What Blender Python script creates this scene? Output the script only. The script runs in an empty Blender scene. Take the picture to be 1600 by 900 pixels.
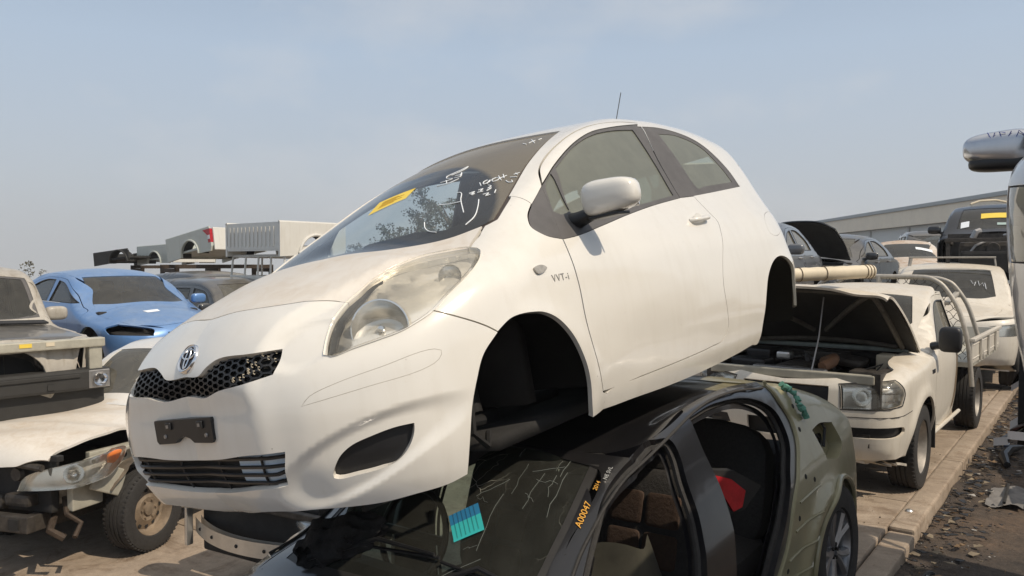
import bpy, bmesh, math, random
import numpy as np
from mathutils import Vector, Matrix
from mathutils.geometry import delaunay_2d_cdt
random.seed(7)
scene = bpy.context.scene
COL = scene.collection
R = math.radians
# ---------------------------------------------------------------- camera
cam = bpy.data.objects.new('camera', bpy.data.cameras.new('camera'))
COL.objects.link(cam); scene.camera = cam
cam.data.sensor_width = 36; cam.data.lens = 36*1230/1600
cam.data.clip_start = .05; cam.data.clip_end = 3000
PITCH = math.atan(40/1230)
cam.location = (0, 0, 1.85); cam.rotation_euler = (R(90)-PITCH, 0, 0)
# ---------------------------------------------------------------- sky and sun
SUN_DIR = Vector((.52, -.37, .77)).normalized()
world = bpy.data.worlds.new('World'); scene.world = world; world.use_nodes = True
wt = world.node_tree; wn = wt.nodes; wn.clear()
wo = wn.new('ShaderNodeOutputWorld'); bg = wn.new('ShaderNodeBackground')
sky = wn.new('ShaderNodeTexSky'); sky.sky_type = 'NISHITA'; sky.sun_disc = False
sky.sun_elevation = math.asin(SUN_DIR.z); sky.sun_rotation = math.atan2(SUN_DIR.x, SUN_DIR.y)
sky.air_density = 1.0; sky.dust_density = 4.0; sky.ozone_density = 1.5; sky.altitude = 50
# smoke haze that greys the sky, with faint pale clouds
tc = wn.new('ShaderNodeTexCoord'); mp = wn.new('ShaderNodeMapping'); mp.inputs['Scale'].default_value = (1.6, 1.6, 3.0)
mp.inputs['Location'].default_value = (.3, .9, .1)
nz = wn.new('ShaderNodeTexNoise'); nz.inputs['Scale'].default_value = 1.9; nz.inputs['Detail'].default_value = 5; nz.inputs['Roughness'].default_value = .55
rp = wn.new('ShaderNodeValToRGB'); rp.color_ramp.elements[0].position = .50; rp.color_ramp.elements[1].position = .70
rp.color_ramp.elements[0].color = (0, 0, 0, 1); rp.color_ramp.elements[1].color = (.5, .5, .5, 1)
sp_ = wn.new('ShaderNodeSeparateXYZ'); hz_ = wn.new('ShaderNodeValToRGB')
wt.links.new(tc.outputs['Generated'], sp_.inputs[0]); wt.links.new(sp_.outputs[2], hz_.inputs[0])
for e_, (p_, c_) in zip([hz_.color_ramp.elements[0], hz_.color_ramp.elements[1], hz_.color_ramp.elements.new(.25), hz_.color_ramp.elements.new(.5)],
    ((0, (.62, .635, .65)), (1, (.14, .22, .36)), (.25, (.515, .62, .75)), (.5, (.27, .37, .52)))): e_.position = p_; e_.color = (*c_, 1)
hx_ = wn.new('ShaderNodeMixRGB'); hx_.blend_type = 'MULTIPLY'; hx_.inputs[0].default_value = 1; hx_.inputs[2].default_value = (10, 10, 10, 1); wt.links.new(hz_.outputs[0], hx_.inputs[1]); hz_ = hx_
mx = wn.new('ShaderNodeMixRGB'); mx.inputs[0].default_value = .80; wt.links.new(hz_.outputs[0], mx.inputs[2])
m2 = wn.new('ShaderNodeMixRGB'); m2.inputs[2].default_value = (6.6, 6.7, 6.9, 1)
wt.links.new(tc.outputs['Generated'], mp.inputs['Vector']); wt.links.new(mp.outputs[0], nz.inputs['Vector'])
wt.links.new(nz.outputs[0], rp.inputs[0]); wt.links.new(rp.outputs[0], m2.inputs[0])
wt.links.new(sky.outputs[0], mx.inputs[1]); wt.links.new(mx.outputs[0], m2.inputs[1])
wt.links.new(m2.outputs[0], bg.inputs[0]); wt.links.new(bg.outputs[0], wo.inputs[0])
bg.inputs[1].default_value = .10
sun = bpy.data.objects.new('sun', bpy.data.lights.new('sun', 'SUN')); COL.objects.link(sun)
sun.data.energy = 3.6; sun.data.angle = R(.6); sun.data.color = (1, .875, .71)
sun.rotation_euler = SUN_DIR.to_track_quat('Z', 'Y').to_euler()
scene.view_settings.view_transform = 'Standard'; scene.view_settings.look = 'None'
scene.view_settings.exposure = 0; scene.view_settings.gamma = 1
# ---------------------------------------------------------------- numeric helpers
def pchip(pts):
    a = np.array(pts, float); X = a[:, 0]; V = a[:, 1]
    h = np.diff(X); d = np.diff(V)/h
    m = np.zeros(len(X))
    m[0] = d[0]; m[-1] = d[-1]
    for i in range(1, len(X)-1):
        if d[i-1]*d[i] > 0:
            w1 = 2*h[i]+h[i-1]; w2 = h[i]+2*h[i-1]
            m[i] = (w1+w2)/(w1/d[i-1]+w2/d[i])
    def f(x):
        x = np.asarray(x, float)
        xc = np.clip(x, X[0], X[-1])
        i = np.clip(np.searchsorted(X, xc)-1, 0, len(X)-2)
        t = (xc-X[i])/h[i]
        r = (1+2*t)*(1-t)**2*V[i]+t*(1-t)**2*h[i]*m[i]+t*t*(3-2*t)*V[i+1]+t*t*(t-1)*h[i]*m[i+1]
        return r+np.where(x < X[0], (x-X[0])*m[0], 0)+np.where(x > X[-1], (x-X[-1])*m[-1], 0)
    a0, a1 = X[0]-2.5, X[-1]+2.5; n = int((a1-a0)/.0004)+1
    tab = f(np.linspace(a0, a1, n)); k = (n-1)/(a1-a0)
    def g(x):
        q = np.clip((np.asarray(x, float)-a0)*k, 0, n-1.001); i = q.astype(np.int64); q = q-i
        return tab[i]*(1-q)+tab[i+1]*q
    return g

def smax(a, b, k):
    return np.maximum(a, b)+np.maximum(k-np.abs(a-b), 0)**2/(4*k)

def sstep(a, b, x):
    t = np.clip((x-a)/(b-a), 0, 1); return t*t*(3-2*t)

class Body:
    """A car body as a rounded solid: x runs back from the nose, y>0 is the side described, z up."""
    def __init__(s, top, drop, sec, plan, front, nose, rear, tail, ktop=((0, .08), (5, .08)), kf=.09, kb=.12,
                 bot=((0, .16), (5, .16)), bumps=(), xa=.8, xb=2.9):
        s.T0 = pchip(top); s.C = pchip(drop); s.S = pchip(sec); s.W = pchip(plan)
        s.Fr = pchip(front); s.N = pchip(nose); s.Re = pchip(rear); s.Ta = pchip(tail)
        s.kt = pchip(ktop); s.kf = kf; s.kb = kb; s.B = pchip(bot); s.bumps = bumps; s.xa = xa; s.xb = xb
    def F(s, x, y, z):
        y = np.abs(y)
        a = smax(s.Fr(z)+s.N(y)-x, y-s.W(x)*s.S(z), s.kf)
        a = smax(a, x-s.Re(z)+s.Ta(y), s.kb)
        a = smax(a, z-s.T0(x)+s.C(x)*y*y, s.kt(x))
        a = smax(a, s.B(x)-z, .03)
        for b in s.bumps: a = a+b(x, y, z)
        return a
    def chart_ray(s, ch, u, v):
        u = np.asarray(u, float); v = np.asarray(v, float); o = np.zeros_like(u)
        if ch == 'top':
            return np.stack([u, v, o+.3], -1), np.stack([o, o, o+1], -1)
        sg = np.where(u < 0, -1.0, 1.0); u = np.abs(u)
        al = np.clip(u/s.xa, 0, 1)*np.pi/2
        L = s.xb
        be = np.clip((u-L)/.8, 0, 1.0)*np.pi/2
        ox = np.where(u < s.xa, s.xa, np.clip(u, s.xa, L))
        dx = -np.cos(al)+np.sin(be); dy = sg*np.where(u > L, np.cos(be), np.sin(al))
        return np.stack([ox, o, v], -1), np.stack([dx, dy, o], -1)
    def solve(s, ch, u, v):
        O, D = s.chart_ray(ch, u, v)
        ts = np.linspace(1.8 if ch == 'top' else 1.5, 0.0, 46)
        P = O[:, None]+D[:, None]*ts[None, :, None]
        f = s.F(P[..., 0], P[..., 1], P[..., 2])
        ins = f < 0
        i = np.where(ins.any(1), ins.argmax(1), np.argmin(f, 1)); i = np.maximum(i, 1)
        hi = ts[i-1]; lo = ts[i]
        for _ in range(17):
            m = (hi+lo)/2; Q = O+D*m[:, None]
            g = s.F(Q[:, 0], Q[:, 1], Q[:, 2]) < 0
            lo = np.where(g, m, lo); hi = np.where(g, hi, m)
        return O+D*((hi+lo)/2)[:, None]
    def normal(s, P):
        e = 2e-3; G = []
        for k in range(3):
            a = P.copy(); b = P.copy(); a[:, k] += e; b[:, k] -= e
            G.append(s.F(*a.T)-s.F(*b.T))
        G = np.stack(G, -1); return G/np.maximum(np.linalg.norm(G, axis=1, keepdims=True), 1e-9)
    def to_chart(s, ch, P):
        P = np.asarray(P, float)
        if ch == 'top': return P[:, 0], P[:, 1]
        x, y, z = P.T
        al = np.arctan2(y, np.maximum(s.xa-x, 0)); be = np.arctan2(np.maximum(x-s.xb, 0), y)
        u = np.where(x < s.xa, al/(np.pi/2)*s.xa, np.where(x > s.xb, s.xb+be/(np.pi/2)*.8, x))
        return u, z

def spline(pts, step=.01, closed=True):
    """pts: (u, v[, 1]); a third element marks a corner. Catmull-Rom between corners, resampled."""
    n = len(pts); out = []
    P = [np.array(p[:2], float) for p in pts]; K = [len(p) > 2 and p[2] for p in pts]
    rng = range(n if closed else n-1)
    for i in rng:
        a, b = P[i], P[(i+1) % n]
        pa = P[i-1] if (closed or i > 0) and not K[i] else 2*a-b
        pb = P[(i+2) % n] if (closed or i+2 < n) and not K[(i+1) % n] else 2*b-a
        L = np.linalg.norm(b-a); m = max(1, int(round(L/step)))
        d0 = np.linalg.norm(a-pa)+1e-9; d1 = L+1e-9; d2 = np.linalg.norm(pb-b)+1e-9
        m0 = ((a-pa)/d0*d1+(b-a))/2; m1 = ((b-a)+(pb-b)/d2*d1)/2
        if K[i]: m0 = (b-a)*1.0
        if K[(i+1) % n]: m1 = (b-a)*1.0
        for k in range(m):
            t = k/m
            out.append((1+2*t)*(1-t)**2*a+t*(1-t)**2*m0+t*t*(3-2*t)*b+t*t*(t-1)*m1)
    if not closed: out.append(P[-1])
    return np.array(out)

def inpoly(pts, poly):
    x, y = pts[:, 0], pts[:, 1]; c = np.zeros(len(pts), bool)
    a = poly; b = np.roll(poly, -1, 0)
    for (x1, y1), (x2, y2) in zip(a, b):
        if y1 == y2: continue
        m = ((y1 > y) != (y2 > y)) & (x < (x2-x1)*(y-y1)/(y2-y1)+x1)
        c ^= m
    return c

def offset_poly(p, g):
    """move a closed polyline inwards by g"""
    area = .5*np.sum(p[:, 0]*np.roll(p[:, 1], -1)-np.roll(p[:, 0], -1)*p[:, 1])
    t = np.roll(p, -1, 0)-np.roll(p, 1, 0)
    n = np.stack([-t[:, 1], t[:, 0]], -1); n /= np.maximum(np.linalg.norm(n, axis=1, keepdims=True), 1e-9)
    return p+n*g*(1 if area > 0 else -1)
# ---------------------------------------------------------------- scene helpers
def link(o, parent=None):
    COL.objects.link(o)
    if parent is not None: o.parent = parent
    return o
def tag(o, label=None, cat=None, group=None, kind=None):
    if label: o['label'] = label
    if cat: o['category'] = cat
    if group: o['group'] = group
    if kind: o['kind'] = kind
    return o
def thing(name, label, cat, loc=(0, 0, 0), rz=0, group=None, mat=None):
    o = bpy.data.objects.new(name, None); o.empty_display_size = .1; COL.objects.link(o)
    if mat is not None: o.matrix_world = mat
    else: o.location = loc; o.rotation_euler = (0, 0, rz)
    return tag(o, label, cat, group)

class MB:
    """collects geometry for one mesh object"""
    def __init__(s): s.V = []; s.F = []; s.N = []; s.M = []; s.sm = []; s.n = 0
    def add(s, V, F, N=None, m=0, smooth=True):
        V = np.asarray(V, float).reshape(-1, 3)
        s.V.append(V); s.F += [tuple(int(i)+s.n for i in f) for f in F]; s.M += [m]*len(F); s.sm += [smooth]*len(F)
        s.N.append(np.asarray(N, float) if N is not None else np.zeros_like(V)); s.n += len(V); return s
    def box(s, c, size, rot=None, bev=0, m=0):
        x, y, z = [k/2 for k in size]
        if bev <= 0:
            V = np.array([[a*x, b*y, d*z] for a in (-1, 1) for b in (-1, 1) for d in (-1, 1)])
            F = [(0, 1, 3, 2), (4, 6, 7, 5), (0, 4, 5, 1), (2, 3, 7, 6), (0, 2, 6, 4), (1, 5, 7, 3)]
        else:
            bm = bmesh.new(); bmesh.ops.create_cube(bm, size=1)
            for v in bm.verts: v.co = Vector((v.co.x*2*x, v.co.y*2*y, v.co.z*2*z))
            bmesh.ops.bevel(bm, geom=bm.edges[:], offset=min(bev, x*.95, y*.95, z*.95), segments=2, affect='EDGES', profile=.6)
            bm.verts.index_update(); V = np.array([v.co[:] for v in bm.verts]); F = [[v.index for v in f.verts] for f in bm.faces]; bm.free()
        if rot is not None: V = V @ np.array(rot.to_matrix() if hasattr(rot, 'to_matrix') else rot).T
        return s.add(V+np.array(c), F, m=m, smooth=False)
    def tube(s, pts, r, n=8, m=0, cap=True, closed=False):
        P = [Vector(p) for p in pts]; k = len(P); rr = r if isinstance(r, (list, tuple)) else [r]*k
        up = None; V = []; F = []
        for i, p in enumerate(P):
            t = (P[(i+1) % k]-P[i-1]) if closed else (P[min(i+1, k-1)]-P[max(i-1, 0)])
            t.normalize()
            if up is None: up = t.orthogonal().normalized()
            up = (up-t*up.dot(t)); up = up.normalized() if up.length > 1e-6 else t.orthogonal().normalized()
            q = t.cross(up)
            for j in range(n):
                a = 2*math.pi*j/n; V.append(p+(up*math.cos(a)+q*math.sin(a))*rr[i])
        for i in range(k if closed else k-1):
            for j in range(n):
                a = i*n+j; b = i*n+(j+1) % n; c = ((i+1) % k)*n+(j+1) % n; d = ((i+1) % k)*n+j
                F.append((a, b, c, d))
        if cap and not closed: F.append(tuple(range(n-1, -1, -1))); F.append(tuple((k-1)*n+j for j in range(n)))
        return s.add([v[:] for v in V], F, m=m)
    def lathe(s, prof, n=32, axis='y', c=(0, 0, 0), m=0, cap=False):
        """prof: (radius, along)"""
        V = []; F = []; k = len(prof)
        for (r, h) in prof:
            for j in range(n):
                a = 2*math.pi*j/n; u, w = r*math.cos(a), r*math.sin(a)
                V.append({'y': (u, h, w), 'z': (u, w, h), 'x': (h, u, w)}[axis])
        for i in range(k-1):
            for j in range(n):
                F.append((i*n+j, i*n+(j+1) % n, (i+1)*n+(j+1) % n, (i+1)*n+j))
        if cap: F.append(tuple(range(n))); F.append(tuple((k-1)*n+j for j in range(n))[::-1])
        return s.add(np.array(V)+np.array(c), F, m=m)
    def prism(s, poly, h0, h1, axis='y', m=0, M=None, smooth=False):
        """poly in 2D extruded; axis y: poly is (x,z); z: (x,y); x: (y,z)"""
        P = np.asarray(poly, float); n = len(P)
        tri = [list(t) for t in tri2d(P)[1]]; Q = tri2d(P)[0]
        def up(a, h): return np.stack({'y': (a[:, 0], a[:, 0]*0+h, a[:, 1]), 'z': (a[:, 0], a[:, 1], a[:, 0]*0+h), 'x': (a[:, 0]*0+h, a[:, 0], a[:, 1])}[axis], -1)
        V = np.r_[up(Q, h0), up(Q, h1), up(P, h0), up(P, h1)]; q = len(Q)
        F = [tuple(t) for t in tri]+[tuple(i+q for i in t[::-1]) for t in tri]+[(2*q+i, 2*q+(i+1) % n, 2*q+n+(i+1) % n, 2*q+n+i) for i in range(n)]
        if M is not None: V = V @ np.array(M.to_3x3()).T+np.array(M.translation)
        return s.add(V, F, m=m, smooth=smooth)
    def grid(s, P, m=0, closed_u=False, closed_v=False):
        """P: (a, b, 3)"""
        a, b = P.shape[:2]; F = []
        for i in range(a if closed_u else a-1):
            for j in range(b if closed_v else b-1):
                F.append((i*b+j, ((i+1) % a)*b+j, ((i+1) % a)*b+(j+1) % b, i*b+(j+1) % b))
        return s.add(P.reshape(-1, 3), F, m=m)
    def build(s, name, mats, parent=None, shade=None, recalc=True):
        me = bpy.data.meshes.new(name)
        V = np.concatenate(s.V); N = np.concatenate(s.N)
        me.from_pydata(V.tolist(), [], s.F)
        for mt in (mats if isinstance(mats, (list, tuple)) else [mats]): me.materials.append(mt)
        me.polygons.foreach_set('material_index', s.M)
        sm = s.sm if shade is None else [shade]*len(s.F)
        me.polygons.foreach_set('use_smooth', sm); me.update()
        has = np.linalg.norm(N, axis=1) > .5
        if has.any():
            me.update(); vn = np.array([v.normal[:] for v in me.vertices])
            me.normals_split_custom_set_from_vertices(np.where(has[:, None], N, vn).tolist())
        elif recalc:
            bm = bmesh.new(); bm.from_mesh(me); bmesh.ops.recalc_face_normals(bm, faces=bm.faces[:])
            if any(sm):
                for e in bm.edges:
                    if len(e.link_faces) == 2 and e.calc_face_angle(0) > R(38): e.smooth = False
            bm.to_mesh(me); bm.free()
        return link(bpy.data.objects.new(name, me), parent)

def tri2d(P, extra=None, holes=()):
    """constrained triangulation of the inside of a loop (minus holes). returns verts, tris"""
    loops = [np.asarray(P, float)]+[np.asarray(h, float) for h in holes]
    V = np.concatenate(loops+([extra] if extra is not None and len(extra) else [])); E = []; o = 0
    for l in loops:
        n = len(l); E += [(o+i, o+(i+1) % n) for i in range(n)]; o += n
    r = delaunay_2d_cdt([Vector(v) for v in V.tolist()], E, [], 0, 1e-7)
    Q = np.array([v[:] for v in r[0]]); T = np.array([f[:] for f in r[2]])
    c = Q[T].mean(1); k = inpoly(c, loops[0])
    for h in loops[1:]: k &= ~inpoly(c, h)
    return Q, T[k]

def near_loop(pts, loop, d):
    out = np.zeros(len(pts), bool)
    for i in range(0, len(loop)): out |= ((pts-loop[i])**2).sum(1) < d*d
    return out

def panel(body, mb, ch, poly, holes=(), grid=.02, gap=.0016, flange=.012, off=0, half=False, m=0, step=.01, side=1, aspect=1.0):
    """adds a piece of the body's skin to mb: poly outlines it in the chart; off>0 sinks it."""
    if half:
        a = 0 if ch == 'w' else 1
        def full(p):
            if min(abs(q[a]) for q in p) > 1e-6: return [p, [tuple(-v if i == a else v for i, v in enumerate(q)) for q in p][::-1]]
            k = [abs(q[a]) < 1e-6 for q in p]; st = next(i for i in range(len(p)) if k[i-1] and k[i]) if sum(k) > 1 else 0
            p = p[st:]+p[:st]     # p[0] and p[-1] lie on the centre line
            c = lambda q: tuple(q[:2])      # no corner on the centre
            p = [c(p[0])]+list(p[1:-1])+[c(p[-1])]
            return [p+[tuple(-v if i == a else v for i, v in enumerate(q)) for q in p[1:-1][::-1]]]
        poly = full(poly)[0]; holes = [h2 for h in holes for h2 in full(h)]
    L = spline(poly, step)
    if gap: L = offset_poly(L, gap)
    H = [offset_poly(spline(h, step), -gap) for h in holes]
    lo, hi = L.min(0), L.max(0)
    gx = np.arange(lo[0]+grid*.5, hi[0], grid); gy = np.arange(lo[1]+grid*.5, hi[1], grid*aspect)
    G = np.array([(x+(grid*.5 if j % 2 else 0), y) for j, y in enumerate(gy) for x in gx])
    if len(G):
        k = inpoly(G, L)
        for h in H: k &= ~inpoly(G, h)
        for l in [L]+H: k &= ~near_loop(G, l, grid*.45)
        G = G[k]
    Q, T = tri2d(L, G, H)
    P = body.solve(ch, Q[:, 0], Q[:, 1]); N = body.normal(P); P = P-N*off
    # edge flanges
    cnt = {}
    for t in T:
        for i in range(3):
            e = (t[i], t[(i+1) % 3]); cnt[tuple(sorted(e))] = cnt.get(tuple(sorted(e)), 0)+1
    FE = []
    for t in T:
        for i in range(3):
            e = (t[i], t[(i+1) % 3])
            if cnt[tuple(sorted(e))] == 1: FE.append(e)
    for sgn in (side,):
        S = np.array([1, sgn, 1.0]); tris = T if sgn == -1 else T[:, ::-1]
        # orientation from the normal
        t0 = tris[0]; 
        nn = np.cross(P[tris[:, 1]]*S-P[tris[:, 0]]*S, P[tris[:, 2]]*S-P[tris[:, 0]]*S)
        if (nn*(N*S)[tris[:, 0]]).sum() < 0: tris = tris[:, ::-1]
        mb.add(P*S, tris.tolist(), N*S, m)
        if flange and FE:
            o = P*S; i = o-N*S*flange; n = len(P)
            V = []; F = []
            for e0, e1 in FE:
                b = len(V); V += [o[e0], o[e1], i[e1], i[e0]]; F.append((b, b+1, b+2, b+3))
            mb.add(V, F, None, m, smooth=False)
    return mb

def mesh_text(txt, size, mat, parent, name, M, ext=.0008, sx=1, shear=0, sp=1.0):
    cu = bpy.data.curves.new(name, 'FONT'); cu.body = txt; cu.size = size; cu.extrude = ext; cu.align_x = 'CENTER'; cu.align_y = 'CENTER'; cu.shear = shear; cu.space_character = sp
    tmp = bpy.data.objects.new('tmp', cu); COL.objects.link(tmp); bpy.context.view_layer.update()
    me = bpy.data.meshes.new_from_object(tmp); bpy.data.objects.remove(tmp)
    me.transform(Matrix.Diagonal((sx, 1, 1, 1))); me.materials.clear(); me.materials.append(mat)
    o = link(bpy.data.objects.new(name, me), parent); o.matrix_local = M; return o
def superell(c, s, e1=.55, e2=.55, n=28, rot=None, taper=None):
    u = np.linspace(-np.pi/2, np.pi/2, n//2+1); v = np.linspace(-np.pi, np.pi, n+1)[:-1]
    sg = lambda a, p: np.sign(a)*np.abs(a)**p
    U, V = np.meshgrid(u, v, indexing='ij')
    P = np.stack([s[0]*sg(np.cos(U), e1)*sg(np.cos(V), e2), s[1]*sg(np.cos(U), e1)*sg(np.sin(V), e2), s[2]*sg(np.sin(U), e1)], -1)
    if taper: P = taper(P)
    if rot is not None: P = P@np.array(rot).T
    return P+np.array(c)
# ---------------------------------------------------------------- materials
def new_mat(name):
    m = bpy.data.materials.new(name); m.use_nodes = True
    return m, m.node_tree, m.node_tree.nodes['Principled BSDF']
def N_(t, kind, **kw):
    n = t.nodes.new(kind)
    for k, v in kw.items(): setattr(n, k, v)
    return n
def noise(t, scale, detail=4, rough=.6, coord='Object', sc=(1, 1, 1), dist=0):
    tc = N_(t, 'ShaderNodeTexCoord'); mp = N_(t, 'ShaderNodeMapping'); mp.inputs['Scale'].default_value = sc
    n = N_(t, 'ShaderNodeTexNoise'); n.inputs['Scale'].default_value = scale; n.inputs['Detail'].default_value = detail
    n.inputs['Roughness'].default_value = rough; n.inputs['Distortion'].default_value = dist
    t.links.new(tc.outputs[coord], mp.inputs[0]); t.links.new(mp.outputs[0], n.inputs['Vector']); return n
def ramp(t, src, stops):
    r = N_(t, 'ShaderNodeValToRGB'); el = r.color_ramp.elements
    while len(el) < len(stops): el.new(.5)
    for e, (p, c) in zip(el, stops): e.position = p; e.color = (*c, 1) if len(c) == 3 else c
    t.links.new(src, r.inputs[0]); return r
def mixc(t, f, a, b, mode='MIX'):
    n = N_(t, 'ShaderNodeMixRGB', blend_type=mode)
    for i, v in ((0, f), (1, a), (2, b)):
        if isinstance(v, (int, float)): n.inputs[i].default_value = v
        elif isinstance(v, tuple): n.inputs[i].default_value = (*v, 1)
        else: t.links.new(v, n.inputs[i])
    return n
def paint(name, col, dust=(.42, .33, .23), top=.55, side=.12, rough=.22, metal=0, coat=.6, spots=.4, side_rough=None, streak=.10, chips=.6):
    """car paint with road dust settled on upward faces and a thin film elsewhere"""
    m, t, b = new_mat(name)
    geo = N_(t, 'ShaderNodeNewGeometry'); sep = N_(t, 'ShaderNodeSeparateXYZ'); t.links.new(geo.outputs['Normal'], sep.inputs[0])
    up = N_(t, 'ShaderNodeMapRange'); up.inputs[1].default_value = .45; up.inputs[2].default_value = 1.0; up.inputs[3].default_value = side; up.inputs[4].default_value = top
    t.links.new(sep.outputs[2], up.inputs[0])
    n1 = noise(t, 2.2, 6, .65); n2 = noise(t, 60, 3, .7); n3 = noise(t, 9, 5, .7, dist=1.5)
    r1 = ramp(t, n1.outputs[0], [(.3, (.45,)*3), (.7, (1.2,)*3)]); r3 = ramp(t, n3.outputs[0], [(.42, (.8,)*3), (.62, (1.15,)*3)])
    f = mixc(t, 1, r1.outputs[0], r3.outputs[0], 'MULTIPLY'); f2 = mixc(t, 1, f.outputs[0], up.outputs[0], 'MULTIPLY')
    sp = ramp(t, n2.outputs[0], [(.66, (0,)*3), (.75, (spots,)*3)])
    f3 = mixc(t, .5, f2.outputs[0], sp.outputs[0], 'ADD')
    c = mixc(t, f3.outputs[0], col, dust)
    t.links.new(c.outputs[0], b.inputs['Base Color'])
    rr = N_(t, 'ShaderNodeMapRange'); rr.inputs[3].default_value = rough; rr.inputs[4].default_value = .75
    t.links.new(f3.outputs[0], rr.inputs[0]); t.links.new(rr.outputs[0], b.inputs['Roughness'])
    b.inputs['Metallic'].default_value = metal; b.inputs['Coat Weight'].default_value = coat; b.inputs['Coat Roughness'].default_value = .06 if side_rough is None else side_rough
    # faint run-off streaks, stone chips and slightly wavy metal
    ns = noise(t, 5, 5, .6, sc=(3.5, 3.5, .35)); rs = ramp(t, ns.outputs[0], [(.50, (1,)*3), (.72, (1-streak, 1-streak*1.15, 1-streak*1.4))])
    tcv = N_(t, 'ShaderNodeTexCoord'); vo = N_(t, 'ShaderNodeTexVoronoi'); vo.inputs['Scale'].default_value = 11; t.links.new(tcv.outputs['Object'], vo.inputs['Vector'])
    rv = ramp(t, vo.outputs['Distance'], [(.018, (.22, .18, .14)), (.030, (1,)*3)])
    c2 = mixc(t, 1, c.outputs[0], rs.outputs[0], 'MULTIPLY'); c2 = mixc(t, chips, c2.outputs[0], rv.outputs[0], 'MULTIPLY'); t.links.new(c2.outputs[0], b.inputs['Base Color'])
    nb = noise(t, 3.2, 2, .5); bp = N_(t, 'ShaderNodeBump'); bp.inputs['Strength'].default_value = .35; bp.inputs['Distance'].default_value = .012; t.links.new(nb.outputs[0], bp.inputs['Height'])
    t.links.new(bp.outputs[0], b.inputs['Normal']); t.links.new(bp.outputs[0], b.inputs['Coat Normal'])
    inv = N_(t, 'ShaderNodeMath', operation='MULTIPLY_ADD'); t.links.new(f3.outputs[0], inv.inputs[0]); inv.inputs[1].default_value = -1.2*coat; inv.inputs[2].default_value = coat; inv.use_clamp = True
    t.links.new(inv.outputs[0], b.inputs['Coat Weight'])
    return m
def plain(name, col, rough=.6, metal=0, var=.25, scale=12, bump=0, spec=.5):
    m, t, b = new_mat(name); n = noise(t, scale, 5, .65)
    r = ramp(t, n.outputs[0], [(.25, tuple(c*(1-var) for c in col)), (.75, tuple(min(1, c*(1+var)) for c in col))])
    t.links.new(r.outputs[0], b.inputs['Base Color']); b.inputs['Roughness'].default_value = rough; b.inputs['Metallic'].default_value = metal
    b.inputs['Specular IOR Level'].default_value = spec
    if bump:
        bp = N_(t, 'ShaderNodeBump'); bp.inputs['Strength'].default_value = bump; bp.inputs['Distance'].default_value = .02
        t.links.new(n.outputs[0], bp.inputs['Height']); t.links.new(bp.outputs[0], b.inputs['Normal'])
    return m
def glass(name, tint=(.55, .65, .62), dust=.12, dcol=(.38, .33, .25), wiper=None, refl=1.0, ior=1.5, dvar=.5):
    """single sheet of car glass: tinted see-through + mirror reflection + a film of dust"""
    m, t, b = new_mat(name); t.nodes.remove(b); out = t.nodes['Material Output']
    tr = N_(t, 'ShaderNodeBsdfTransparent'); tr.inputs[0].default_value = (*tint, 1)
    gl = N_(t, 'ShaderNodeBsdfGlossy'); gl.inputs['Roughness'].default_value = .015; gl.inputs[0].default_value = (refl, refl, refl, 1)
    fr = N_(t, 'ShaderNodeFresnel'); fr.inputs[0].default_value = ior
    m1 = N_(t, 'ShaderNodeMixShader'); t.links.new(fr.outputs[0], m1.inputs[0]); t.links.new(tr.outputs[0], m1.inputs[1]); t.links.new(gl.outputs[0], m1.inputs[2])
    df = N_(t, 'ShaderNodeBsdfDiffuse'); df.inputs[0].default_value = (*dcol, 1)
    n = noise(t, 7, 6, .7, dist=.6); r = ramp(t, n.outputs[0], [(.2, (dust*(1-dvar),)*3), (.8, (min(1, dust*(1+dvar)),)*3)])
    fac = r.outputs[0]
    if wiper: fac = wiper(t, fac)
    m2 = N_(t, 'ShaderNodeMixShader'); t.links.new(fac, m2.inputs[0]); t.links.new(m1.outputs[0], m2.inputs[1]); t.links.new(df.outputs[0], m2.inputs[2])
    t.links.new(m2.outputs[0], out.inputs[0]); return m
MAT = {}
MAT['white'] = paint('white_paint', (.74, .715, .655), top=.22, side=.03, rough=.16, streak=.04, coat=.8)
MAT['white_bonnet'] = paint('dusty_bonnet_paint', (.74, .71, .65), streak=.03, dust=(.46, .38, .29), top=.72, side=.15, rough=.3, coat=.5)
MAT['gloss'] = plain('gloss_black', (.012, .012, .014), .08)
MAT['badge_grey'] = plain('badge_silver', (.33, .32, .30), .35, .3)
MAT['marker_lens'] = plain('clear_marker_lens', (.42, .39, .34), .1, .3, var=.3, scale=60)
MAT['black_plastic'] = plain('black_plastic', (.013, .013, .014), .42, var=.3)
MAT['trim'] = plain('dusty_black_trim', (.085, .08, .078), .6, var=.2)
MAT['dtrim'] = plain('black_trim', (.03, .028, .026), .5, var=.2)
MAT['dark'] = plain('dark_underbody', (.016, .015, .014), .8, var=.5, scale=6, bump=.3)
MAT['rubber'] = plain('rubber', (.028, .026, .024), .8, var=.3, scale=40, bump=.2)
MAT['chrome'] = plain('chrome', (.75, .75, .76), .12, 1, var=.05)
MAT['steel'] = plain('dull_steel', (.32, .31, .30), .45, .8, var=.3, scale=8)
MAT['seat'] = plain('seat_cloth', (.045, .042, .04), .95, var=.25, scale=80, bump=.3)
MAT['cabin'] = plain('cabin_plastic', (.07, .068, .062), .8, var=.2)
MAT['yellow'] = plain('yellow_paper', (.80, .58, .08), .7, var=.06)
MAT['chalk'] = plain('white_marker', (.75, .78, .80), .8, var=.1)
MAT['red_lens'] = plain('red_lens', (.35, .01, .015), .12, var=.1)
MAT['lampglass'] = glass('lamp_glass', (.98, .97, .94), dust=.05, dcol=(.85, .78, .62), dvar=.9)
MAT['reflector'] = plain('lamp_reflector', (.80, .79, .76), .16, .9, var=.08)
MAT['amber'] = plain('amber_lens', (.85, .22, .02), .15, var=.1)
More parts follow.
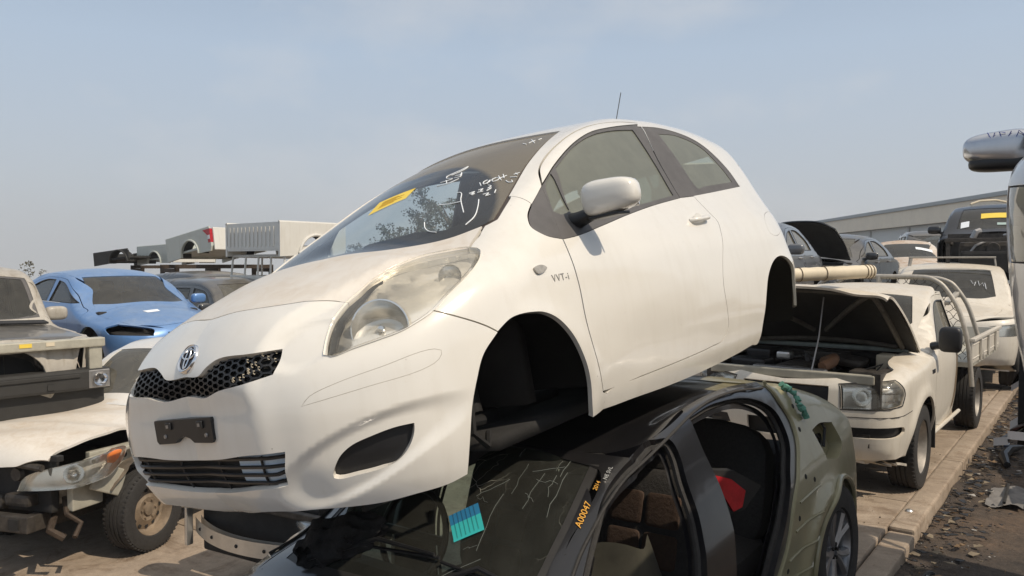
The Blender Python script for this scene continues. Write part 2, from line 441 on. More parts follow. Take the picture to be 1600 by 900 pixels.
MAT['lamp_body'] = plain('lamp_body', (.88, .86, .81), .17, .6, var=.12, scale=7)
MAT['liner'] = plain('wheel_liner', (.009, .0085, .008), .8, var=.4, scale=5, bump=.4)
MAT['rust'] = plain('rusty_iron', (.055, .038, .026), .8, .2, var=.5, scale=20)
def cracked_mask(t, fac):
    tc = N_(t, 'ShaderNodeTexCoord'); v = N_(t, 'ShaderNodeTexVoronoi', feature='DISTANCE_TO_EDGE'); v.inputs['Scale'].default_value = 7
    mp = N_(t, 'ShaderNodeMapping'); mp.inputs['Scale'].default_value = (1, 2.6, 1); mp.inputs['Rotation'].default_value = (0, 0, .7); n = noise(t, 5, 3); mm = mixc(t, .12, tc.outputs['Object'], n.outputs[1]); t.links.new(mm.outputs[0], mp.inputs[0]); t.links.new(mp.outputs[0], v.inputs['Vector'])
    r = ramp(t, v.outputs['Distance'], [(0.0, (.75,)*3), (.012, (.0,)*3)]); n2 = noise(t, 2.2, 2); r2 = ramp(t, n2.outputs[0], [(.50, (0,)*3), (.62, (1,)*3)])
    k = mixc(t, 1, r.outputs[0], r2.outputs[0], 'MULTIPLY'); a = mixc(t, 1, fac, k.outputs[0], 'ADD'); return a.outputs[0]
MAT['cracked'] = glass('cracked_windscreen', (.30, .40, .38), dust=.05, dcol=(.42, .42, .36), wiper=cracked_mask)
MAT['cream'] = plain('cream_wrap', (.62, .54, .40), .6, var=.12, scale=6)
MAT['yellow_dust'] = plain('yellowed_paper', (.38, .36, .18), .8, var=.2)
MAT['red_lens_glow'] = plain('bright_red_lens', (.42, .012, .02), .18, var=.3, scale=20)
MAT['bumper_black'] = plain('faded_black_bumper', (.026, .025, .023), .7, var=.3, scale=6)
MAT['liner2'] = plain('muddy_liner', (.13, .105, .08), .85, var=.5, scale=7)
MAT['rim_rusty'] = plain('rusty_rim', (.24, .185, .13), .6, .3, var=.45, scale=10)
MAT['amber_dull'] = plain('dull_amber', (.35, .12, .04), .5, var=.3)
MAT['lamp_clear'] = plain('clear_lamp', (.40, .41, .40), .12, .6, var=.6, scale=14)
GUMS = [(-12.5, 60, 4.6), (-7.6, 60, 8.0), (-4.4, 61, 8.6), (-9.9, 62, 5.2)]
GUM_LABELS = ['low gum at the left end of the row seen through the hatchback windscreen', 'bushy gum third from the left in the row seen through the windscreen', 'tallest gum at the right end of the row seen through the windscreen', 'small gum second from the left in the row seen through the windscreen']
def TUBS():
    W_ = MAT['tub_white']; G_ = MAT['tub_grey']
    tub('low black-gated tub at the far left of the tubs', Matrix.Translation((-13.6, 27.0, 1.72)) @ Matrix.Rotation(R(-20), 4, 'Z') @ Matrix.Rotation(R(-6), 4, 'Y'), MAT['bumper_black'], L=1.5, H=.42, lamp=False)
    tub('grey-white tub with a plain white gate, left of the tub with the red lamp', Matrix.Translation((-12.4, 27.8, 1.76)) @ Matrix.Rotation(R(-35), 4, 'Z') @ Matrix.Rotation(R(-2), 4, 'Y'), G_, L=2.0, gate=W_, lamp=False)
    tub('pale tub with a red tail lamp, tipped up, beside the upright tubs', Matrix.Translation((-8.75, 21.85, 1.84)) @ Matrix.Rotation(R(-35), 4, 'Z') @ Matrix.Rotation(R(-9), 4, 'Y'), G_, L=2.0, gate=W_)
    tub('white tub standing on top of another with its ribbed front panel facing out', Matrix.Translation((-4.82, 14.6, 1.96)) @ Matrix.Rotation(R(52), 4, 'Z'), W_, lamp=False, L=1.5, ax=.80, ar=.38)
    cf = thing('canopy_frame', 'white canopy frame with open window holes under the upright white tub', 'canopy frame', mat=Matrix.Translation((-4.78, 14.7, 1.33)) @ Matrix.Rotation(R(52), 4, 'Z'))
    q = MB(); q.box((.02, 0, .14), (.05, 1.7, .26), bev=.01); q.box((.75, -.84, .14), (1.5, .05, .26), bev=.01); q.box((.75, .84, .14), (1.5, .05, .26), bev=.01); q.build('lower_panel', W_, cf)
    q = MB()
    for y in (-.84, -.42, -.02, .40, .84): q.tube([(.02, y, .26), (.05, y*.97, .64)], .020, n=6)
    q.tube([(.05, -.82, .64), (.05, .82, .64)], .028, n=8)
    for sd in (-1, 1): q.tube([(.05, sd*.82, .64), (1.5, sd*.82, .62)], .028, n=8); q.tube([(.7, sd*.84, .26), (.7, sd*.82, .64)], .02, n=6); q.tube([(1.4, sd*.84, .26), (1.4, sd*.82, .64)], .02, n=6)
    q.build('window_bars', W_, cf)

def haze_box():
    m, t, b = new_mat('smoke_haze'); t.nodes.remove(b); v = N_(t, 'ShaderNodeVolumePrincipled'); v.inputs['Color'].default_value = (.95, .95, .96, 1); v.inputs['Density'].default_value = .0009; v.inputs['Anisotropy'].default_value = .2
    t.links.new(v.outputs[0], t.nodes['Material Output'].inputs['Volume']); q = MB(); q.box((0, 150, 11), (380, 400, 25.5)); o = q.build('haze', m); o['kind'] = 'stuff'

def TUBS2():
    pass
MAT['groove'] = plain('shaded_groove', (.34, .31, .26), .6)
MAT['mirror_silver'] = paint('silver_mirror_shell', (.50, .51, .54), dust=(.40, .36, .30), top=.12, side=.02, rough=.22, metal=.8, coat=.8, spots=.1, streak=.03)
HERO_MAT = [[0.59629, -0.78426, -0.17137, -0.94503], [0.79912, 0.60023, 0.03369, 2.4497], [0.07644, -0.15704, 0.98463, 0.85687], [0.0, 0.0, 0.0, 1.0]]
def hb_nose(x, y, z):
    # raised centre of the nose and bonnet, edged by a soft ridge
    yr = hb_ridge(x)
    return -.026*(1-sstep(yr-.028, yr+.028, y))*sstep(.50, .66, z)*(1-sstep(.50, .66, x))
hb_ridge = pchip([(.0, .36), (.15, .39), (.3, .45), (.6, .53), (.9, .60)])
def hb_arch(x, y, z):
    # flared wheel arches
    r1 = np.hypot(x-.745, z-.27); r2 = np.hypot(x-3.17, z-.27)
    f = np.exp(-((r1-.335)/.07)**2)+np.exp(-((r2-.335)/.07)**2)
    return -.014*f*sstep(.5, .7, y)*(1-sstep(.72, .85, z))
def hb_fog(x, y, z):
    # scooped corner around the lower lamp opening, sharp along its upper edge
    t = (z-.345)-(y-.60)*.42
    d = ((y-.59)/.21)**2+(np.where(t > 0, t/.078, t/.10))**2
    f = 1-sstep(.55, 1.25, d)
    v = np.exp(-((y-.43)/.05)**2)*sstep(.20, .30, z)*(1-sstep(.52, .62, z))
    return (.026*f+.006*v)*(1-sstep(.38, .52, x))+.012*(1-sstep(.40, 1.1, ((y-.47)/.10)**2+((z-.675)/.07)**2))*(1-sstep(.25, .4, x))
def hb_door(x, y, z):
    return .006*np.exp(-((z-.40)/.10)**2)*sstep(1.2, 1.5, x)*(1-sstep(2.3, 2.7, x))*sstep(.5, .7, y)
HP=dict(
        top=[(-0.1, 0.617), (0.02, 0.694), (0.08, 0.744), (0.16, 0.795), (0.28, 0.846), (0.45, 0.905), (0.6, 0.955), (0.74, 0.994), (0.9, 1.085), (1.2, 1.251), (1.5, 1.383), (1.72, 1.45), (2.0, 1.495), (2.3, 1.523), (2.6, 1.532), (2.9, 1.517), (3.2, 1.468), (3.45, 1.41), (3.8, 1.285)],
        drop=[(0, 0.467), (0.3, 0.322), (0.6, 0.222), (0.9, 0.203), (1.2, 0.256), (1.6, 0.235), (1.9, 0.161), (2.3, 0.07), (3.4, 0.102)],
        sec=[(0.1, 0.766), (0.2, 0.807), (0.3, 0.844), (0.45, 0.873), (0.6, 0.88), (0.75, 0.869), (0.87, 0.836), (0.95, 0.791), (1.02, 0.75), (1.2, 0.674), (1.35, 0.606), (1.45, 0.554), (1.55, 0.489)],
        plan=[(0, 0.877), (0.3, 0.924), (0.6, 0.962), (0.9, 0.974), (1.3, 0.99), (2.2, 1.009), (2.7, 1.028), (3.1, 1.044), (3.4, 1.03), (3.75, 1.002)],
        front=[(0.1, 0.161), (0.17, 0.094), (0.25, 0.031), (0.35, -0.004), (0.45, -0.01), (0.56, 0.001), (0.66, 0.027), (0.74, 0.06), (0.85, 0.112)],
        nose=[(0, 0.029), (0.2, 0.01), (0.35, 0.009), (0.5, 0.064), (0.62, 0.153), (0.72, 0.273), (0.8, 0.452), (0.86, 0.661)])
def hero_body(hp=None):
    h = hp or HP
    return Body(
        rear=[(.1, 3.70), (.3, 3.74), (.6, 3.75), (.8, 3.70), (1.0, 3.62), (1.2, 3.55), (1.4, 3.45), (1.5, 3.4)],
        tail=[(0, 0), (.4, .04), (.6, .10), (.75, .20), (.85, .34)],
        ktop=[(0, .10), (.4, .13), (.8, .12), (1.05, .07), (1.3, .05), (1.8, .07), (2.3, .10), (3.4, .12)],
        kf=.06, kb=.10, xb=3.3, bumps=(hb_nose, hb_arch, hb_fog, hb_door), **h)
HPOLY = {
'bumper': [(0.0,0.705,1),(0.0951,0.8137),(0.1524,0.8129),(0.2394,0.809),(0.3069,0.8065,1),(0.3606,0.7953),(0.4031,0.7796,1),(0.3881,0.759),(0.3702,0.7245),(0.3595,0.676),(0.356,0.6405,1),(0.3672,0.6351),(0.4016,0.6459),(0.4506,0.6594),(0.4861,0.6702),(0.5178,0.6875),(0.5532,0.7124),(0.5532,0.7124,1),(0.5974,0.679),(0.6498,0.6362),(0.6734,0.6102,1),(0.6337,0.5558),(0.6084,0.4837),(0.5904,0.4107),(0.5753,0.308),(0.5646,0.2115,1),(0.5252,0.1977),(0.467,0.1924),(0.4101,0.1868),(0.3421,0.1921),(0.2695,0.1978),(0.1597,0.1894),(0.0,0.162,1)],
'grille': [(0.0,0.635,1),(0.0624,0.6343),(0.0869,0.6569),(0.1221,0.677),(0.2043,0.6775),(0.269,0.6751,1),(0.2679,0.6499),(0.2588,0.61,1),(0.1961,0.5951),(0.1326,0.585),(0.0759,0.5667),(0.0,0.575,1)],
'lowgrille': [(0.0,0.368,1),(0.0908,0.3736),(0.1934,0.3864),(0.265,0.3875,1),(0.2504,0.2859,1),(0.1881,0.2788),(0.0461,0.2576),(0.0,0.255,1)],
'fog': [(0.3368,0.2986),(0.3366,0.2878),(0.3427,0.2834),(0.3756,0.2862),(0.4136,0.2911),(0.4396,0.3018),(0.459,0.3234),(0.4714,0.3495),(0.479,0.3775),(0.4815,0.4011,1),(0.4488,0.4003),(0.4111,0.3894),(0.3777,0.3743),(0.3584,0.3542),(0.3454,0.3273)],
'strip': [(0.3084,0.5095,1),(0.3231,0.5332),(0.3657,0.5558),(0.4443,0.5795),(0.539,0.6002),(0.5509,0.5925),(0.5435,0.5682),(0.5216,0.553),(0.414,0.5312)],
'headlight': [(0.4031,0.7796,1),(0.3881,0.759),(0.3702,0.7245),(0.3595,0.676),(0.356,0.6405,1),(0.3672,0.6351),(0.4016,0.6459),(0.4506,0.6594),(0.4861,0.6702),(0.5178,0.6875),(0.5532,0.7124),(0.6012,0.7616),(0.6525,0.8043),(0.7018,0.8436),(0.7262,0.8652),(0.7433,0.8868),(0.7386,0.8943),(0.7024,0.8948),(0.6393,0.8915),(0.5649,0.8753),(0.5115,0.8569),(0.4652,0.8315),(0.4315,0.8036)],
'fender': [(0.5532,0.7124,1),(0.6012,0.7616),(0.6525,0.8043),(0.7018,0.8436),(0.7262,0.8652),(0.7433,0.8868),(0.7386,0.8943,1),(0.7777,0.9217),(0.8166,0.9495),(0.8493,0.9717,1),(0.892,0.9883,1),(0.9567,1.0273),(1.0457,1.0775,1),(1.0515,1.0634),(1.0566,1.03,1),(0.9745,0.9704),(0.9521,0.9342),(0.9831,0.9058),(1.0722,0.8822,1),(1.0661,0.8203),(1.0635,0.7673),(1.0627,0.7083),(1.0571,0.59),(1.0766,0.4561),(1.1029,0.369),(1.1244,0.3091,1),(1.1628,0.2974,1),(1.1685,0.254,1),(1.1518,0.2402,1),(1.0639,0.2275,1),(1.0498,0.2743),(1.0335,0.3598),(0.9977,0.458),(0.9446,0.5461),(0.87,0.6147),(0.7833,0.6455),(0.7179,0.6447),(0.6734,0.6102,1),(0.6498,0.6362),(0.5974,0.679)],
'hood': [(0.135,0.0,1),(0.1699,0.1191),(0.181,0.191),(0.212,0.2988),(0.2486,0.3793,1),(0.2837,0.442),(0.3108,0.4952,1),(0.3623,0.4956),(0.4167,0.4967),(0.4772,0.5077),(0.5376,0.5274),(0.6169,0.5607),(0.6805,0.6159),(0.7196,0.6634),(0.7196,0.6634,1),(0.7717,0.6458),(0.8166,0.6408),(0.8493,0.6364,1),(0.7748,0.5406),(0.6927,0.3974),(0.6402,0.3201),(0.735,0.0,1)],
'windshield': [(0.735,0.0,1),(0.6402,0.3201),(0.6927,0.3974),(0.7748,0.5406),(0.8493,0.6364),(0.892,0.6675,1),(0.9567,0.6549),(1.0457,0.6302),(1.2845,0.565),(1.4111,0.5401),(1.5507,0.5126),(1.7269,0.4797,1),(1.7,0.3,0),(1.66,0.0,1)],
'roof': [(1.66,0.0,1),(1.7,0.3,0),(1.7269,0.4797,1),(1.5507,0.5126),(1.4111,0.5401),(1.2845,0.565),(1.0457,0.6302),(1.0457,0.6302,1),(1.0515,0.6741),(1.0566,0.7195,1),(1.1792,0.6923,1),(1.2584,0.6367),(1.3539,0.6037),(1.4878,0.5823),(1.713,0.5556),(1.9476,0.5371),(2.1379,0.5344),(2.3863,0.5361,1),(2.3241,0.5635,1),(2.5922,0.5653),(2.8462,0.6001),(2.9998,0.6518),(3.0779,0.7154),(3.0871,0.7511,1),(3.25,0.74,1),(3.5,0.66,1),(3.6,0,1)],
'door': [(1.1244,0.3091,1),(1.1029,0.369),(1.0766,0.4561),(1.0571,0.59),(1.0627,0.7083),(1.0635,0.7673),(1.0661,0.8203),(1.0722,0.8822,1),(1.1189,0.9674),(1.1792,1.1015,1),(1.2584,1.1751),(1.3539,1.2318),(1.4878,1.2954),(1.713,1.3781),(1.9476,1.4329),(2.1379,1.457),(2.3863,1.4681,1),(2.2862,1.2404),(2.2684,1.0338,1),(2.4266,1.04,1),(2.4489,0.9358),(2.4579,0.8985),(2.4193,0.8305),(2.2796,0.5967),(2.2966,0.4415),(2.3038,0.3853),(2.2442,0.3268),(2.1134,0.3132),(1.7648,0.3055),(1.421,0.3061),(1.193,0.3048)],
'doortrim': [(1.1792,1.1015,1),(1.1937,1.1095),(1.3524,1.1975),(1.5963,1.3056),(1.8135,1.3747),(2.0355,1.4141),(2.3187,1.4402,1),(2.2772,1.233),(2.2684,1.0338,1),(1.9368,0.9997),(1.6468,0.9615),(1.3865,0.9215),(1.1661,0.8892),(1.0722,0.8822,1),(1.1189,0.9674)],
'doorglass': [(1.3359,1.1819,1),(1.5784,1.2913),(1.7948,1.3586),(2.0059,1.395),(2.24,1.4148,1),(2.2192,1.0486,1),(1.7838,1.0018),(1.4482,0.9686),(1.2324,0.9486,1)],
'ventglass': [(1.2869,1.1589,1),(1.2534,0.9956,1),(1.1888,0.981),(1.1448,0.9937,1),(1.1989,1.1)],
'tritrim': [(1.0566,1.03,1),(0.9745,0.9704),(0.9521,0.9342),(0.9831,0.9058),(1.0722,0.8822,1),(1.1189,0.9674),(1.1792,1.1015,1)],
'qtrim': [(2.3863,1.4681,1),(2.3241,1.4385,1),(2.5922,1.4439),(2.8462,1.4007),(2.9998,1.3091),(3.0779,1.1733),(3.0871,1.0879,1),(2.6457,1.0551),(2.4266,1.04,1),(2.2684,1.0338,1),(2.2862,1.2404)],
'qglass': [(2.4942,1.4027,1),(2.7194,1.3989),(2.9244,1.3253),(2.9995,1.1993),(3.0187,1.1183,1),(2.6183,1.093),(2.5327,1.0862),(2.5061,1.2646)],
'flap': [(3.2002,0.9205),(3.0432,0.8679),(3.0204,0.8035),(3.1084,0.7762),(3.2609,0.8338),(3.2859,0.9021)],
'sidemk': [(0.8259,0.7893),(0.8526,0.7982),(0.8872,0.7951),(0.8993,0.7848),(0.8767,0.7709),(0.8358,0.7692)]}
HSTROKES = [[(1.1438,0.1995),(1.1623,0.2567),(1.1929,0.284)],[(1.1754,0.1955),(1.1844,0.2246),(1.2006,0.243),(1.2092,0.2056),(1.2301,0.1895),(1.2551,0.2069),(1.2832,0.2325),(1.3105,0.2486),(1.2879,0.2496),(1.2576,0.2309),(1.2373,0.2101)],[(1.203,0.2514),(1.2105,0.276),(1.252,0.2556),(1.2291,0.2648),(1.2262,0.239)],[(1.1567,0.2458),(1.1907,0.2147)],[(1.1454,0.4257),(1.1205,0.4495)],[(1.1683,0.4494),(1.1529,0.4413),(1.134,0.4541),(1.1455,0.4645),(1.1647,0.4655),(1.1645,0.4565)],[(1.1685,0.463),(1.138,0.4651)],[(1.1883,0.4772),(1.1725,0.4694),(1.1576,0.4837),(1.1699,0.4981),(1.1891,0.4947),(1.1883,0.4772)],[(1.2041,0.4806),(1.1711,0.5152)],[(1.2166,0.4952),(1.1869,0.5185)],[(1.1855,0.4993),(1.2101,0.5172)],[(1.0615,0.4308),(1.0753,0.4486),(1.0647,0.4469),(1.0506,0.4521),(1.0611,0.4584),(1.0543,0.4405)],[(1.0861,0.4593),(1.0973,0.4743),(1.0791,0.4732),(1.0794,0.4864),(1.0682,0.4671)],[(1.1272,0.4813),(1.1205,0.4991),(1.1016,0.4938),(1.1061,0.5086),(1.0836,0.5014)],[(1.0548,0.503),(1.0665,0.5216),(1.045,0.5227),(1.0566,0.5369)],[(1.0934,0.5389),(1.0684,0.5486)],[(1.0685,0.3652),(1.0709,0.38),(1.0138,0.4235),(0.9252,0.5003)],[(0.9834,0.3338),(0.9855,0.3841),(1.0002,0.4309)],[(1.0166,0.5091),(0.9698,0.5371),(0.896,0.567),(0.8539,0.5586)],[(0.8685,0.3498),(0.8364,0.3774),(0.8168,0.4108),(0.8108,0.4511)],[(1.1967,0.541),(1.204,0.5693)],[(1.2204,0.5441),(1.2381,0.5618)],[(1.1694,0.5383),(1.1567,0.5615),(1.1621,0.5733),(1.1758,0.5605)],[(1.2323,0.5456),(1.2222,0.5605)],[(1.5477,0.3876),(1.5337,0.4135)],[(1.5514,0.416),(1.587,0.4279)],[(1.6034,0.3972),(1.5465,0.4493)],[(1.5946,0.4401),(1.6138,0.4454)]]
HSTICKER = [(1.021, -0.1069, 1), (1.1374, -0.1418, 1), (1.1739, 0.0548, 1), (1.0864, 0.0688, 1)]
def std_body(L, W, top, drop, belt, roof, tum=.80, nose_d=.35, kt=.08, bumps=(), kf=.07, kb=.08, rear_d=.2, bot=.2, rake=.05, noserake=.08):
    """a plain car body of length L, half width W, with the belt line and roof at the given heights"""
    return Body(top=top, drop=drop,
        sec=[(bot, .94*W), (bot+.25, .985*W), (belt-.25, W), (belt-.06, .975*W), (belt, .95*W), ((belt+roof)/2, .95*W*(tum+1)/2), (roof, .95*W*tum), (roof+.1, .9*W*tum)],
        plan=[(0, .93), (.4, .97), (1.0, 1), (L*.5, 1.0), (L-.8, .985), (L-.2, .93), (L, .90)],
        front=[(bot-.02, .10), (bot+.12, .02), (bot+.3, 0), (top[0][1]-.06, .02), (top[0][1]+.1, noserake)],
        nose=[(0, 0), (.3*W, .012), (.55*W, .05), (.75*W, nose_d*.38), (.9*W, nose_d*.75), (W, nose_d*1.3)],
        rear=[(bot, L-.03), (bot+.3, L), (belt, L-.02), (roof, L-.02-rake)],
        tail=[(0, 0), (.6*W, .03), (.85*W, rear_d*.6), (W, rear_d*1.3)],
        ktop=kt if isinstance(kt, list) else [(0, kt), (L, kt)], kf=kf, kb=kb, bot=[(0, bot), (L, bot)], bumps=bumps, xa=.45, xb=L-.45)
def ute_body():
    return std_body(2.98, .86, [(0, .93), (.12, 1.0), (.4, 1.07), (1.0, 1.13), (1.3, 1.16), (1.42, 1.22), (1.95, 1.585), (2.2, 1.625), (2.6, 1.64), (2.98, 1.62)],
        [(0, .12), (1.2, .12), (1.5, .25), (2.0, .15), (2.98, .08)], 1.13, 1.62, tum=.80, nose_d=.22, kt=[(0, .08), (1.2, .07), (1.5, .04), (3, .07)], rear_d=.05, bot=.32,
        bumps=(lambda x, y, z: -.022*np.exp(-((np.hypot(x-.90, z-.38)-.40)/.07)**2)*sstep(.55, .75, y)*sstep(.3, .6, z),))
def hilux_body():
    return std_body(3.0, .87, [(0, .93), (.1, 1.0), (.35, 1.06), (.9, 1.12), (1.35, 1.17), (1.48, 1.24), (2.05, 1.66), (2.4, 1.74), (2.98, 1.73)],
        [(0, .12), (1.2, .12), (1.5, .25), (2.0, .15), (2.98, .08)], 1.15, 1.72, tum=.80, nose_d=.30, kt=[(0, .08), (1.2, .07), (1.5, .04), (3, .07)], rear_d=.05, bot=.35)
def old4x4_body():
    return std_body(4.5, .80, [(0, .94), (.05, 1.0), (.3, 1.03), (1.1, 1.08), (1.2, 1.12), (1.55, 1.58), (1.8, 1.66), (3.0, 1.70), (4.4, 1.68), (4.5, 1.6)],
        [(0, .06), (1.1, .06), (1.3, .12), (4.5, .06)], 1.08, 1.68, tum=.86, nose_d=.10, kt=.05, rear_d=.08, bot=.34)
def sedan_body(L=4.75, W=.90, roof=1.46, bot=.2):
    s = L/4.8; h = roof/1.47
    return std_body(L, W, [(0*s, .66*h), (.08*s, .74*h), (.3*s, .82*h), (.7*s, .90*h), (1.1*s, .965*h), (1.22*s, 1.01*h), (1.6*s, 1.22*h), (2.05*s, 1.41*h), (2.5*s, 1.47*h), (3.1*s, 1.45*h), (3.6*s, 1.30*h), (4.0*s, 1.10*h), (4.2*s, 1.06*h), (4.65*s, 1.01*h), (4.8*s, .92*h)],
        [(0, .30), (.6, .22), (1.1, .22), (1.5, .30), (2.0, .18), (3.2, .16), (4.0, .14), (4.8, .15)], .97*h, roof, tum=.74, nose_d=.42, kt=[(0, .10), (1.1, .08), (1.5, .05), (2.2, .08), (4.8, .08)], bot=bot, rear_d=.3)
def suvb_body(L=4.5, W=.90, roof=1.72, hood=1.02, bot=.28, wsx=1.2):
    return std_body(L, W, [(0, hood-.16), (.08, hood-.07), (.3, hood), (.8, hood+.06), (wsx-.1, hood+.10), (wsx, hood+.15), (wsx+.65, roof-.10), (wsx+1.0, roof-.02), (2.8, roof), (L-.8, roof-.03), (L-.25, roof-.14), (L, roof-.5)],
        [(0, .14), (.9, .12), (1.3, .22), (1.9, .12), (L, .10)], hood+.06, roof, tum=.80, nose_d=.30, kt=[(0, .08), (1.1, .07), (1.4, .045), (2, .07), (L, .08)], bot=bot, rear_d=.14)
def crush(x, y, z):
    return .22*(1-sstep(.30, .62, y))*sstep(1.5, 2.1, x)*(1-sstep(3.3, 3.7, x))*sstep(1.1, 1.3, z)
def black_body():
    return std_body(4.15, .81, [(0, .60), (.1, .70), (.4, .78), (.8, .84), (1.05, .88), (1.2, .95), (1.6, 1.17), (1.95, 1.31), (2.25, 1.37), (2.6, 1.38), (3.0, 1.325), (3.4, 1.225), (3.8, 1.09), (4.15, .88)],
        [(0, .22), (1.1, .2), (1.4, .30), (1.9, .22), (2.4, .16), (4.15, .16)], .90, 1.36, tum=.76, nose_d=.35, kt=[(0, .08), (1.1, .07), (1.4, .045), (2, .06), (4.15, .07)], bot=.20, rear_d=.22, bumps=(crush,
        lambda x, y, z: -.03*np.exp(-((np.hypot(x-3.27, z-.30)-.38)/.06)**2)*sstep(.55, .75, y)*sstep(.2, .4, z)))
POSES = {   # yaw, pitch, roll, x, y, z of the nose on the ground
 'ute': (52, 0, 0, 2.139, 6.194, 0),
 'black': (52.4, -3.5, -5.8, -1.08, 1.63, -.14),
 'hilux': (72.2, 1.0, -.8, -4.207, 6.135, -.64),
 'old4x4': (139.4, 0, 0, -4.40, 6.90, .153),
 'blue': (140.9, 0, 0, -4.305, 10.48, .30),
 'grey_sedan': (59, 0, 0, 2.338, 10.06, 1.03),
 'dark_sedan': (52, 0, 0, 5.06, 14.17, .97),
 'dusty': (70, 0, 0, 10.0, 19.5, 1.0),
 'small_dark': (72, 0, 0, 12.6, 23.0, 1.25),
 'blacksuv': (58, 0, 0, 7.75, 12.6, 1.2),
 'pajero': (59.3, 0, 0, 6.165, 11.16, .03),
 'silver': (55, 0, 0, 1.64, 1.01, 1.12),
 'front_end': (60, 0, 0, -1.95, 5.5, -.65),
 'navy': (140, 0, 0, -4.2, 7.3, -.65),
}
# ---------------------------------------------------------------- generic builders for the other vehicles
def pose_m(yaw, pitch, roll, X, Y, Z):
    return Matrix.Translation((X, Y, Z)) @ Matrix.Rotation(R(yaw), 4, 'Z') @ Matrix.Rotation(R(pitch), 4, 'Y') @ Matrix.Rotation(R(roll), 4, 'X')
WHEELS = {}
def wheel(parent, c, r=.34, w=.22, style='steel', sd=-1, rim_mat=None):
    key = (r, w, style, rim_mat.name if rim_mat else '')
    if key not in WHEELS:
        t = MB(); rr = r*.62; h = w/2
        t.lathe([(rr, -h*.78), (rr*1.04, -h*.95), (r*.84, -h*1.02), (r*.95, -h*.93), (r*.99, -h*.74), (r*.99, -h*.36), (r*.972, -h*.35), (r*.972, -h*.28), (r, -h*.27), (r, -h*.04), (r*.975, -h*.03),
                 (r*.975, h*.03), (r, h*.04), (r, h*.27), (r*.972, h*.28), (r*.972, h*.35), (r*.99, h*.36), (r*.99, h*.74), (r*.95, h*.93), (r*.84, h*1.02), (rr*1.04, h*.95), (rr, h*.78)], n=56)
        for k in range(56 if style == 'steel' else 0):
            a = 2*math.pi*k/56; c_, s_ = math.cos(a), math.sin(a)
            for yy in (-h*.84, h*.84):
                t.box((c_*r*.966, yy*.93, s_*r*.966), (.020, h*.24, .018), rot=Matrix.Rotation(-a, 3, 'Y'), m=0)
        q = MB()
        if style == 'steel':
            q.lathe([(rr*1.04, h*.80), (rr, h*.86), (rr*.97, h*.72), (rr*.93, h*.40), (rr*.90, h*.15), (rr*.80, h*.05), (rr*.60, h*.20), (rr*.46, h*.36), (rr*.40, h*.34), (rr*.26, h*.30), (rr*.24, h*.46), (.0, h*.48)], n=48)
            q.lathe([(rr*1.0, -h*.8), (rr*.9, -h*.3), (rr*.88, h*.1)], n=48)
            for k in range(12):
                a = 2*math.pi*k/12; q.lathe([(.0, .0), (.018, 0), (.020, -.004)], n=10, c=(math.cos(a)*rr*.69, h*.135+.004, math.sin(a)*rr*.69), m=1)
            for k in range(6):
                a = 2*math.pi*k/6; q.lathe([(.009, -.01), (.009, .012), (0, .012)], n=6, c=(math.cos(a)*rr*.36, h*.36, math.sin(a)*rr*.36), m=0)
        else:
            q.lathe([(rr*1.03, h*.80), (rr, h*.86), (rr*.96, h*.75), (rr*.93, h*.30), (rr*.90, -h*.6)], n=48, m=0)
            for k in range(5):
                for dd in (-.14, .14):
                    a = 2*math.pi*k/5+dd; ca, sa = math.cos(a), math.sin(a); a2 = 2*math.pi*k/5+dd*1.9; c2, s2 = math.cos(a2), math.sin(a2)
                    q.tube([(ca*rr*.16, h*.52, sa*rr*.16), (ca*rr*.5, h*.60, sa*rr*.5), (c2*rr*.95, h*.66, s2*rr*.95)], [.026, .022, .026], n=6)
            q.lathe([(rr*.26, h*.3), (rr*.25, h*.58), (rr*.2, h*.64), (.0, h*.64)], n=24)
            q.lathe([(.0, h*.05), (rr*.72, h*.0), (rr*.74, -h*.1)], n=32, m=2)
            for k in range(5):
                a = 2*math.pi*(k+.5)/5; q.lathe([(.010, .0), (.009, .02), (0, .02)], n=6, c=(math.cos(a)*rr*.17, h*.60, math.sin(a)*rr*.17), m=1)
        WHEELS[key] = (t, q)
        t_o = t.build('wheel', MAT['rubber'], None); q_o = q.build('rim', [rim_mat or MAT['rim_steel'], MAT['dark'], MAT['rust']], None)
        WHEELS[key] = (t_o.data, q_o.data); bpy.data.objects.remove(t_o); bpy.data.objects.remove(q_o)
    o = link(bpy.data.objects.new('wheel', WHEELS[key][0]), parent); o.location = c; o.rotation_euler = (0, 0, 0 if sd > 0 else math.pi)
    q = link(bpy.data.objects.new('rim', WHEELS[key][1]), o)
    return o

def wchart_top(B, pts):
    P = B.solve('w', np.array([p[0] for p in pts]), np.array([p[1] for p in pts]))
    return [(float(q[0]), max(float(q[1]), 0)) + tuple(p[2:3]) for q, p in zip(P, pts)]
def arch_pts(B, x, z, r, a0=200, a1=-20, y=.85, st=12):
    P = [(x+r*math.cos(R(a)), z+r*math.sin(R(a))) for a in range(a0, a1-1, -st)]
    u, v = B.to_chart('w', np.array([(p[0], y, p[1]) for p in P])); L = [(float(a), float(b)) for a, b in zip(u, v)]
    return [L[0]+(1,)]+L[1:-1]+[L[-1]+(1,)]

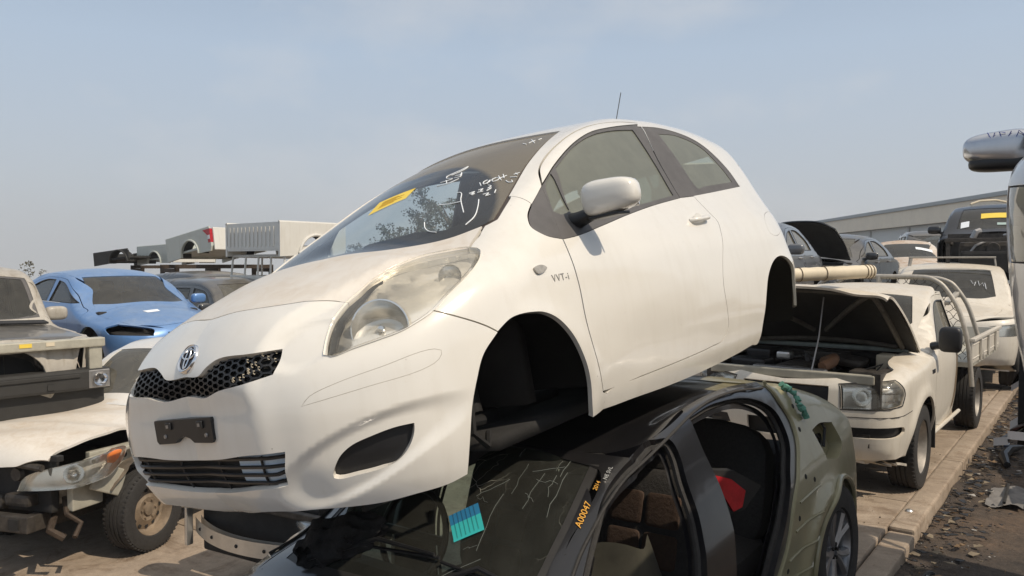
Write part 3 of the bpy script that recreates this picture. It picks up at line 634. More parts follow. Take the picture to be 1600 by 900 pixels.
def vehicle(name, label, cat, M, B, s, paint_m, group=None, grid=.05, sides=(-1, 1)):
    """body skin from charts; s holds the outlines"""
    root = thing(name, label, cat, mat=M, group=group)
    L = s['L']; W = s['W']; ue = L-.45+.8; step = s.get('step', .03); bz = s['bot']
    sh = s['shoulder']                       # from the nose centre to the tail centre
    arches = s.get('arches', [])
    side = list(sh)+[(ue, bz+.06, 1)]
    for (x, z, r) in sorted(arches, key=lambda a: -a[0]):
        side += arch_pts(B, x, z, r, -15, 195, W, -12) if False else [p for p in arch_pts(B, x, z, r, 195, -15, W)[::-1]]
    side += [(.0, bz+.05, 1)]
    nose = s.get('nose_holes', []); lamps = s.get('lamps', []); doors = s.get('doors', []); wins = s.get('windows', [])
    front = s.get('skin_from', None)
    if front is not None:
        side = [p for p in side if p[0] >= front[0]]; side = [(front[0], front[1], 1)]+side+[(front[0], bz+.05, 1)]
    sk = MB()
    for sd in sides:
        half_h = [h[1] for h in nose]+[l[1] for l in lamps]+[d[0] for d in doors]+wins
        panel(B, sk, 'w', side, holes=half_h, side=sd, grid=grid, step=step, gap=.0006, flange=.02)
    top = wchart_top(B, sh); top[0] = (top[0][0], 0, 1); top[-1] = (top[-1][0], 0, 1)
    bon = s.get('bonnet'); ws = s.get('ws'); th_ = [h for h in (bon, ws) if h]
    panel(B, sk, 'top', top, holes=th_+s.get('top_holes', []), half=True, grid=grid, step=step, gap=.0006, flange=.02)
    body = sk.build('body', paint_m, root)
    if bon:
        mb = MB(); panel(B, mb, 'top', bon, half=True, grid=grid, step=step, gap=.003, flange=.02)
        bo = mb.build('bonnet', s.get('bonnet_mat', paint_m), root)
        ub = MB(); panel(B, ub, 'top', bon, half=True, grid=grid*1.5, step=step, gap=.012, flange=0, off=.03); ub.build('bonnet_lining', s.get('lining', MAT['dark']), bo)
        if s.get('bonnet_open'):
            hx, hz, ang = s['bonnet_open']
            bo.matrix_local = Matrix.Translation((hx, 0, hz)) @ Matrix.Rotation(R(ang), 4, 'Y') @ Matrix.Translation((-hx, 0, -hz))
    if ws:
        panel(B, MB(), 'top', ws, half=True, grid=grid, step=step, gap=.004, off=.006, flange=.002).build('windscreen', s.get('ws_mat', MAT['glass']), root)
        k = s.get('ws_border')
        if k:
            inner = [p for p in k]; panel(B, MB(), 'top', ws, half=True, holes=[inner], grid=grid, step=step, gap=.002, off=.004, flange=.002).build('windscreen_seal', MAT['trim'], root)
    for sd in sides:
        for (nm, poly, mt, off) in nose:
            panel(B, MB(), 'w', poly, side=sd, grid=grid, step=step, gap=-.004, off=off, flange=0).build(nm, mt, root)
        for l in lamps:
            nm, poly = l[:2]
            if len(l) > 2 and l[2] is None:
                panel(B, MB(), 'w', poly, side=sd, grid=grid, step=step, gap=-.01, off=.10, flange=0).build('lamp_hole', MAT['dark'], root); continue
            o = panel(B, MB(), 'w', poly, side=sd, grid=grid*.6, step=step*.5, gap=.003, off=.003, flange=.004).build(nm, l[2] if len(l) > 2 else MAT['lampglass'], root)
            if nm == 'headlight':
                panel(B, MB(), 'w', poly, side=sd, grid=grid*.6, step=step, gap=.004, off=.05, flange=-.045).build('lamp_housing', MAT['lamp_body'], o)
        for (dp, dw, hx) in doors:
            d = panel(B, MB(), 'w', dp, holes=dw, side=sd, grid=grid, step=step*.7, gap=.0035, flange=.02).build('door', s.get('door_mat', paint_m), root)
            for w in dw:
                panel(B, MB(), 'w', w, side=sd, grid=grid, step=step*.7, gap=-.004, off=.012, flange=0).build('window', s.get('side_glass', MAT['glass']), d)
                Lw = spline(w, step*.7); P = B.solve('w', Lw[:, 0], Lw[:, 1])-B.normal(B.solve('w', Lw[:, 0], Lw[:, 1]))*.003
                MB().tube([p*np.array([1, sd, 1]) for p in P], .008, n=5, closed=True).build('window_seal', MAT['black_plastic'], d)
            if hx:
                f = B.solve('w', np.array([hx[0]]), np.array([hx[1]]))[0]*np.array([1, sd, 1])
                MB().tube([f+np.array([-.08, -sd*.005, 0]), f+np.array([-.06, sd*.022, .002]), f+np.array([.06, sd*.022, .006]), f+np.array([.08, -sd*.005, .006])], .013, n=8).build('door_handle', s.get('handle_mat', paint_m), d)
        for w in wins:
            panel(B, MB(), 'w', w, side=sd, grid=grid, step=step, gap=-.004, off=.010, flange=0).build('side_window', s.get('side_glass', MAT['glass']), root)
        for (x, z, r) in arches:
            A = np.linspace(R(-12), R(192), 16); rows = [(r+.004, W-.05), (r+.01, W-.12), (r, W-.40), (.02, W-.42)]
            MB().grid(np.array([[(x+q*math.cos(t), sd*y, z+q*math.sin(t)) for t in A] for q, y in rows])).build('wheel_housing', MAT['liner'], root)
        if s.get('mirror'):
            mx_, mz_ = s['mirror']; my = W+.07
            P = superell((0, 0, 0), (.06, .11, .075), .6, .55, n=20); o = MB().grid((P+np.array([mx_, my, mz_]))*np.array([1, sd, 1]), closed_v=True).build('door_mirror', s.get('mirror_mat', paint_m), root)
            MB().tube([(mx_-.02, sd*(W-.12), mz_-.09), (mx_, sd*(my-.08), mz_-.04)], .028, n=8).build('mirror_arm', MAT['black_plastic'], o)
    for wq in s.get('wheels', []):
        x, r, wid, style = wq[:4]
        for sd in sides: wheel(root, (x, sd*(W-wid*.5-.01), wq[4] if len(wq) > 4 else r), r, wid, style, sd, wq[5] if len(wq) > 5 else None)
    # cabin block, seats and floor
    if s.get('cabin'):
        x0, x1, zb, zr = s['cabin']
        mb = MB(); mb.box(((.45+L)/2, 0, bz+.10), (L-1.1, 2*W-.45, .10)); mb.box((x0-.1, 0, (zb+bz)/2+.02), (.30, 2*W-.36, zb-bz-.08), bev=.05)
        mb.box((x1+.2, 0, (zb+bz)/2), (.3, 2*W-.4, zb-bz-.1), bev=.05); mb.box((x0*.5, 0, bz+.36), (x0*.62, 2*W-.80, .36), bev=.05) if s.get('engine_block', True) else None
        mb.build('floor_pan', MAT['dark'], root)
        for k, x in enumerate([x0+.75]+([x0+1.6] if x1-x0 > 1.7 else [])):
            for y in (-.36, .36):
                mb = MB(); rt = Matrix.Rotation(R(14), 3, 'Y'); mb.grid(superell((x-.05, y, zb-.45), (.26, .24, .09), .5, .4, n=12), closed_v=True)
                mb.grid(superell((x+.25, y, zb-.10), (.07, .23, .32), .5, .5, n=12, rot=rt), closed_v=True); mb.grid(superell((x+.36, y, zb+.27), (.045, .12, .085), .6, .6, n=12, rot=rt), closed_v=True)
                mb.build('seat', s.get('seat_mat', MAT['seat']), root)
    return root, body

MAT['glass'] = glass('car_glass', (.35, .42, .40), dust=.30, dcol=(.30, .28, .23), dvar=.4)
MAT['glass_clean'] = glass('cleaner_car_glass', (.40, .48, .46), dust=.12, dcol=(.30, .28, .23), dvar=.6)
MAT['rim_steel'] = plain('painted_steel_rim', (.36, .33, .29), .5, .5, var=.3, scale=14)
MAT['alloy'] = plain('dull_alloy', (.30, .30, .31), .35, .8, var=.15, scale=14)
MAT['blue'] = paint('blue_paint', (.08, .21, .47), dust=(.36, .41, .46), top=.45, side=.10, rough=.30, metal=.25, coat=.8, spots=.1)
MAT['gblack'] = paint('gloss_black_paint', (.006, .006, .008), dust=(.14, .13, .11), top=.08, side=.012, rough=.28, coat=.55, spots=.08)
MAT['olive'] = paint('olive_paint', (.30, .28, .17), dust=(.38, .34, .24), top=.4, side=.14, rough=.34, metal=.1, coat=.6, spots=.2)
MAT['grey'] = paint('grey_paint', (.11, .115, .125), dust=(.30, .28, .25), top=.35, side=.08, rough=.25, metal=.4, coat=.8, spots=.1)
MAT['dgrey'] = paint('dark_grey_paint', (.030, .032, .036), dust=(.30, .27, .22), top=.5, side=.05, rough=.22, metal=.2, coat=.9, spots=.1)
MAT['silver'] = paint('silver_paint', (.50, .50, .51), dust=(.40, .35, .29), top=.4, side=.10, rough=.28, metal=.35, coat=.8, spots=.1)
MAT['owhite'] = paint('old_white_paint', (.68, .64, .56), dust=(.40, .32, .22), top=.5, side=.16, rough=.35, coat=.4, spots=.7)
MAT['dwhite'] = paint('dusty_white_paint', (.70, .68, .62), dust=(.36, .24, .15), top=.95, side=.12, rough=.4, coat=.3, spots=.3)
MAT['navy'] = paint('navy_paint', (.02, .035, .075), dust=(.25, .25, .25), top=.3, side=.05, rough=.25, metal=.2, coat=.8)
MAT['bluegrey'] = paint('blue_grey_bonnet_paint', (.05, .055, .075), dust=(.26, .27, .30), top=.55, side=.1, rough=.3, metal=.3, coat=.7)
MAT['beige'] = plain('primed_metal', (.42, .40, .33), .5, .2, var=.25, scale=6)
MAT['alu'] = plain('aluminium', (.62, .61, .58), .35, .85, var=.18, scale=5)
MAT['grime'] = plain('oily_engine_metal', (.060, .052, .044), .6, .4, var=.6, scale=14, bump=.3)
MAT['galv'] = plain('dusty_galvanised_tube', (.40, .37, .32), .55, .3, var=.2, scale=20)
MAT['brown'] = plain('brown_stripe', (.16, .11, .06), .5, var=.2)
MAT['teal'] = plain('teal_paper', (.03, .42, .42), .7, var=.1)
MAT['tealblue'] = plain('blue_paper', (.015, .16, .32), .7, var=.1)
MAT['cloth'] = plain('black_cloth', (.012, .011, .011), .95, var=.5, scale=30, bump=.5)
MAT['woodgrey'] = plain('weathered_plank', (.20, .16, .11), .9, var=.35, scale=7)
MAT['orange_pen'] = plain('orange_paint_pen', (.75, .38, .06), .7, var=.1)
MAT['brace'] = plain('dusty_brace', (.085, .078, .066), .8, var=.4)
MAT['grimy_white'] = paint('grimy_white_paint', (.50, .47, .41), dust=(.16, .13, .10), top=.45, side=.40, rough=.45, coat=.2, spots=.8, streak=.25)
# ================================================================ ground, slab, kerb
def struct(o): o['kind'] = 'structure'; return o
KD = Vector((.60, .80, 0)); KN = Vector((.80, -.60, 0))        # along the kerb, and away from the slab
K0 = Vector((2.215, 4.64, 0))                                   # a point on the slab's edge
MAT['dirt'], t, b = new_mat('oily_dirt')
n1 = noise(t, .8, 6, .7); n2 = noise(t, 14, 6, .75); n3 = noise(t, 90, 3, .7)
c1 = ramp(t, n1.outputs[0], [(.35, (.040, .032, .026)), (.55, (.085, .062, .045)), (.75, (.16, .10, .06))]); c2 = ramp(t, n2.outputs[0], [(.3, (.55,)*3), (.7, (1.25,)*3)]); c3 = ramp(t, n3.outputs[0], [(.3, (.75,)*3), (.72, (1.3,)*3)])
cc = mixc(t, 1, c1.outputs[0], c2.outputs[0], 'MULTIPLY'); cc = mixc(t, 1, cc.outputs[0], c3.outputs[0], 'MULTIPLY'); t.links.new(cc.outputs[0], b.inputs['Base Color']); b.inputs['Roughness'].default_value = .9
bp = N_(t, 'ShaderNodeBump'); bp.inputs['Distance'].default_value = .03; bp.inputs['Strength'].default_value = .8; t.links.new(n2.outputs[0], bp.inputs['Height']); t.links.new(bp.outputs[0], b.inputs['Normal'])
MAT['concrete'], t, b = new_mat('worn_concrete')
n1 = noise(t, .7, 6, .65); n2 = noise(t, 9, 6, .7); n3 = noise(t, 120, 2, .7); n4 = noise(t, 2.6, 5, .75, dist=1.2)
c1 = ramp(t, n1.outputs[0], [(.3, (.29, .225, .165)), (.7, (.38, .305, .23))]); c2 = ramp(t, n2.outputs[0], [(.3, (.78,)*3), (.7, (1.12,)*3)]); c3 = ramp(t, n3.outputs[0], [(.3, (.85,)*3), (.7, (1.12,)*3)])
c4 = ramp(t, n4.outputs[0], [(.50, (1,)*3), (.66, (.62, .57, .52))])
cc = c1
for q in (c2, c3, c4): cc = mixc(t, 1, cc.outputs[0], q.outputs[0], 'MULTIPLY')
t.links.new(cc.outputs[0], b.inputs['Base Color']); b.inputs['Roughness'].default_value = .88
bp = N_(t, 'ShaderNodeBump'); bp.inputs['Distance'].default_value = .006; bp.inputs['Strength'].default_value = .7; t.links.new(n2.outputs[0], bp.inputs['Height']); t.links.new(bp.outputs[0], b.inputs['Normal'])
rndg = np.random.RandomState(3)
# yard ground out to the horizon
gz = lambda x: -.66+.06*min(0, x+5)          # the yard falls away to the left
g = MB(); g.grid(np.array([[(x, y, gz(x)) for x in (-900, -300, -60, -5, 30, 900)] for y in (-900, 0, 60, 1500)])); struct(g.build('ground', MAT['dirt'], shade=False))
def kp(s_, w_, z): q_ = K0+KD*s_+KN*w_; return (q_.x, q_.y, z)
g = MB(); g.add([kp(-60, -1.0, -.145), kp(-60, 300, -.145), kp(300, 300, -.145), kp(300, -1.0, -.145)], [(0, 1, 2, 3)], smooth=False); struct(g.build('upper_ground', MAT['dirt']))
# the lane's uneven surface beside the slab
nx, ny = 60, 150; G = np.zeros((ny, nx, 3))
ph_ = [(rndg.uniform(.8, 6), rndg.uniform(.8, 6), rndg.uniform(0, 6), rndg.uniform(.3, 1)) for _ in range(14)]
for i in range(ny):
    for j in range(nx):
        s_ = -6+26*i/ny; w_ = .02+3.4*j/nx; p = K0+KD*s_+KN*w_
        h = sum(a*math.sin(fx*w_*1.7+fy*s_*.9+ph) for fx, fy, ph, a in ph_)*.0035+.04*math.exp(-(w_/.28)**2)*(.7+.3*math.sin(s_*3.1)+.25*math.sin(s_*7.7))
        G[i, j] = (p.x, p.y, -.128+h)
struct(MB().grid(G).build('lane', MAT['dirt'], shade=True))
# slab in three pours with thin joints
def strip(name, s0, s1, w0, w1, z0, z1, mat, bev=.012):
    c = K0+KD*((s0+s1)/2)+KN*((w0+w1)/2); mb = MB(); mb.box((0, 0, 0), (abs(w1-w0), s1-s0, z1-z0), bev=bev); o = mb.build(name, mat, shade=False); o.location = (c.x, c.y, (z0+z1)/2); o.rotation_euler = (0, 0, math.atan2(-KD.x, KD.y)); return o
for s0, s1 in ((-9, -2.1), (-2.09, 1.62), (1.63, 5.2), (5.21, 9.5), (9.51, 16), (16.01, 40)): struct(strip('concrete_slab', s0, s1, -2.55, -.16, -.72, 0, MAT['concrete']))
for s0, s1 in ((-9, -1.0), (-.99, 4.2), (4.21, 9.5), (9.51, 17), (17.01, 30)): struct(strip('lower_slab', s0, s1, -20, -2.56, -.9, -.645, MAT['concrete']))
for s0, s1, dz in ((-9, -1.9, -.035), (-1.89, -.55, -.03), (-.54, .9, -.02), (.92, 3.25, .004), (3.28, 5.5, .0), (5.54, 8.4, -.01), (8.45, 12, 0), (12.02, 25, 0)): struct(strip('kerb', s0, s1, -.155 if dz > -.015 else -.15, .012 if dz > -.015 else .02, -.22, dz, MAT['concrete'], .018))
# ================================================================ litter along the kerb: bits of car plastic, leaves, wire
rl = random.Random(11)
def shard(mb, c, s, m=0):
    a = [rl.uniform(0, 6.28) for _ in range(5)]; a.sort(); P = np.array([(math.cos(q)*s*rl.uniform(.5, 1), math.sin(q)*s*rl.uniform(.4, 1)) for q in a])
    if len(P) < 3: return
    z = [rl.uniform(0, s*.35) for _ in range(5)]; V = [(c.x+p[0], c.y+p[1], c.z+zz) for p, zz in zip(P, z)]
    V2 = [(v[0], v[1], v[2]+.004) for v in V]; mb.add(V+V2, [(4, 3, 2, 1, 0), (5, 6, 7, 8, 9)]+[(i, (i+1) % 5, 5+(i+1) % 5, 5+i) for i in range(5)], m=m, smooth=False)
mb = MB()
for k in range(2200):
    s_ = rl.uniform(-3, 14); w_ = .03+abs(rl.gauss(0, .20)) if rl.random() < .75 else rl.uniform(.05, 2.6); p = K0+KD*s_+KN*w_; p.z = -.105 if w_ > .3 else -.085
    shard(mb, p, rl.choice([.008, .012, .018, .028, .05]) if w_ < .6 else rl.choice([.008, .012, .03]), m=rl.choices([0, 1, 2, 3], [8, 2, 2, .5])[0])
for k in range(500):
    s_ = rl.uniform(-3, 9); p = K0+KD*s_-KN*rl.uniform(.17, 1.9); p.z = .002; shard(mb, p, rl.choice([.004, .007, .011]), m=rl.choice([0, 2]))
o = mb.build('litter', [MAT['black_plastic'], plain('dry_leaf', (.16, .10, .05), .8, var=.4), MAT['woodgrey'], plain('pale_scrap', (.34, .32, .29), .5, var=.3)]); o['kind'] = 'stuff'
def debris(name, label, cat, s_, w_, z, parts, group=None):
    p = K0+KD*s_+KN*w_; t_ = thing(name, label, cat, (p.x, p.y, z), math.atan2(KD.y, KD.x), group)
    for nm, fn, m_ in parts: q = MB(); fn(q); q.build(nm, m_, t_)
    return t_
debris('torn_bumper_strip', 'torn black plastic bumper strip lying in the dirt at the far end of the kerb', 'plastic strip', 4.2, .32, -.10, [('strip', lambda q: q.tube([(-.45, 0, .02), (-.2, .05, .05), (.1, .03, .06), (.45, -.06, .03)], [.03, .045, .045, .02], n=8), MAT['black_plastic']), ('clip', lambda q: q.box((.1, .05, .10), (.12, .05, .03), bev=.01), MAT['navy'])])
debris('grey_undertray_piece', 'flat grey broken undertray piece on the dirt beside the kerb', 'plastic sheet', 2.6, .42, -.11, [('sheet', lambda q: q.grid(np.array([[(-.32+.64*i/9+.03*math.sin(j), -.13+.26*j/6, .02+.018*math.sin(i*1.3+j)) for j in range(7)] for i in range(10)])), plain('faded_grey_plastic', (.16, .15, .14), .75, var=.3)), ('rib', lambda q: q.tube([(-.3, 0, .04), (.3, .02, .05)], .012, n=6), MAT['dark'])])
debris('broken_lamp_bezel', 'cracked black lamp bezel lying under the near kerb', 'lamp bezel', .25, .22, -.10, [('bezel', lambda q: q.tube([(.09*math.cos(a), .05*math.sin(a), .03+.01*math.sin(3*a)) for a in np.linspace(0, 5.2, 22)], .014, n=6), MAT['black_plastic']), ('lens_piece', lambda q: q.box((.02, .01, .03), (.09, .05, .006), rot=Matrix.Rotation(.3, 3, 'X')), MAT['lampglass'])])
debris('bent_trim_length', 'bent dark trim length half on the near kerb', 'trim', -.7, .10, -.04, [('trim', lambda q: q.tube([(-.3, 0, .03), (-.1, .03, .06), (.12, 0, .03), (.3, .04, .02)], .012, n=6), MAT['black_plastic'])])
debris('wheel_centre_cap', 'round silver wheel cap lying on the slab edge near the open-bonnet ute', 'cap', 1.35, -.10, 0.0, [('cap', lambda q: q.lathe([(0, .02), (.02, .02), (.028, .01), (.028, 0)], n=20, axis='z'), MAT['alu'])])
# ================================================================ warehouse behind the yard
MAT['sheet'], t, b = new_mat('grey_wall_sheeting'); tcn = N_(t, 'ShaderNodeTexCoord'); wv = N_(t, 'ShaderNodeTexWave'); wv.inputs['Scale'].default_value = 1.6; t.links.new(tcn.outputs['Object'], wv.inputs[0])
cr = ramp(t, wv.outputs[0], [(.0, (.62, .64, .62)), (.12, (.74, .76, .73)), (1, (.76, .78, .75))]); t.links.new(cr.outputs[0], b.inputs['Base Color']); b.inputs['Roughness'].default_value = .7
bp = N_(t, 'ShaderNodeBump'); bp.inputs['Distance'].default_value = .05; t.links.new(wv.outputs[0], bp.inputs['Height']); t.links.new(bp.outputs[0], b.inputs['Normal'])
# long wall running away to the left: near end to the right of the picture
wh = thing('warehouse', 'long grey and beige sheet-metal warehouse behind the stacked cars', 'warehouse', (29.2, 36, 0), R(86.6))
LW = 75
q = MB(); q.box((LW/2-10, 0, 2.4), (LW, .3, 5.2)); q.build('wall', MAT['sheet'], wh)
q = MB(); q.box((LW/2-10, .30, 5.25), (LW, .5, 1.25)); q.build('fascia', plain('beige_cladding', (.84, .75, .60), .7, var=.06, scale=1), wh)
q = MB(); q.box((LW/2-10, .38, 5.98), (LW+.3, .55, .30), bev=.05); q.build('gutter', plain('grey_gutter', (.42, .45, .45), .6, var=.1), wh)
q = MB(); q.add([(-10, .0, 6.1), (LW-10, 0, 6.1), (LW-10, -14, 7.6), (-10, -14, 7.6)], [(0, 1, 2, 3)]); q.build('roof', MAT['sheet'], wh)
q = MB(); q.box((LW/2-10, -.1, 4.62), (LW, .62, .08)); q.build('soffit', MAT['grey'], wh)
for x in (2, 9.5, 17, 24.5, 32, 39.5): MB().box((x, .22, 2.2), (.22, .16, 4.7)).build('downpipe', plain('downpipe_grey', (.46, .46, .44), .6), wh)
for x in (5.8, 21, 36): MB().box((x, .17, 1.9), (3.2, .06, 3.6)).build('doorway', MAT['navy'], wh)
# ================================================================ trees: gums beyond the yard
MAT['leaf'] = plain('gum_leaves', (.060, .068, .040), .8, var=.5, scale=.9)
MAT['leaf2'] = plain('dry_gum_leaves', (.085, .078, .045), .8, var=.5, scale=.9)
MAT['bark'] = plain('gum_bark', (.20, .16, .12), .9, var=.4, scale=3)
def gum(x, y, h, seed, label, w=1.0, n=2600, mat=None):
    r_ = random.Random(seed); t_ = thing('gum_tree', label, 'tree', (x, y, gz(x)), group='gum trees beyond the yard')
    q = MB(); tips = []
    q.tube([(0, 0, 0), (.1*w, 0, h*.25), (.0, .1, h*.5), (.2, 0, h*.62)], [h*.030, h*.024, h*.018, h*.010], n=8)
    for k in range(9):
        a_ = r_.uniform(0, 6.28); z0 = h*r_.uniform(.22, .58); L_ = h*r_.uniform(.22, .42)*w; e = Vector((math.cos(a_)*L_, math.sin(a_)*L_, z0+h*r_.uniform(.10, .36)))
        m_ = Vector((e.x*.45, e.y*.45, z0+(e.z-z0)*.65)); q.tube([(0, 0, z0), m_, e], [h*.012, h*.008, h*.004], n=5); tips += [e, m_]
    tips += [Vector((0, 0, h*.8)), Vector((.1*h*w, 0, h*.9))]
    q.build('trunk', MAT['bark'], t_)
    V = []; F = []
    cl = []
    for e in tips:
        for _ in range(4): cl.append((e+Vector([r_.gauss(0, h*.055*w), r_.gauss(0, h*.055*w), r_.gauss(0, h*.04)]), h*r_.uniform(.045, .095)))
    for k in range(n):
        c_, rr_ = r_.choice(cl); d_ = Vector([r_.gauss(0, 1) for _ in range(3)]).normalized()*rr_*r_.uniform(.5, 1.0); d_.z *= .7; p = c_+d_
        s_ = h*.011*r_.uniform(.6, 1.5); u_ = Vector([r_.gauss(0, 1) for _ in range(3)]).normalized(); v_ = u_.orthogonal().normalized(); b_ = len(V)
        V += [p-u_*s_, p+v_*s_*.6, p+u_*s_, p-v_*s_*.6]; F.append((b_, b_+1, b_+2, b_+3))
    mb_ = MB(); mb_.add([v[:] for v in V], F, smooth=False); mb_.build('crown', mat or MAT['leaf'], t_, recalc=False); return t_
gum(-21.4, 34, 3.5, 1, 'dusty round-topped tree at the far left behind the blue car', 1.3, 3000, MAT['leaf2'])
# ---------------------------------------------------------------- the white hatchback on top
def wiper_mask(t, fac):
    # two clean arcs swept by the wipers, dust left outside
    tc = N_(t, 'ShaderNodeTexCoord'); s = N_(t, 'ShaderNodeSeparateXYZ'); t.links.new(tc.outputs['Object'], s.inputs[0])
    def circ(cx, cy, r):
        a = N_(t, 'ShaderNodeVectorMath', operation='DISTANCE'); c = N_(t, 'ShaderNodeCombineXYZ')
        t.links.new(s.outputs[0], c.inputs[0]); t.links.new(s.outputs[1], c.inputs[1]); t.links.new(c.outputs[0], a.inputs[0]); a.inputs[1].default_value = (cx, cy, 0)
        m = N_(t, 'ShaderNodeMapRange'); m.inputs[1].default_value = r-.012; m.inputs[2].default_value = r+.012; t.links.new(a.outputs['Value'], m.inputs[0]); return m
    a = circ(.68, .36, .70); b = circ(.72, -.05, .62); mn = N_(t, 'ShaderNodeMath', operation='MINIMUM'); t.links.new(a.outputs[0], mn.inputs[0]); t.links.new(b.outputs[0], mn.inputs[1])
    k = N_(t, 'ShaderNodeMath', operation='MULTIPLY_ADD'); t.links.new(mn.outputs[0], k.inputs[0]); k.inputs[1].default_value = .42; t.links.new(fac, k.inputs[2]); k.use_clamp = True
    return k.outputs[0]
MAT['hero_ws'] = glass('hatchback_windscreen', (.66, .76, .78), dust=.05, dcol=(.31, .27, .205), wiper=wiper_mask, refl=1)
MAT['hero_glass'] = glass('hatchback_side_glass', (.42, .50, .45), dust=.42, dcol=(.33, .34, .285), dvar=.15)
HERO_M = Matrix(HERO_MAT)
hero = thing('white_hatchback', 'white three-door hatchback with no wheels, nose down on top of the crushed black car', 'car', mat=HERO_M)
HB = hero_body()
P_ = HPOLY
def w2t(pts): 
    P = HB.solve('w', np.array([p[0] for p in pts]), np.array([p[1] for p in pts]))
    return [(float(q[0]), float(q[1])) + tuple(p[2:3]) for q, p in zip(P, pts)]
zc = float(HB.solve('top', np.array([.15]), np.array([0.]))[0, 2])
P_['bumper'][0] = (0.0, zc, 1)
P_['hood'][0] = (.15, 0.0, 1)
k = [i for i, p in enumerate(P_['hood']) if p[:2] == (0.6402, 0.3201)][0]
P_['hood'][k:] = [(.662, .31), (.655, .16), (.652, 0, 1)]
k = [i for i, p in enumerate(P_['windshield']) if p[:2] == (0.6402, 0.3201)][0]
P_['windshield'][:k+1] = [(.652, 0, 1), (.655, .16), (.662, .31)]
# the bonnet's outline follows the bumper's and the lamp's edges exactly
_ib = [i for i, p in enumerate(P_['bumper']) if p[:2] == (0.4031, 0.7796)][0]; _fe = spline(P_['bumper'][:_ib+1], .02, closed=False)
_hl = P_['headlight']; _it = [i for i, p in enumerate(_hl) if p[:2] == (0.7386, 0.8943)][0]; _te = spline(_hl[_it:]+[_hl[0]], .02, closed=False)[::-1]
_k = [i for i, p in enumerate(P_['hood']) if p[:2] == (0.7196, 0.6634)][-1]
_pf = w2t([tuple(p) for p in _fe]); _pt = w2t([tuple(p) for p in _te[1:]])
P_['hood'] = [(_pf[0][0], 0.0, 1)]+_pf[1:-1]+[_pf[-1][:2]+(1,)]+_pt[:-1]+[_pt[-1][:2]+(1,)]+P_['hood'][_k+1:]
HPN = lambda name, ch, poly, mat, parent=hero, **kw: panel(HB, MB(), ch, poly, **kw).build(name, mat, parent)
W = MAT['white']
def side_y(B, x, z):
    lo, hi = .2, 1.2
    for _ in range(24):
        m = (lo+hi)/2
        if B.F(np.array([x]), np.array([m]), np.array([z]))[0] < 0: lo = m
        else: hi = m
    return lo
k = [i for i, p in enumerate(P_['doortrim']) if p[:2] == (2.3187, 1.4402)][0]
P_['doortrim'][k] = (2.366, 1.455, 1); P_['doortrim'][k+1] = (2.281, 1.240)
# nose
bumper = HPN('front_bumper', 'w', P_['bumper'], W, holes=[P_['grille'], P_['lowgrille'], P_['fog']], half=True, gap=.0012, grid=.0095, step=.008, flange=.022)
for sd in (-1, 1):
    u_ = spline(P_['strip'], .012); q_ = HB.solve('w', u_[:, 0], u_[:, 1]); q_ = q_-HB.normal(q_)*.0004
    MB().tube(q_*np.array([1, sd, 1]), .0009, n=6, closed=True).build('bumper_groove', MAT['groove'], bumper)
HPN('bonnet', 'top', P_['hood'], MAT['white_bonnet'], half=True, grid=.02, flange=.02, gap=.0012)
for sd in (-1, 1):
    HPN('front_fender', 'w', P_['fender'], W, side=sd, gap=.003, flange=.02)
    HPN('side_marker', 'w', P_['sidemk'], MAT['marker_lens'], side=sd, off=-.007, flange=.012, grid=.01, step=.005)
def n2w(pts, y=.84):
    u, v = HB.to_chart('w', np.array([(p[0], y, p[1]) for p in pts])); return [(float(a), float(b)) for a, b in zip(u, v)]
# roof, pillars, quarters and sills are one welded shell
CP = [(3.0871, 1.0879, 1), (3.30, 1.22), (3.55, 1.345), (3.75, 1.375), (4.0999, 1.39, 1)]
i = [k for k, p in enumerate(P_['roof']) if p[:2] == (3.0871, 0.7511)][0]
P_['roof'] = P_['roof'][:i]+w2t(CP)[:-1]+[(w2t(CP)[-1][0], 0, 1)]
P_['roof'] = [(1.64, 0, 1), (1.66, .3)]+P_['roof'][2:]
P_['windshield'] = P_['windshield'][:-2]+[(1.66, .3), (1.64, 0, 1)]
i = [k for k, p in enumerate(P_['door']) if p[:2] == (2.4266, 1.04)][0]
drear = P_['door'][i:]
archr = [(2.70, .235), (2.735, .35), (2.785, .48), (2.84, .57), (2.93, .635), (3.04, .662), (3.14, .645), (3.215, .59), (3.26, .49), (3.285, .36)]
quarter = [drear[0]]+drear[1:]+[(1.1628, .2974, 1), (1.1518, .2402, 1), (1.22, .236), (1.38, .231), (1.65, .219), (2.0, .213), (2.42, .224), (2.62, .238, 1)]+[(a, b) for a, b in archr[:-1]]+[archr[-1]+(1,), (3.42, .33), (3.8, .31), (4.0999, .30, 1)]+[(4.0999, 1.39, 1)]+CP[::-1][1:-1]+[(3.0871, 1.0879, 1), (2.6457, 1.0551)]
taillamp = [(3.36, 1.02, 1), (3.40, 1.10), (3.52, 1.12, 1), (3.66, 1.0), (3.70, .84), (3.62, .80, 1), (3.47, .86)]
rearwin = [(3.72, 1.08, 1), (4.08, 1.05, 1), (4.08, 1.33, 1), (3.80, 1.32, 1), (3.70, 1.22)]
shell = MB()
panel(HB, shell, 'top', P_['roof'], half=True, grid=.025, gap=.0005, flange=.015)
for sd in (-1, 1):
    panel(HB, shell, 'w', quarter, side=sd, holes=[taillamp, rearwin]+([P_['flap']] if sd == -1 else []), gap=.0006, flange=.015)
body_shell = shell.build('body_shell', W, hero)
HPN('fuel_flap', 'w', P_['flap'], W, body_shell, side=-1, gap=.001, flange=.004)
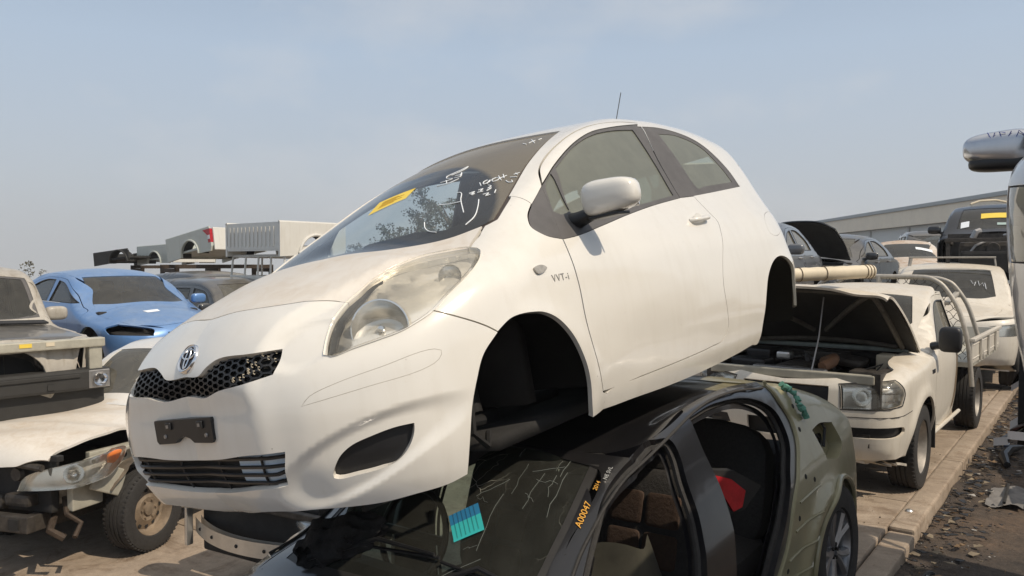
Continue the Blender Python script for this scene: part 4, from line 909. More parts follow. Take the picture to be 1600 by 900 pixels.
for sd in (-1, 1):
    HPN('tail_lamp', 'w', taillamp, MAT['red_lens'], side=sd)
    HPN('rear_window', 'w', rearwin, MAT['hero_glass'], side=sd, flange=.003)
    d = HPN('door', 'w', P_['door'], W, holes=[P_['doortrim']], side=sd, gap=.0032, flange=.022)
    HPN('window_trim', 'w', P_['doortrim'], MAT['trim'], d, holes=[P_['doorglass'], P_['ventglass']], side=sd, gap=.0003, off=.003, flange=.012)
    if sd == -1: HPN('door_glass', 'w', P_['doorglass'], MAT['hero_glass'], d, side=sd, off=.009, flange=.003, gap=-.003)
    HPN('vent_glass', 'w', P_['ventglass'], MAT['hero_glass'], d, side=sd, off=.009, flange=.003, gap=-.003)
    HPN('pillar_trim', 'w', P_['tritrim'], MAT['trim'], side=sd, gap=.0012, off=.002)
    q = HPN('quarter_trim', 'w', P_['qtrim'], MAT['trim'], holes=[P_['qglass']], side=sd, gap=.001, off=.002)
    HPN('quarter_glass', 'w', P_['qglass'], MAT['hero_glass'], q, side=sd, off=.0045, flange=.002, gap=-.002)
    # handle: dished recess cover and pull
    hx, hz = 2.262, .912
    f = HB.solve('w', np.array([hx]), np.array([hz]))[0]*np.array([1, sd, 1])
    mb = MB(); bow = [(f[0]-.088, f[1]-sd*.0, f[2]-.004), (f[0]-.075, f[1]+sd*.022, f[2]-.003), (f[0], f[1]+sd*.030, f[2]), (f[0]+.065, f[1]+sd*.026, f[2]+.001), (f[0]+.082, f[1]+sd*.003, f[2]+.002)]
    P = spline([(p[0], p[1]) for p in bow], .008, closed=False)
    mb.tube([(a, b, f[2]+(a-f[0])*.05) for a, b in P], .0125, n=10)
    mb.build('door_handle', W, d)
    mb = MB(); a = np.linspace(0, 2*np.pi, 25)[:-1]
    rr = [0, .5, .8, 1.0]; G = np.array([[(f[0]+.055*r*math.cos(t), f[1]+sd*(.0025 if r > .9 else .002), f[2]-.005+.036*r*math.sin(t)) for t in a] for r in rr])
    mb.grid(G, closed_v=True); mb.build('handle_cup', MAT['handle_cup'] if 'handle_cup' in MAT else W, d)
# windscreen with writing, sticker and black cowl edge
ws = HPN('windscreen', 'top', P_['windshield'], MAT['hero_ws'], half=True, off=.006, flange=.003, gap=.012)
mb = MB(); panel(HB, mb, 'top', P_['windshield'], half=True, off=.008, gap=-.01, flange=.002, holes=[[(.715, 0, 1), (.72, .16), (.735, .31), (.79, .44), (.87, .55), (.93, .60), (.975, .605, 1), (1.2847, .553), (1.55, .50), (1.68, .462, 1), (1.635, .3), (1.615, 0, 1)]])
mb.build('windscreen_border', plain('windscreen_border', (.05, .035, .026), .55), ws)
st = HPN('sticker', 'top', HSTICKER, MAT['yellow'], ws, off=.0045, gap=0, flange=.0005, side=1) if HSTICKER[0][1] > 0 and False else None
def on_ws(p, off=.004):
    x, y = p; q = HB.solve('top', np.array([x]), np.array([abs(y)])); n = HB.normal(q)[0]; q = q[0]-n*off; q[1] = abs(q[1])*(1 if y > 0 else -1); return q
mb = MB(); q = np.array([on_ws((a, -b), .0035) for a, b, _ in HSTICKER])
u = np.linspace(0, 1, 8); G = np.array([[on_ws((lambda e: (e[0], -e[1]))(((1-s)*(1-t)*np.array(HSTICKER[0][:2])+s*(1-t)*np.array(HSTICKER[1][:2])+s*t*np.array(HSTICKER[2][:2])+(1-s)*t*np.array(HSTICKER[3][:2]))), .0035) for s in u] for t in u])
mb.grid(G); mb.build('sticker', MAT['yellow'], ws)
mb = MB()
for k in range(5):
    s = .25+.12*k; a0, a1 = .2, (.8 if k % 2 else .62)
    mb.tube([on_ws((lambda e: (e[0], -e[1]))(((1-s)*(1-t)*np.array(HSTICKER[0][:2])+s*(1-t)*np.array(HSTICKER[1][:2])+s*t*np.array(HSTICKER[2][:2])+(1-s)*t*np.array(HSTICKER[3][:2]))), .0025) for t in np.linspace(a0, a1, 6)], .0009, n=4)
mb.build('sticker_print', plain('orange_print', (.62, .32, .03), .7), ws)
mb = MB()
for s in HSTROKES:
    P = spline([(a, b) for a, b in s], .008, closed=False) if len(s) > 2 else np.array(s)
    mb.tube([on_ws((a, -b), .004) for a, b in P], .0022, n=5)
mb.build('marker_writing', MAT['chalk'], ws)
# emblem
def frame(ch, u, v, side=1):
    P = HB.solve(ch, np.array([u]), np.array([v])); n = HB.normal(P)[0]; P = P[0]*np.array([1, side, 1]); n = n*np.array([1, side, 1])
    z = Vector(n); x = Vector((0, 0, 1)).cross(z).normalized(); y = z.cross(x)
    M = Matrix((x, y, z)).transposed().to_4x4(); M.translation = Vector(P); return M
EM = frame('w', 0.0, .690)
em = MB(); em.lathe([(.0415, .003), (.044, .007), (.047, .009), (.0495, .006), (.051, -.006)], n=40, axis='z', m=0)
def ell(mb, cx, cy, a, b, r, z=.010, m=1):
    P = [(cx+a*math.cos(t), cy+b*math.sin(t), z) for t in np.linspace(0, 2*np.pi, 41)[:-1]]; mb.tube(P, r, n=8, closed=True, m=m)
em.lathe([(.0, .0035), (.042, .0035)], n=40, axis='z', m=2)
ell(em, 0, 0, .041, .041, .003, .005); ell(em, 0, .0, .0105, .035, .0032, .006); ell(em, 0, .014, .034, .0165, .0032, .006)
o = em.build('emblem', [MAT['chrome'], MAT['chrome'], MAT['gloss']], bumper); o.matrix_local = EM
# upper grille: dark backing and honeycomb
def honey(poly, r, cell, ch='w', off=.012, side_span=(-.3, .3), zr=(.5, .72), rad=.0022):
    full = spline(poly+[tuple([-p[0]]+list(p[1:])) for p in poly[::-1]], .01)
    mb = MB(); E = set(); s = cell/math.sqrt(3)
    for i in range(-40, 41):
        for j in range(-20, 21):
            cx = i*s*1.5; cy = .6+(j+(i % 2)*.5)*cell
            if not (side_span[0] < cx < side_span[1] and zr[0] < cy < zr[1]): continue
            V = [(round(cx+s*math.cos(R(60*k)), 4), round(cy+s*math.sin(R(60*k)), 4)) for k in range(6)]
            for k in range(6): E.add(tuple(sorted((V[k], V[(k+1) % 6]))))
    E = [e for e in E]; mid = np.array([((a[0]+b[0])/2, (a[1]+b[1])/2) for a, b in E]); k = inpoly(mid, full)
    A = np.array([[a, b] for (a, b), q in zip(E, k) if q])
    P = HB.solve('w', A[..., 0].ravel(), A[..., 1].ravel()); N = HB.normal(P)
    O = (P-N*off).reshape(-1, 2, 3); I = (P-N*(off+.014)).reshape(-1, 2, 3)
    for (a, b), (c, d) in zip(O, I):
        n = len(mb.V); t = (b-a)/np.linalg.norm(b-a); up = np.cross(t, (c-a)/np.linalg.norm(c-a))*rad
        mb.add([a-up, b-up, b+up, a+up, c-up*.3, d-up*.3, d+up*.3, c+up*.3], [(0, 1, 2, 3), (0, 1, 5, 4), (3, 2, 6, 7)], smooth=False)
    return mb
g = honey(P_['grille'], .01, .0215, rad=.003).build('grille_mesh', MAT['black_plastic'], hero)
panel(HB, MB(), 'w', P_['grille'], half=True, off=.03, gap=-.02, flange=0).build('grille_backing', MAT['dark'], g)
# lower grille: slats, dark left part, added panel with sky brightness in its colour
lg = MB(); full = lambda z, k=1: None
for zi, z in enumerate((.283, .311, .339, .366)):
    us = np.linspace(-.262, .262, 40); P = HB.solve('w', us, us*0+z+.004*np.abs(us)*10*.5); P[:, 1] = P[:, 1]; n_ = HB.normal(P)
    lg.tube([tuple(p-q*.020) for p, q in zip(P, n_)], .0062, n=6)
for u in (-.20, -.06, .08, .20):
    us = np.array([u]*6); zz = np.linspace(.262, .378, 6); P = HB.solve('w', us, zz); lg.tube([tuple(p+np.array([.024, 0, 0])) for p in P], .004, n=6)
lg.build('lower_grille', MAT['black_plastic'], hero)
bk = MB(); pl = [(-.30, .24, 1), (.13, .25, 1), (.13, .39, 1), (-.30, .39, 1)]
for sg in (0,):
    us, zs = np.meshgrid(np.linspace(-.13, .31, 20), np.linspace(.235, .395, 6)); P = HB.solve('w', us.ravel(), zs.ravel())+np.array([.032, 0, 0]); bk.grid(P.reshape(6, 20, 3))
bk.build('grille_shutter', MAT['dark'], hero)
us, zs = np.meshgrid(np.linspace(-.275, -.135, 12), np.linspace(.285, .385, 6)); P = HB.solve('w', us.ravel(), zs.ravel())+np.array([.030, .012, 0])
MB().grid(P.reshape(6, 12, 3)).build('grille_bright_panel', plain('sky_bright_blue', (.66, .76, .86), .6, var=.05), hero)
q = MB(); rg_ = random.Random(2)  # cream bits standing in for dots of light seen through the mesh
for k in range(16):
    u_ = -rg_.uniform(.165, .262); z_ = .60+rg_.uniform(.015, .07)+(abs(u_)-.2)*.15; p = HB.solve('w', np.array([u_]), np.array([z_])); p = (p-HB.normal(p)*.010)[0]
    q.tube([p+np.array([0, -.004, .004]), p+np.array([0, .002, .005]), p+np.array([0, .003, -.004]), p+np.array([0, -.003, -.005])], .0016, n=5)
q.build('grille_light_dots', MAT['cream'], g)
# number plate holder
zc_, zt = .470, .04
pb = []
for (y, z) in [(.125, .505), (-.195, .505)]: pass
prof = [(.163, .508), (-.163, .508), (-.167, .503), (-.167, .44), (-.155, .430), (-.058, .432), (-.035, .446), (.0, .455), (.035, .446), (.058, .432), (.155, .430), (.167, .44), (.167, .503)]
PX = float(HB.solve('w', np.array([.0]), np.array([.47]))[0, 0])
plate = MB().prism([(y+.012, z) for y, z in prof], PX-.026, PX+.02, axis='x')
for y in (-.095, .09): plate.box((PX-.029, y, .488), (.006, .032, .024), bev=.003); plate.box((PX-.0325, y, .488), (.003, .012, .010), m=1)
for y in (-.12, .12): plate.lathe([(0, -.004), (.006, -.004), (.007, 0)], n=12, axis='x', c=(PX-.026, y, .455), m=1)
plate.build('plate_holder', [MAT['black_plastic'], MAT['steel']], hero)
for sd in (-1, 1):
    HPN('fog_blank', 'w', P_['fog'], MAT['black_plastic'], side=sd, off=.024, gap=-.004, flange=0)
    # headlight: clear lens over a bright housing with a round main reflector
    hl = HPN('headlight', 'w', P_['headlight'], MAT['lampglass'], side=sd, gap=.004, off=.004, flange=.004)
    mb = MB(); inner = P_['headlight'][:]
    panel(HB, mb, 'w', inner, side=sd, off=.045, gap=-.004, flange=-.05, m=0)
    mb.build('lamp_housing', MAT['lamp_body'], hl)
    C0 = HB.solve('w', np.array([.455]), np.array([.705]))[0]; n_ = HB.normal(C0[None])[0]
    d = np.array([-.80, .50, .10]); d /= np.linalg.norm(d); ctr = (C0-n_*.03)*np.array([1, sd, 1]); d = d*np.array([1, sd, 1])
    rot = Vector(d).to_track_quat('Z', 'Y').to_matrix()
    mb = MB(); mb.lathe([(.010, -.060), (.03, -.055), (.055, -.040), (.075, -.016), (.086, .006), (.090, .006), (.092, -.02)], n=36, axis='z')
    mb.V[0] = mb.V[0]@np.array(rot).T+ctr; mb.build('reflector_bowl', MAT['reflector'], hl)
    mb = MB(); mb.lathe([(.0, .0), (.010, -.001), (.012, -.012), (.009, -.045)], n=14, axis='z')
    mb.V[0] = mb.V[0]@np.array(rot).T+ctr; mb.build('bulb_cap', MAT['chrome'], hl)
    bz_ = [(.4031, .7796, 1), (.3881, .759), (.3702, .7245), (.3595, .676), (.356, .6405, 1), (.370, .6375, 1), (.374, .672), (.386, .718), (.404, .750), (.425, .775), (.455, .81), (.500, .842, 1), (.465, .829), (.4315, .8036)]
    HPN('lamp_bezel', 'w', bz_, MAT['dtrim'], hl, side=sd, off=.012, gap=.002, flange=.01, grid=.01, step=.006)
    C1 = HB.solve('w', np.array([.64]), np.array([.84]))[0]; mb = MB(); mb.lathe([(.006, -.03), (.022, -.022), (.034, -.006), (.038, .004)], n=24, axis='z')
    mb.V[0] = mb.V[0]@np.array(rot).T+(C1-HB.normal(C1[None])[0]*.035)*np.array([1, sd, 1]); mb.build('indicator_bowl', MAT['reflector'], hl)
# mirror
for sd in (-1, 1):
    mr = MB(); sc_ = np.array([1, sd, 1])
    P = superell((0, 0, 0), (.062, .112, .066), .62, .55, taper=lambda P: np.stack([P[..., 0]*(1-.5*np.clip(P[..., 1]/.1, -1, 1)*.25), P[..., 1], P[..., 2]*(1-.12*np.clip(P[..., 1]/.1, -1, 1))], -1))
    mr.grid((P+np.array([1.255, .940, 1.012]))*sc_, closed_v=True)
    o = mr.build('door_mirror', W, hero)
    a = MB(); a.tube([np.array(p)*sc_ for p in ((1.235, .74, .945), (1.24, .80, .95), (1.25, .86, .965), (1.258, .88, .968))], [.035, .032, .026, .022], n=10)
    a.box(np.array((1.25, .92, .942))*sc_, (.09, .13, .012), bev=.004); a.build('mirror_arm', MAT['black_plastic'], o)
    MB().box(np.array((1.312, .94, 1.01))*sc_, (.008, .16, .10), bev=.003).build('mirror_glass', MAT['chrome'], o)
    # wheel housings
    for cx, cz, r in ((.775, .27, .385), (3.00, .27, .385)):
        mb = MB(); A = np.linspace(R(8), R(172), 28) if cx < 1 else np.linspace(R(0), R(175), 28)
        G = []
        for q, y in ((r, None), (r*1.03, .70), (r*1.04, .55), (r*1.0, .40), (r*.9, .37), (.02, .36)):
            row = []
            for t in A:
                x, z = cx+q*math.cos(t), cz+q*math.sin(t)
                yy = side_y(HB, x, max(z, .22))-.018 if y is None else y
                row.append((x, sd*min(yy, side_y(HB, x, max(z, .22))-.02), z))
            G.append(row)
        mb.grid(np.array(G))
        wl = mb.build('wheel_housing', MAT['liner'], hero)
        hub = MB(); hub.tube([(cx+.02, sd*.42, cz+.30), (cx+.01, sd*.48, cz+.14), (cx, sd*.52, cz+.05)], [.05, .045, .03], n=12)
        hub.tube([(cx-.16, sd*.38, cz+.02), (cx, sd*.55, cz+.03), (cx+.14, sd*.38, cz)], .02, n=8)
        hub.box((cx, sd*.30, cz-.02), (.55, .25, .10), bev=.03)
        hub.tube([(cx-.12, sd*.62, cz+.16), (cx-.16, sd*.64, cz+.02), (cx-.10, sd*.64, cz-.04), (cx-.06, sd*.62, cz+.0)], .012, n=6)
        hub.build('suspension', MAT['liner'], hero)
for sd in (-1, 1):
    MB().box((.80, sd*.33, .33), (.86, .02, .46)).build('splash_panel', MAT['liner'], hero)
# body sides behind the gaps, floor and bulkhead
ln = MB()
lin = [(1.12, .24, 1), (2.60, .24, 1), (2.66, .45), (2.76, .62), (2.95, .74), (3.1, .90, 1), (2.2, .93), (1.20, .80, 1), (1.18, .5)]
for sd in (-1, 1): panel(HB, ln, 'w', lin, side=sd, off=.028, gap=0, flange=0, grid=.05)
ln.box((2.05, 0, .22), (2.6, 1.25, .05)); ln.box((.50, 0, .42), (.5, .7, .42), bev=.05); ln.box((.98, 0, .62), (.06, 1.24, .62))
ln.box((1.05, 0, .24), (.9, .80, .10), bev=.04)
ln.build('floor_pan', MAT['dark'], hero)
hd = MB(); panel(HB, hd, 'top', [(1.70, 0, 1), (1.78, .42, 1), (2.3, .50), (3.0, .55), (3.35, .45, 1), (3.4, 0, 1)], half=True, off=.035, gap=0, flange=0, grid=.06); hd.build('roof_lining', plain('roof_lining', (.42, .40, .35), .95, var=.08), hero)
MB().box((3.45, 0, .62), (.30, 1.2, .70), bev=.06).build('boot_trim', MAT['cabin'], hero)
# cabin
mb = MB(); prof = [(.86, .90), (.95, .965), (1.08, .985), (1.20, .96), (1.26, .88), (1.24, .70), (1.0, .62), (.86, .7)]
mb.prism(prof, -.66, .66, axis='y'); mb.box((1.12, 0, 1.0), (.22, .34, .06), bev=.025); mb.build('dashboard', MAT['cabin'], hero)
mb = MB(); c = Vector((1.46, .36, .88)); ax = Vector((-.90, 0, .42)).normalized(); e1 = Vector((0, 1, 0)); e2 = ax.cross(e1)
mb.tube([c+(e1*math.cos(t)+e2*math.sin(t))*.185 for t in np.linspace(0, 2*np.pi, 37)[:-1]], .014, n=8, closed=True)
mb.tube([c, c+ax*-.0+Vector((-.25, 0, .10))*-1*-1], .03, n=10); mb.tube([c-e1*.18, c, c+e1*.18], .016, n=6); mb.build('steering_wheel', MAT['black_plastic'], hero)
def seat(mb, x, y, w=.25, rec=16, head=True, m=0):
    mb.grid(superell((x-.05, y, .47), (.27, w, .09), .5, .4, n=20), closed_v=True, m=m)
    rt = Matrix.Rotation(R(rec), 3, 'Y')
    mb.grid(superell((x+.26, y, .80), (.075, w, .33), .5, .5, n=20, rot=rt), closed_v=True, m=m)
    if head: mb.grid(superell((x+.36, y, 1.20), (.05, .13, .09), .6, .6, n=16, rot=rt), closed_v=True, m=m)
for y in (-.36, .36): mb = MB(); seat(mb, 1.85, y); mb.build('front_seat', MAT['seat'], hero)
mb = MB(); seat(mb, 2.75, 0, .60, 20, False)
for y in (-.32, .32): mb.grid(superell((3.09, y, 1.13), (.05, .12, .07), .6, .6, n=16), closed_v=True)
mb.build('rear_seat', MAT['seat'], hero)
MB().box((2.62, -.50, 1.16), (.012, .03, .36), rot=Matrix.Rotation(R(15), 3, 'Y')).build('seat_belt', MAT['seat'], hero)
# VVT-i badge and aerial
F1 = frame('w', .965, .745, -1)
F1 = F1 @ Matrix.Rotation(R(0), 4, 'Z'); mesh_text('VVT-i', .036, MAT['badge_grey'], hero, 'badge', F1 @ Matrix.Translation((0, 0, .001)), shear=.0, sp=1.22)
mb = MB(); mb.tube([(3.05, .0, 1.475), (3.06, 0, 1.51)], .012, n=10); mb.tube([(3.06, 0, 1.50), (3.309, 0, 1.871)], .003, n=6); mb.build('aerial', MAT['black_plastic'], hero)
# ================================================================ the white ute on the slab
UB = ute_body()
Mu = pose_m(*POSES['ute'])
ush = [(0, .93, 1), (.15, .945), (.35, .985), (.5, 1.03), (.9, 1.075), (1.28, 1.10, 1), (1.42, 1.13), (1.93, 1.475), (2.12, 1.535, 0), (2.4, 1.55), (2.9, 1.555), (3.05, 1.55), (3.32, 1.55, 1)]
ute, ubody = vehicle('flat_tray_ute', 'white ute with its bonnet propped open, tray rack behind the cab', 'ute', Mu, UB, dict(L=2.98, W=.86, bot=.34, shoulder=ush, step=.02,
    arches=[(.90, .36, .40)],
    bonnet=[(.05, 0, 1), (.06, .35), (.09, .58), (.14, .72, 1), (.7, .765), (1.20, .77, 1), (1.25, .4), (1.26, 0, 1)], bonnet_open=(1.22, 1.16, 36), lining=MAT['dark'],
    ws=[(1.36, 0, 1), (1.38, .4), (1.46, .64, 1), (1.93, .545, 1), (1.90, .3), (1.88, 0, 1)], ws_mat=MAT['glass_clean'],
    lamps=[('headlight', [(.236, .735, 1), (.240, .915, 1), (.31, .935), (.372, .955, 1), (.392, .86), (.380, .775, 1), (.31, .745)])],
    nose_holes=[('grille', [(0.0, .90, 1), (.20, .90, 1), (.19, .72, 1), (0.0, .70, 1)], MAT['black_plastic'], .03), ('fog_recess', [(.24, .52, 1), (.37, .535), (.41, .56), (.40, .60), (.25, .60, 1)], MAT['black_plastic'], .03), ('air_intake', [(0.0, .62, 1), (.17, .61, 1), (.17, .48, 1), (0, .48, 1)], MAT['dark'], .05)],
    doors=[([(1.36, .50, 1), (1.33, .9), (1.37, 1.075), (1.44, 1.15), (1.94, 1.48), (2.10, 1.525), (2.70, 1.53, 1), (2.76, 1.13), (2.76, .52, 1), (2.6, .44), (1.5, .43)], [[(1.57, 1.12, 1), (1.97, 1.42), (2.12, 1.47), (2.63, 1.475, 1), (2.69, 1.14, 1)]], (2.60, .97))],
    wheels=[(.90, .345, .22, 'steel')], cabin=(1.42, 2.85, 1.08, 1.6), handle_mat=MAT['black_plastic'], engine_block=False), MAT['owhite'], grid=.04)
wheel(ute, (3.90, -.74, .345), .345, .22, 'steel', -1); wheel(ute, (3.90, .74, .345), .345, .22, 'steel', 1)
for sd in (-1, 1):
    o = MB().grid(superell((1.40, sd*.95, 1.19), (.05, .09, .11), .5, .5, n=20), closed_v=True).build('door_mirror', MAT['black_plastic'], ute)
    MB().tube([(1.46, sd*.80, 1.12), (1.42, sd*.88, 1.14)], .035, n=8).build('mirror_arm', MAT['black_plastic'], o)
    MB().box((1.32, sd*.76, .44), (.015, .20, .36), bev=.005).build('mud_flap', MAT['rubber'], ute)
    MB().tube([(1.36, sd*.83, .375), (2.70, sd*.83, .375)], .018, n=8).build('side_step', MAT['owhite'], ute)
    UP = lambda u, z, off=0: (lambda q: (q-UB.normal(q)*off)[0]*np.array([1, sd, 1]))(UB.solve('w', np.array([u]), np.array([z])))
    mb = MB()
    for k in range(3):
        x0 = 2.42+.085*k; panel(UB, mb, 'w', [(x0+.16, 1.02, 1), (x0+.205, 1.02, 1), (x0+.19, .8), (x0+.07, .58), (x0-.06, .45, 1), (x0-.10, .45, 1), (x0+.02, .57), (x0+.14, .8)], side=sd, off=-.002, gap=0, flange=.001, grid=.03, step=.02)
    mb.build('side_stripes', MAT['brown'], ute)
    MB().box(UP(1.22, .93), (.12, .008, .035), bev=.003).build('badge', MAT['black_plastic'], ute)
for sd in (-1, 1):
    c_ = UB.solve('w', np.array([.285]), np.array([.835]))[0]; n_ = UB.normal(c_[None])[0]; rt_ = Vector(n_*np.array([1, sd, 1])).to_track_quat('Z', 'Y').to_matrix(); lp = [o_ for o_ in ute.children if o_.name.startswith('headlight')][0 if sd == -1 else -1]
    q = MB(); q.lathe([(.01, -.05), (.045, -.035), (.066, -.005), (.070, .0)], n=24, axis='z'); q.V[0] = q.V[0]@np.array(rt_).T+(c_-n_*.012)*np.array([1, sd, 1]); q.build('reflector_bowl', MAT['reflector'], lp)
    for z0 in (.80, .86, .91):
        P_2 = UB.solve('w', np.linspace(.335, .378, 5), np.full(5, z0)); MB().tube((P_2-UB.normal(P_2)*.012)*np.array([1, sd, 1]), .005, n=5).build('lamp_divider', MAT['chrome'], lp)
    P_2 = spline([(.232, .731, 1), (.236, .919, 1), (.31, .940), (.376, .960, 1), (.397, .86), (.384, .770, 1), (.31, .740)], .02); P_2 = UB.solve('w', P_2[:, 0], P_2[:, 1]); MB().tube(P_2*np.array([1, sd, 1]), .005, n=5, closed=True).build('lamp_edge', MAT['dark'], lp)
bon_ = [o_ for o_ in ute.children if o_.name.startswith('bonnet')][0]
for pts in ([(.16, -.62), (.16, .62)], [(.2, -.6), (1.12, -.64)], [(.2, .6), (1.12, .64)], [(1.12, -.6), (1.12, .6)], [(.2, -.55), (.95, -.05)], [(.2, .55), (.95, .05)]):
    a_, b_ = np.array(pts[0]), np.array(pts[1]); W_3 = [a_*(1-t_)+b_*t_ for t_ in np.linspace(0, 1, 12)]; P_3 = UB.solve('top', np.array([w_[0] for w_ in W_3]), np.array([w_[1] for w_ in W_3])); MB().tube(P_3-np.array([0, 0, .045]), .022, n=6).build('bonnet_brace', MAT['brace'], bon_)
# bumper joint lines and the open bonnet's frame
mb = MB()
for sd in (-1, 1):
    Pq = UB.solve('w', np.linspace(.5, .22, 12), np.linspace(.70, .675, 12)); mb.tube(Pq*np.array([1, sd, 1]), .003, n=4)
mb.build('bumper_joint', MAT['dark'], ute)
eb = MB()
eb.box((.62, 0, .50), (1.05, 1.25, .10)); eb.box((1.24, 0, .86), (.06, 1.38, .52)); eb.box((.62, .66, .86), (1.0, .06, .30)); eb.box((.62, -.66, .86), (1.0, .06, .30))
eb.box((.60, 0, .78), (.62, .50, .34), bev=.06); eb.box((.55, .05, .97), (.46, .26, .07), bev=.03); eb.build('engine_bay', MAT['grime'], ute)
MB().box((.14, 0, .96), (.07, 1.30, .07), bev=.01).build('radiator_support', MAT['beige'], ute)
MB().box((1.19, 0, 1.10), (.13, 1.36, .04), bev=.015).build('cowl_panel', plain('pale_cowl', (.22, .26, .25), .6), ute)
MB().box((.85, .46, .98), (.30, .22, .20), bev=.02).build('battery', MAT['black_plastic'], ute)
MB().tube([(.35, -.2, 1.0), (.45, -.25, 1.04), (.6, -.22, 1.05), (.75, -.1, 1.0)], .045, n=10).build('intake_hose', plain('orange_brown_rubber', (.20, .10, .05), .7), ute)
MB().box((.78, -.30, 1.02), (.32, .25, .07), rot=Matrix.Rotation(R(8), 3, 'X'), bev=.03).build('air_box', MAT['grime'], ute)
rb = random.Random(8)
for k in range(9):
    x0, y0 = rb.uniform(.25, 1.1), rb.uniform(-.6, .6); q = MB(); q.tube([(x0, y0, .96), (x0+rb.uniform(-.1, .2), y0+rb.uniform(-.2, .2), 1.02+rb.uniform(0, .05)), (x0+rb.uniform(-.2, .3), y0+rb.uniform(-.3, .3), .98)], rb.choice([.008, .012, .02]), n=6); q.build('hose', rb.choice([MAT['rubber'], MAT['grime'], MAT['steel']]), ute)
for (x, y, z, sx, sy, sz, m_) in ((.45, .42, .97, .22, .30, .12, 'black_plastic'), (1.0, -.05, 1.02, .20, .36, .10, 'grime'), (.95, -.55, 1.0, .18, .14, .16, 'cream'), (.40, -.52, .95, .2, .22, .1, 'grime'), (.30, .05, .97, .08, .6, .05, 'steel'), (.70, .22, 1.04, .12, .12, .07, 'alu')): MB().box((x, y, z), (sx, sy, sz), bev=.02).build('engine_part', MAT[m_], ute)
MB().tube([(.2, -.16, .98), (.35, -.17, 1.25), (.45, -.18, 1.62)], .006, n=6).build('bonnet_prop', MAT['steel'], ute)
# tray with headboard rack and mesh
tr = MB(); tr.box((4.08, 0, .80), (2.15, 1.78, .05)); tr.box((4.08, 0, .66), (2.3, .10, .10)); tr.box((3.9, .38, .60), (2.6, .08, .12)); tr.box((3.9, -.38, .60), (2.6, .08, .12)); tr.build('tray_deck', MAT['beige'], ute)
for sd in (-1, 1):
    q = MB(); q.box((4.08, sd*.885, .93), (2.12, .03, .24), bev=.006)
    for z in (.86, 1.0): q.tube([(3.05, sd*.898, z), (5.1, sd*.898, z)], .008, n=6)
    q.box((4.08, sd*.90, 1.055), (2.14, .05, .03), bev=.005)
    for x in (3.5, 4.1, 4.7): q.box((x, sd*.915, .93), (.05, .02, .25), bev=.004)
    q.build('drop_side', MAT['dwhite2'] if 'dwhite2' in MAT else MAT['owhite'], ute)
MB().box((5.13, 0, .93), (.03, 1.80, .24), bev=.006).build('tail_gate', MAT['owhite'], ute)
def hoop(x, top=1.70, lean=0, zb=.58, r=.024):
    pts = [(x+lean, -.90, zb), (x+lean*.6, -.86, 1.05), (x+lean*.3, -.76, 1.40), (x, -.62, 1.62), (x, -.50, top-.01), (x, -.40, top)]
    pts = pts+[(a, -b, c) for a, b, c in pts[::-1]]
    P3 = np.array(pts); t = np.linspace(0, len(P3)-1, 60); i = np.clip(t.astype(int), 0, len(P3)-2); f_ = (t-i)[:, None]
    P3 = P3[i]*(1-f_)+P3[i+1]*f_
    for _ in range(3): P3[1:-1] = (P3[:-2]+P3[1:-1]*2+P3[2:])/4
    return MB().tube(P3, r, n=10).build('rack_hoop', MAT['galv'], ute)
hoop(3.02); hoop(3.62, 1.68, .12, .80)
for sd in (-1, 1): MB().box((3.33, sd*.66, 1.47), (.66, .05, .04), rot=Matrix.Rotation(R(-8), 3, 'Y'), bev=.01).build('rack_rail', MAT['galv'], ute)
MB().tube([(3.02, 0, .85), (3.02, 0, 1.70)], .028, n=8).build('rack_post', MAT['galv'], ute)
ms = MB()
def wy(z): return np.interp(z, [.8, 1.05, 1.40, 1.62, 1.70], [.88, .86, .76, .62, .42])
for k in range(-22, 23):
    for sg in (-1, 1):
        pts = []
        for z in np.linspace(.85, 1.69, 36):
            y = k*.09+sg*(z-1.2)*1.0+.010*math.sin(z*70)*sg
            if abs(y) < wy(z): pts.append((3.02+.004*sg, y, z))
        if len(pts) > 2: ms.tube(pts, .0035, n=4)
ms.build('rack_mesh', MAT['grime'], ute)
MB().box((3.9, -.05, .98), (1.3, 1.2, .25), bev=.04).build('tray_load', MAT['rust'], ute) if False else None
pipe = MB(); P0_, P1_ = Vector((-.02, 1.10, 0)), None
# white roll lying across the tipped-up bonnet's edge
wr = thing('rolled_tube', 'cream plastic-wrapped tube lying along the top edge of the raised white bonnet', 'tube', mat=pose_m(0, 0, 0, 2.55, 6.10, 1.77) @ Matrix.Rotation(R(19), 4, 'Z') @ Matrix.Rotation(R(-2.0), 4, 'Y'))
a = np.linspace(-.2, .72, 30); mb = MB(); mb.tube([(x, 0, 0) for x in np.linspace(-.62, .30, 24)], [.052+.002*math.sin(k*2.1) for k in range(24)], n=20); mb.build('tube_roll', MAT['cream'] if 'cream' in MAT else MAT['owhite'], wr)
for x in (-.40, -.17, .22, .25, .28): MB().tube([(x+.001*math.cos(t), .055*math.cos(t), .055*math.sin(t)) for t in np.linspace(0, 2*np.pi, 21)[:-1]], .003, n=5, closed=True).build('tie', MAT['brown'], wr)

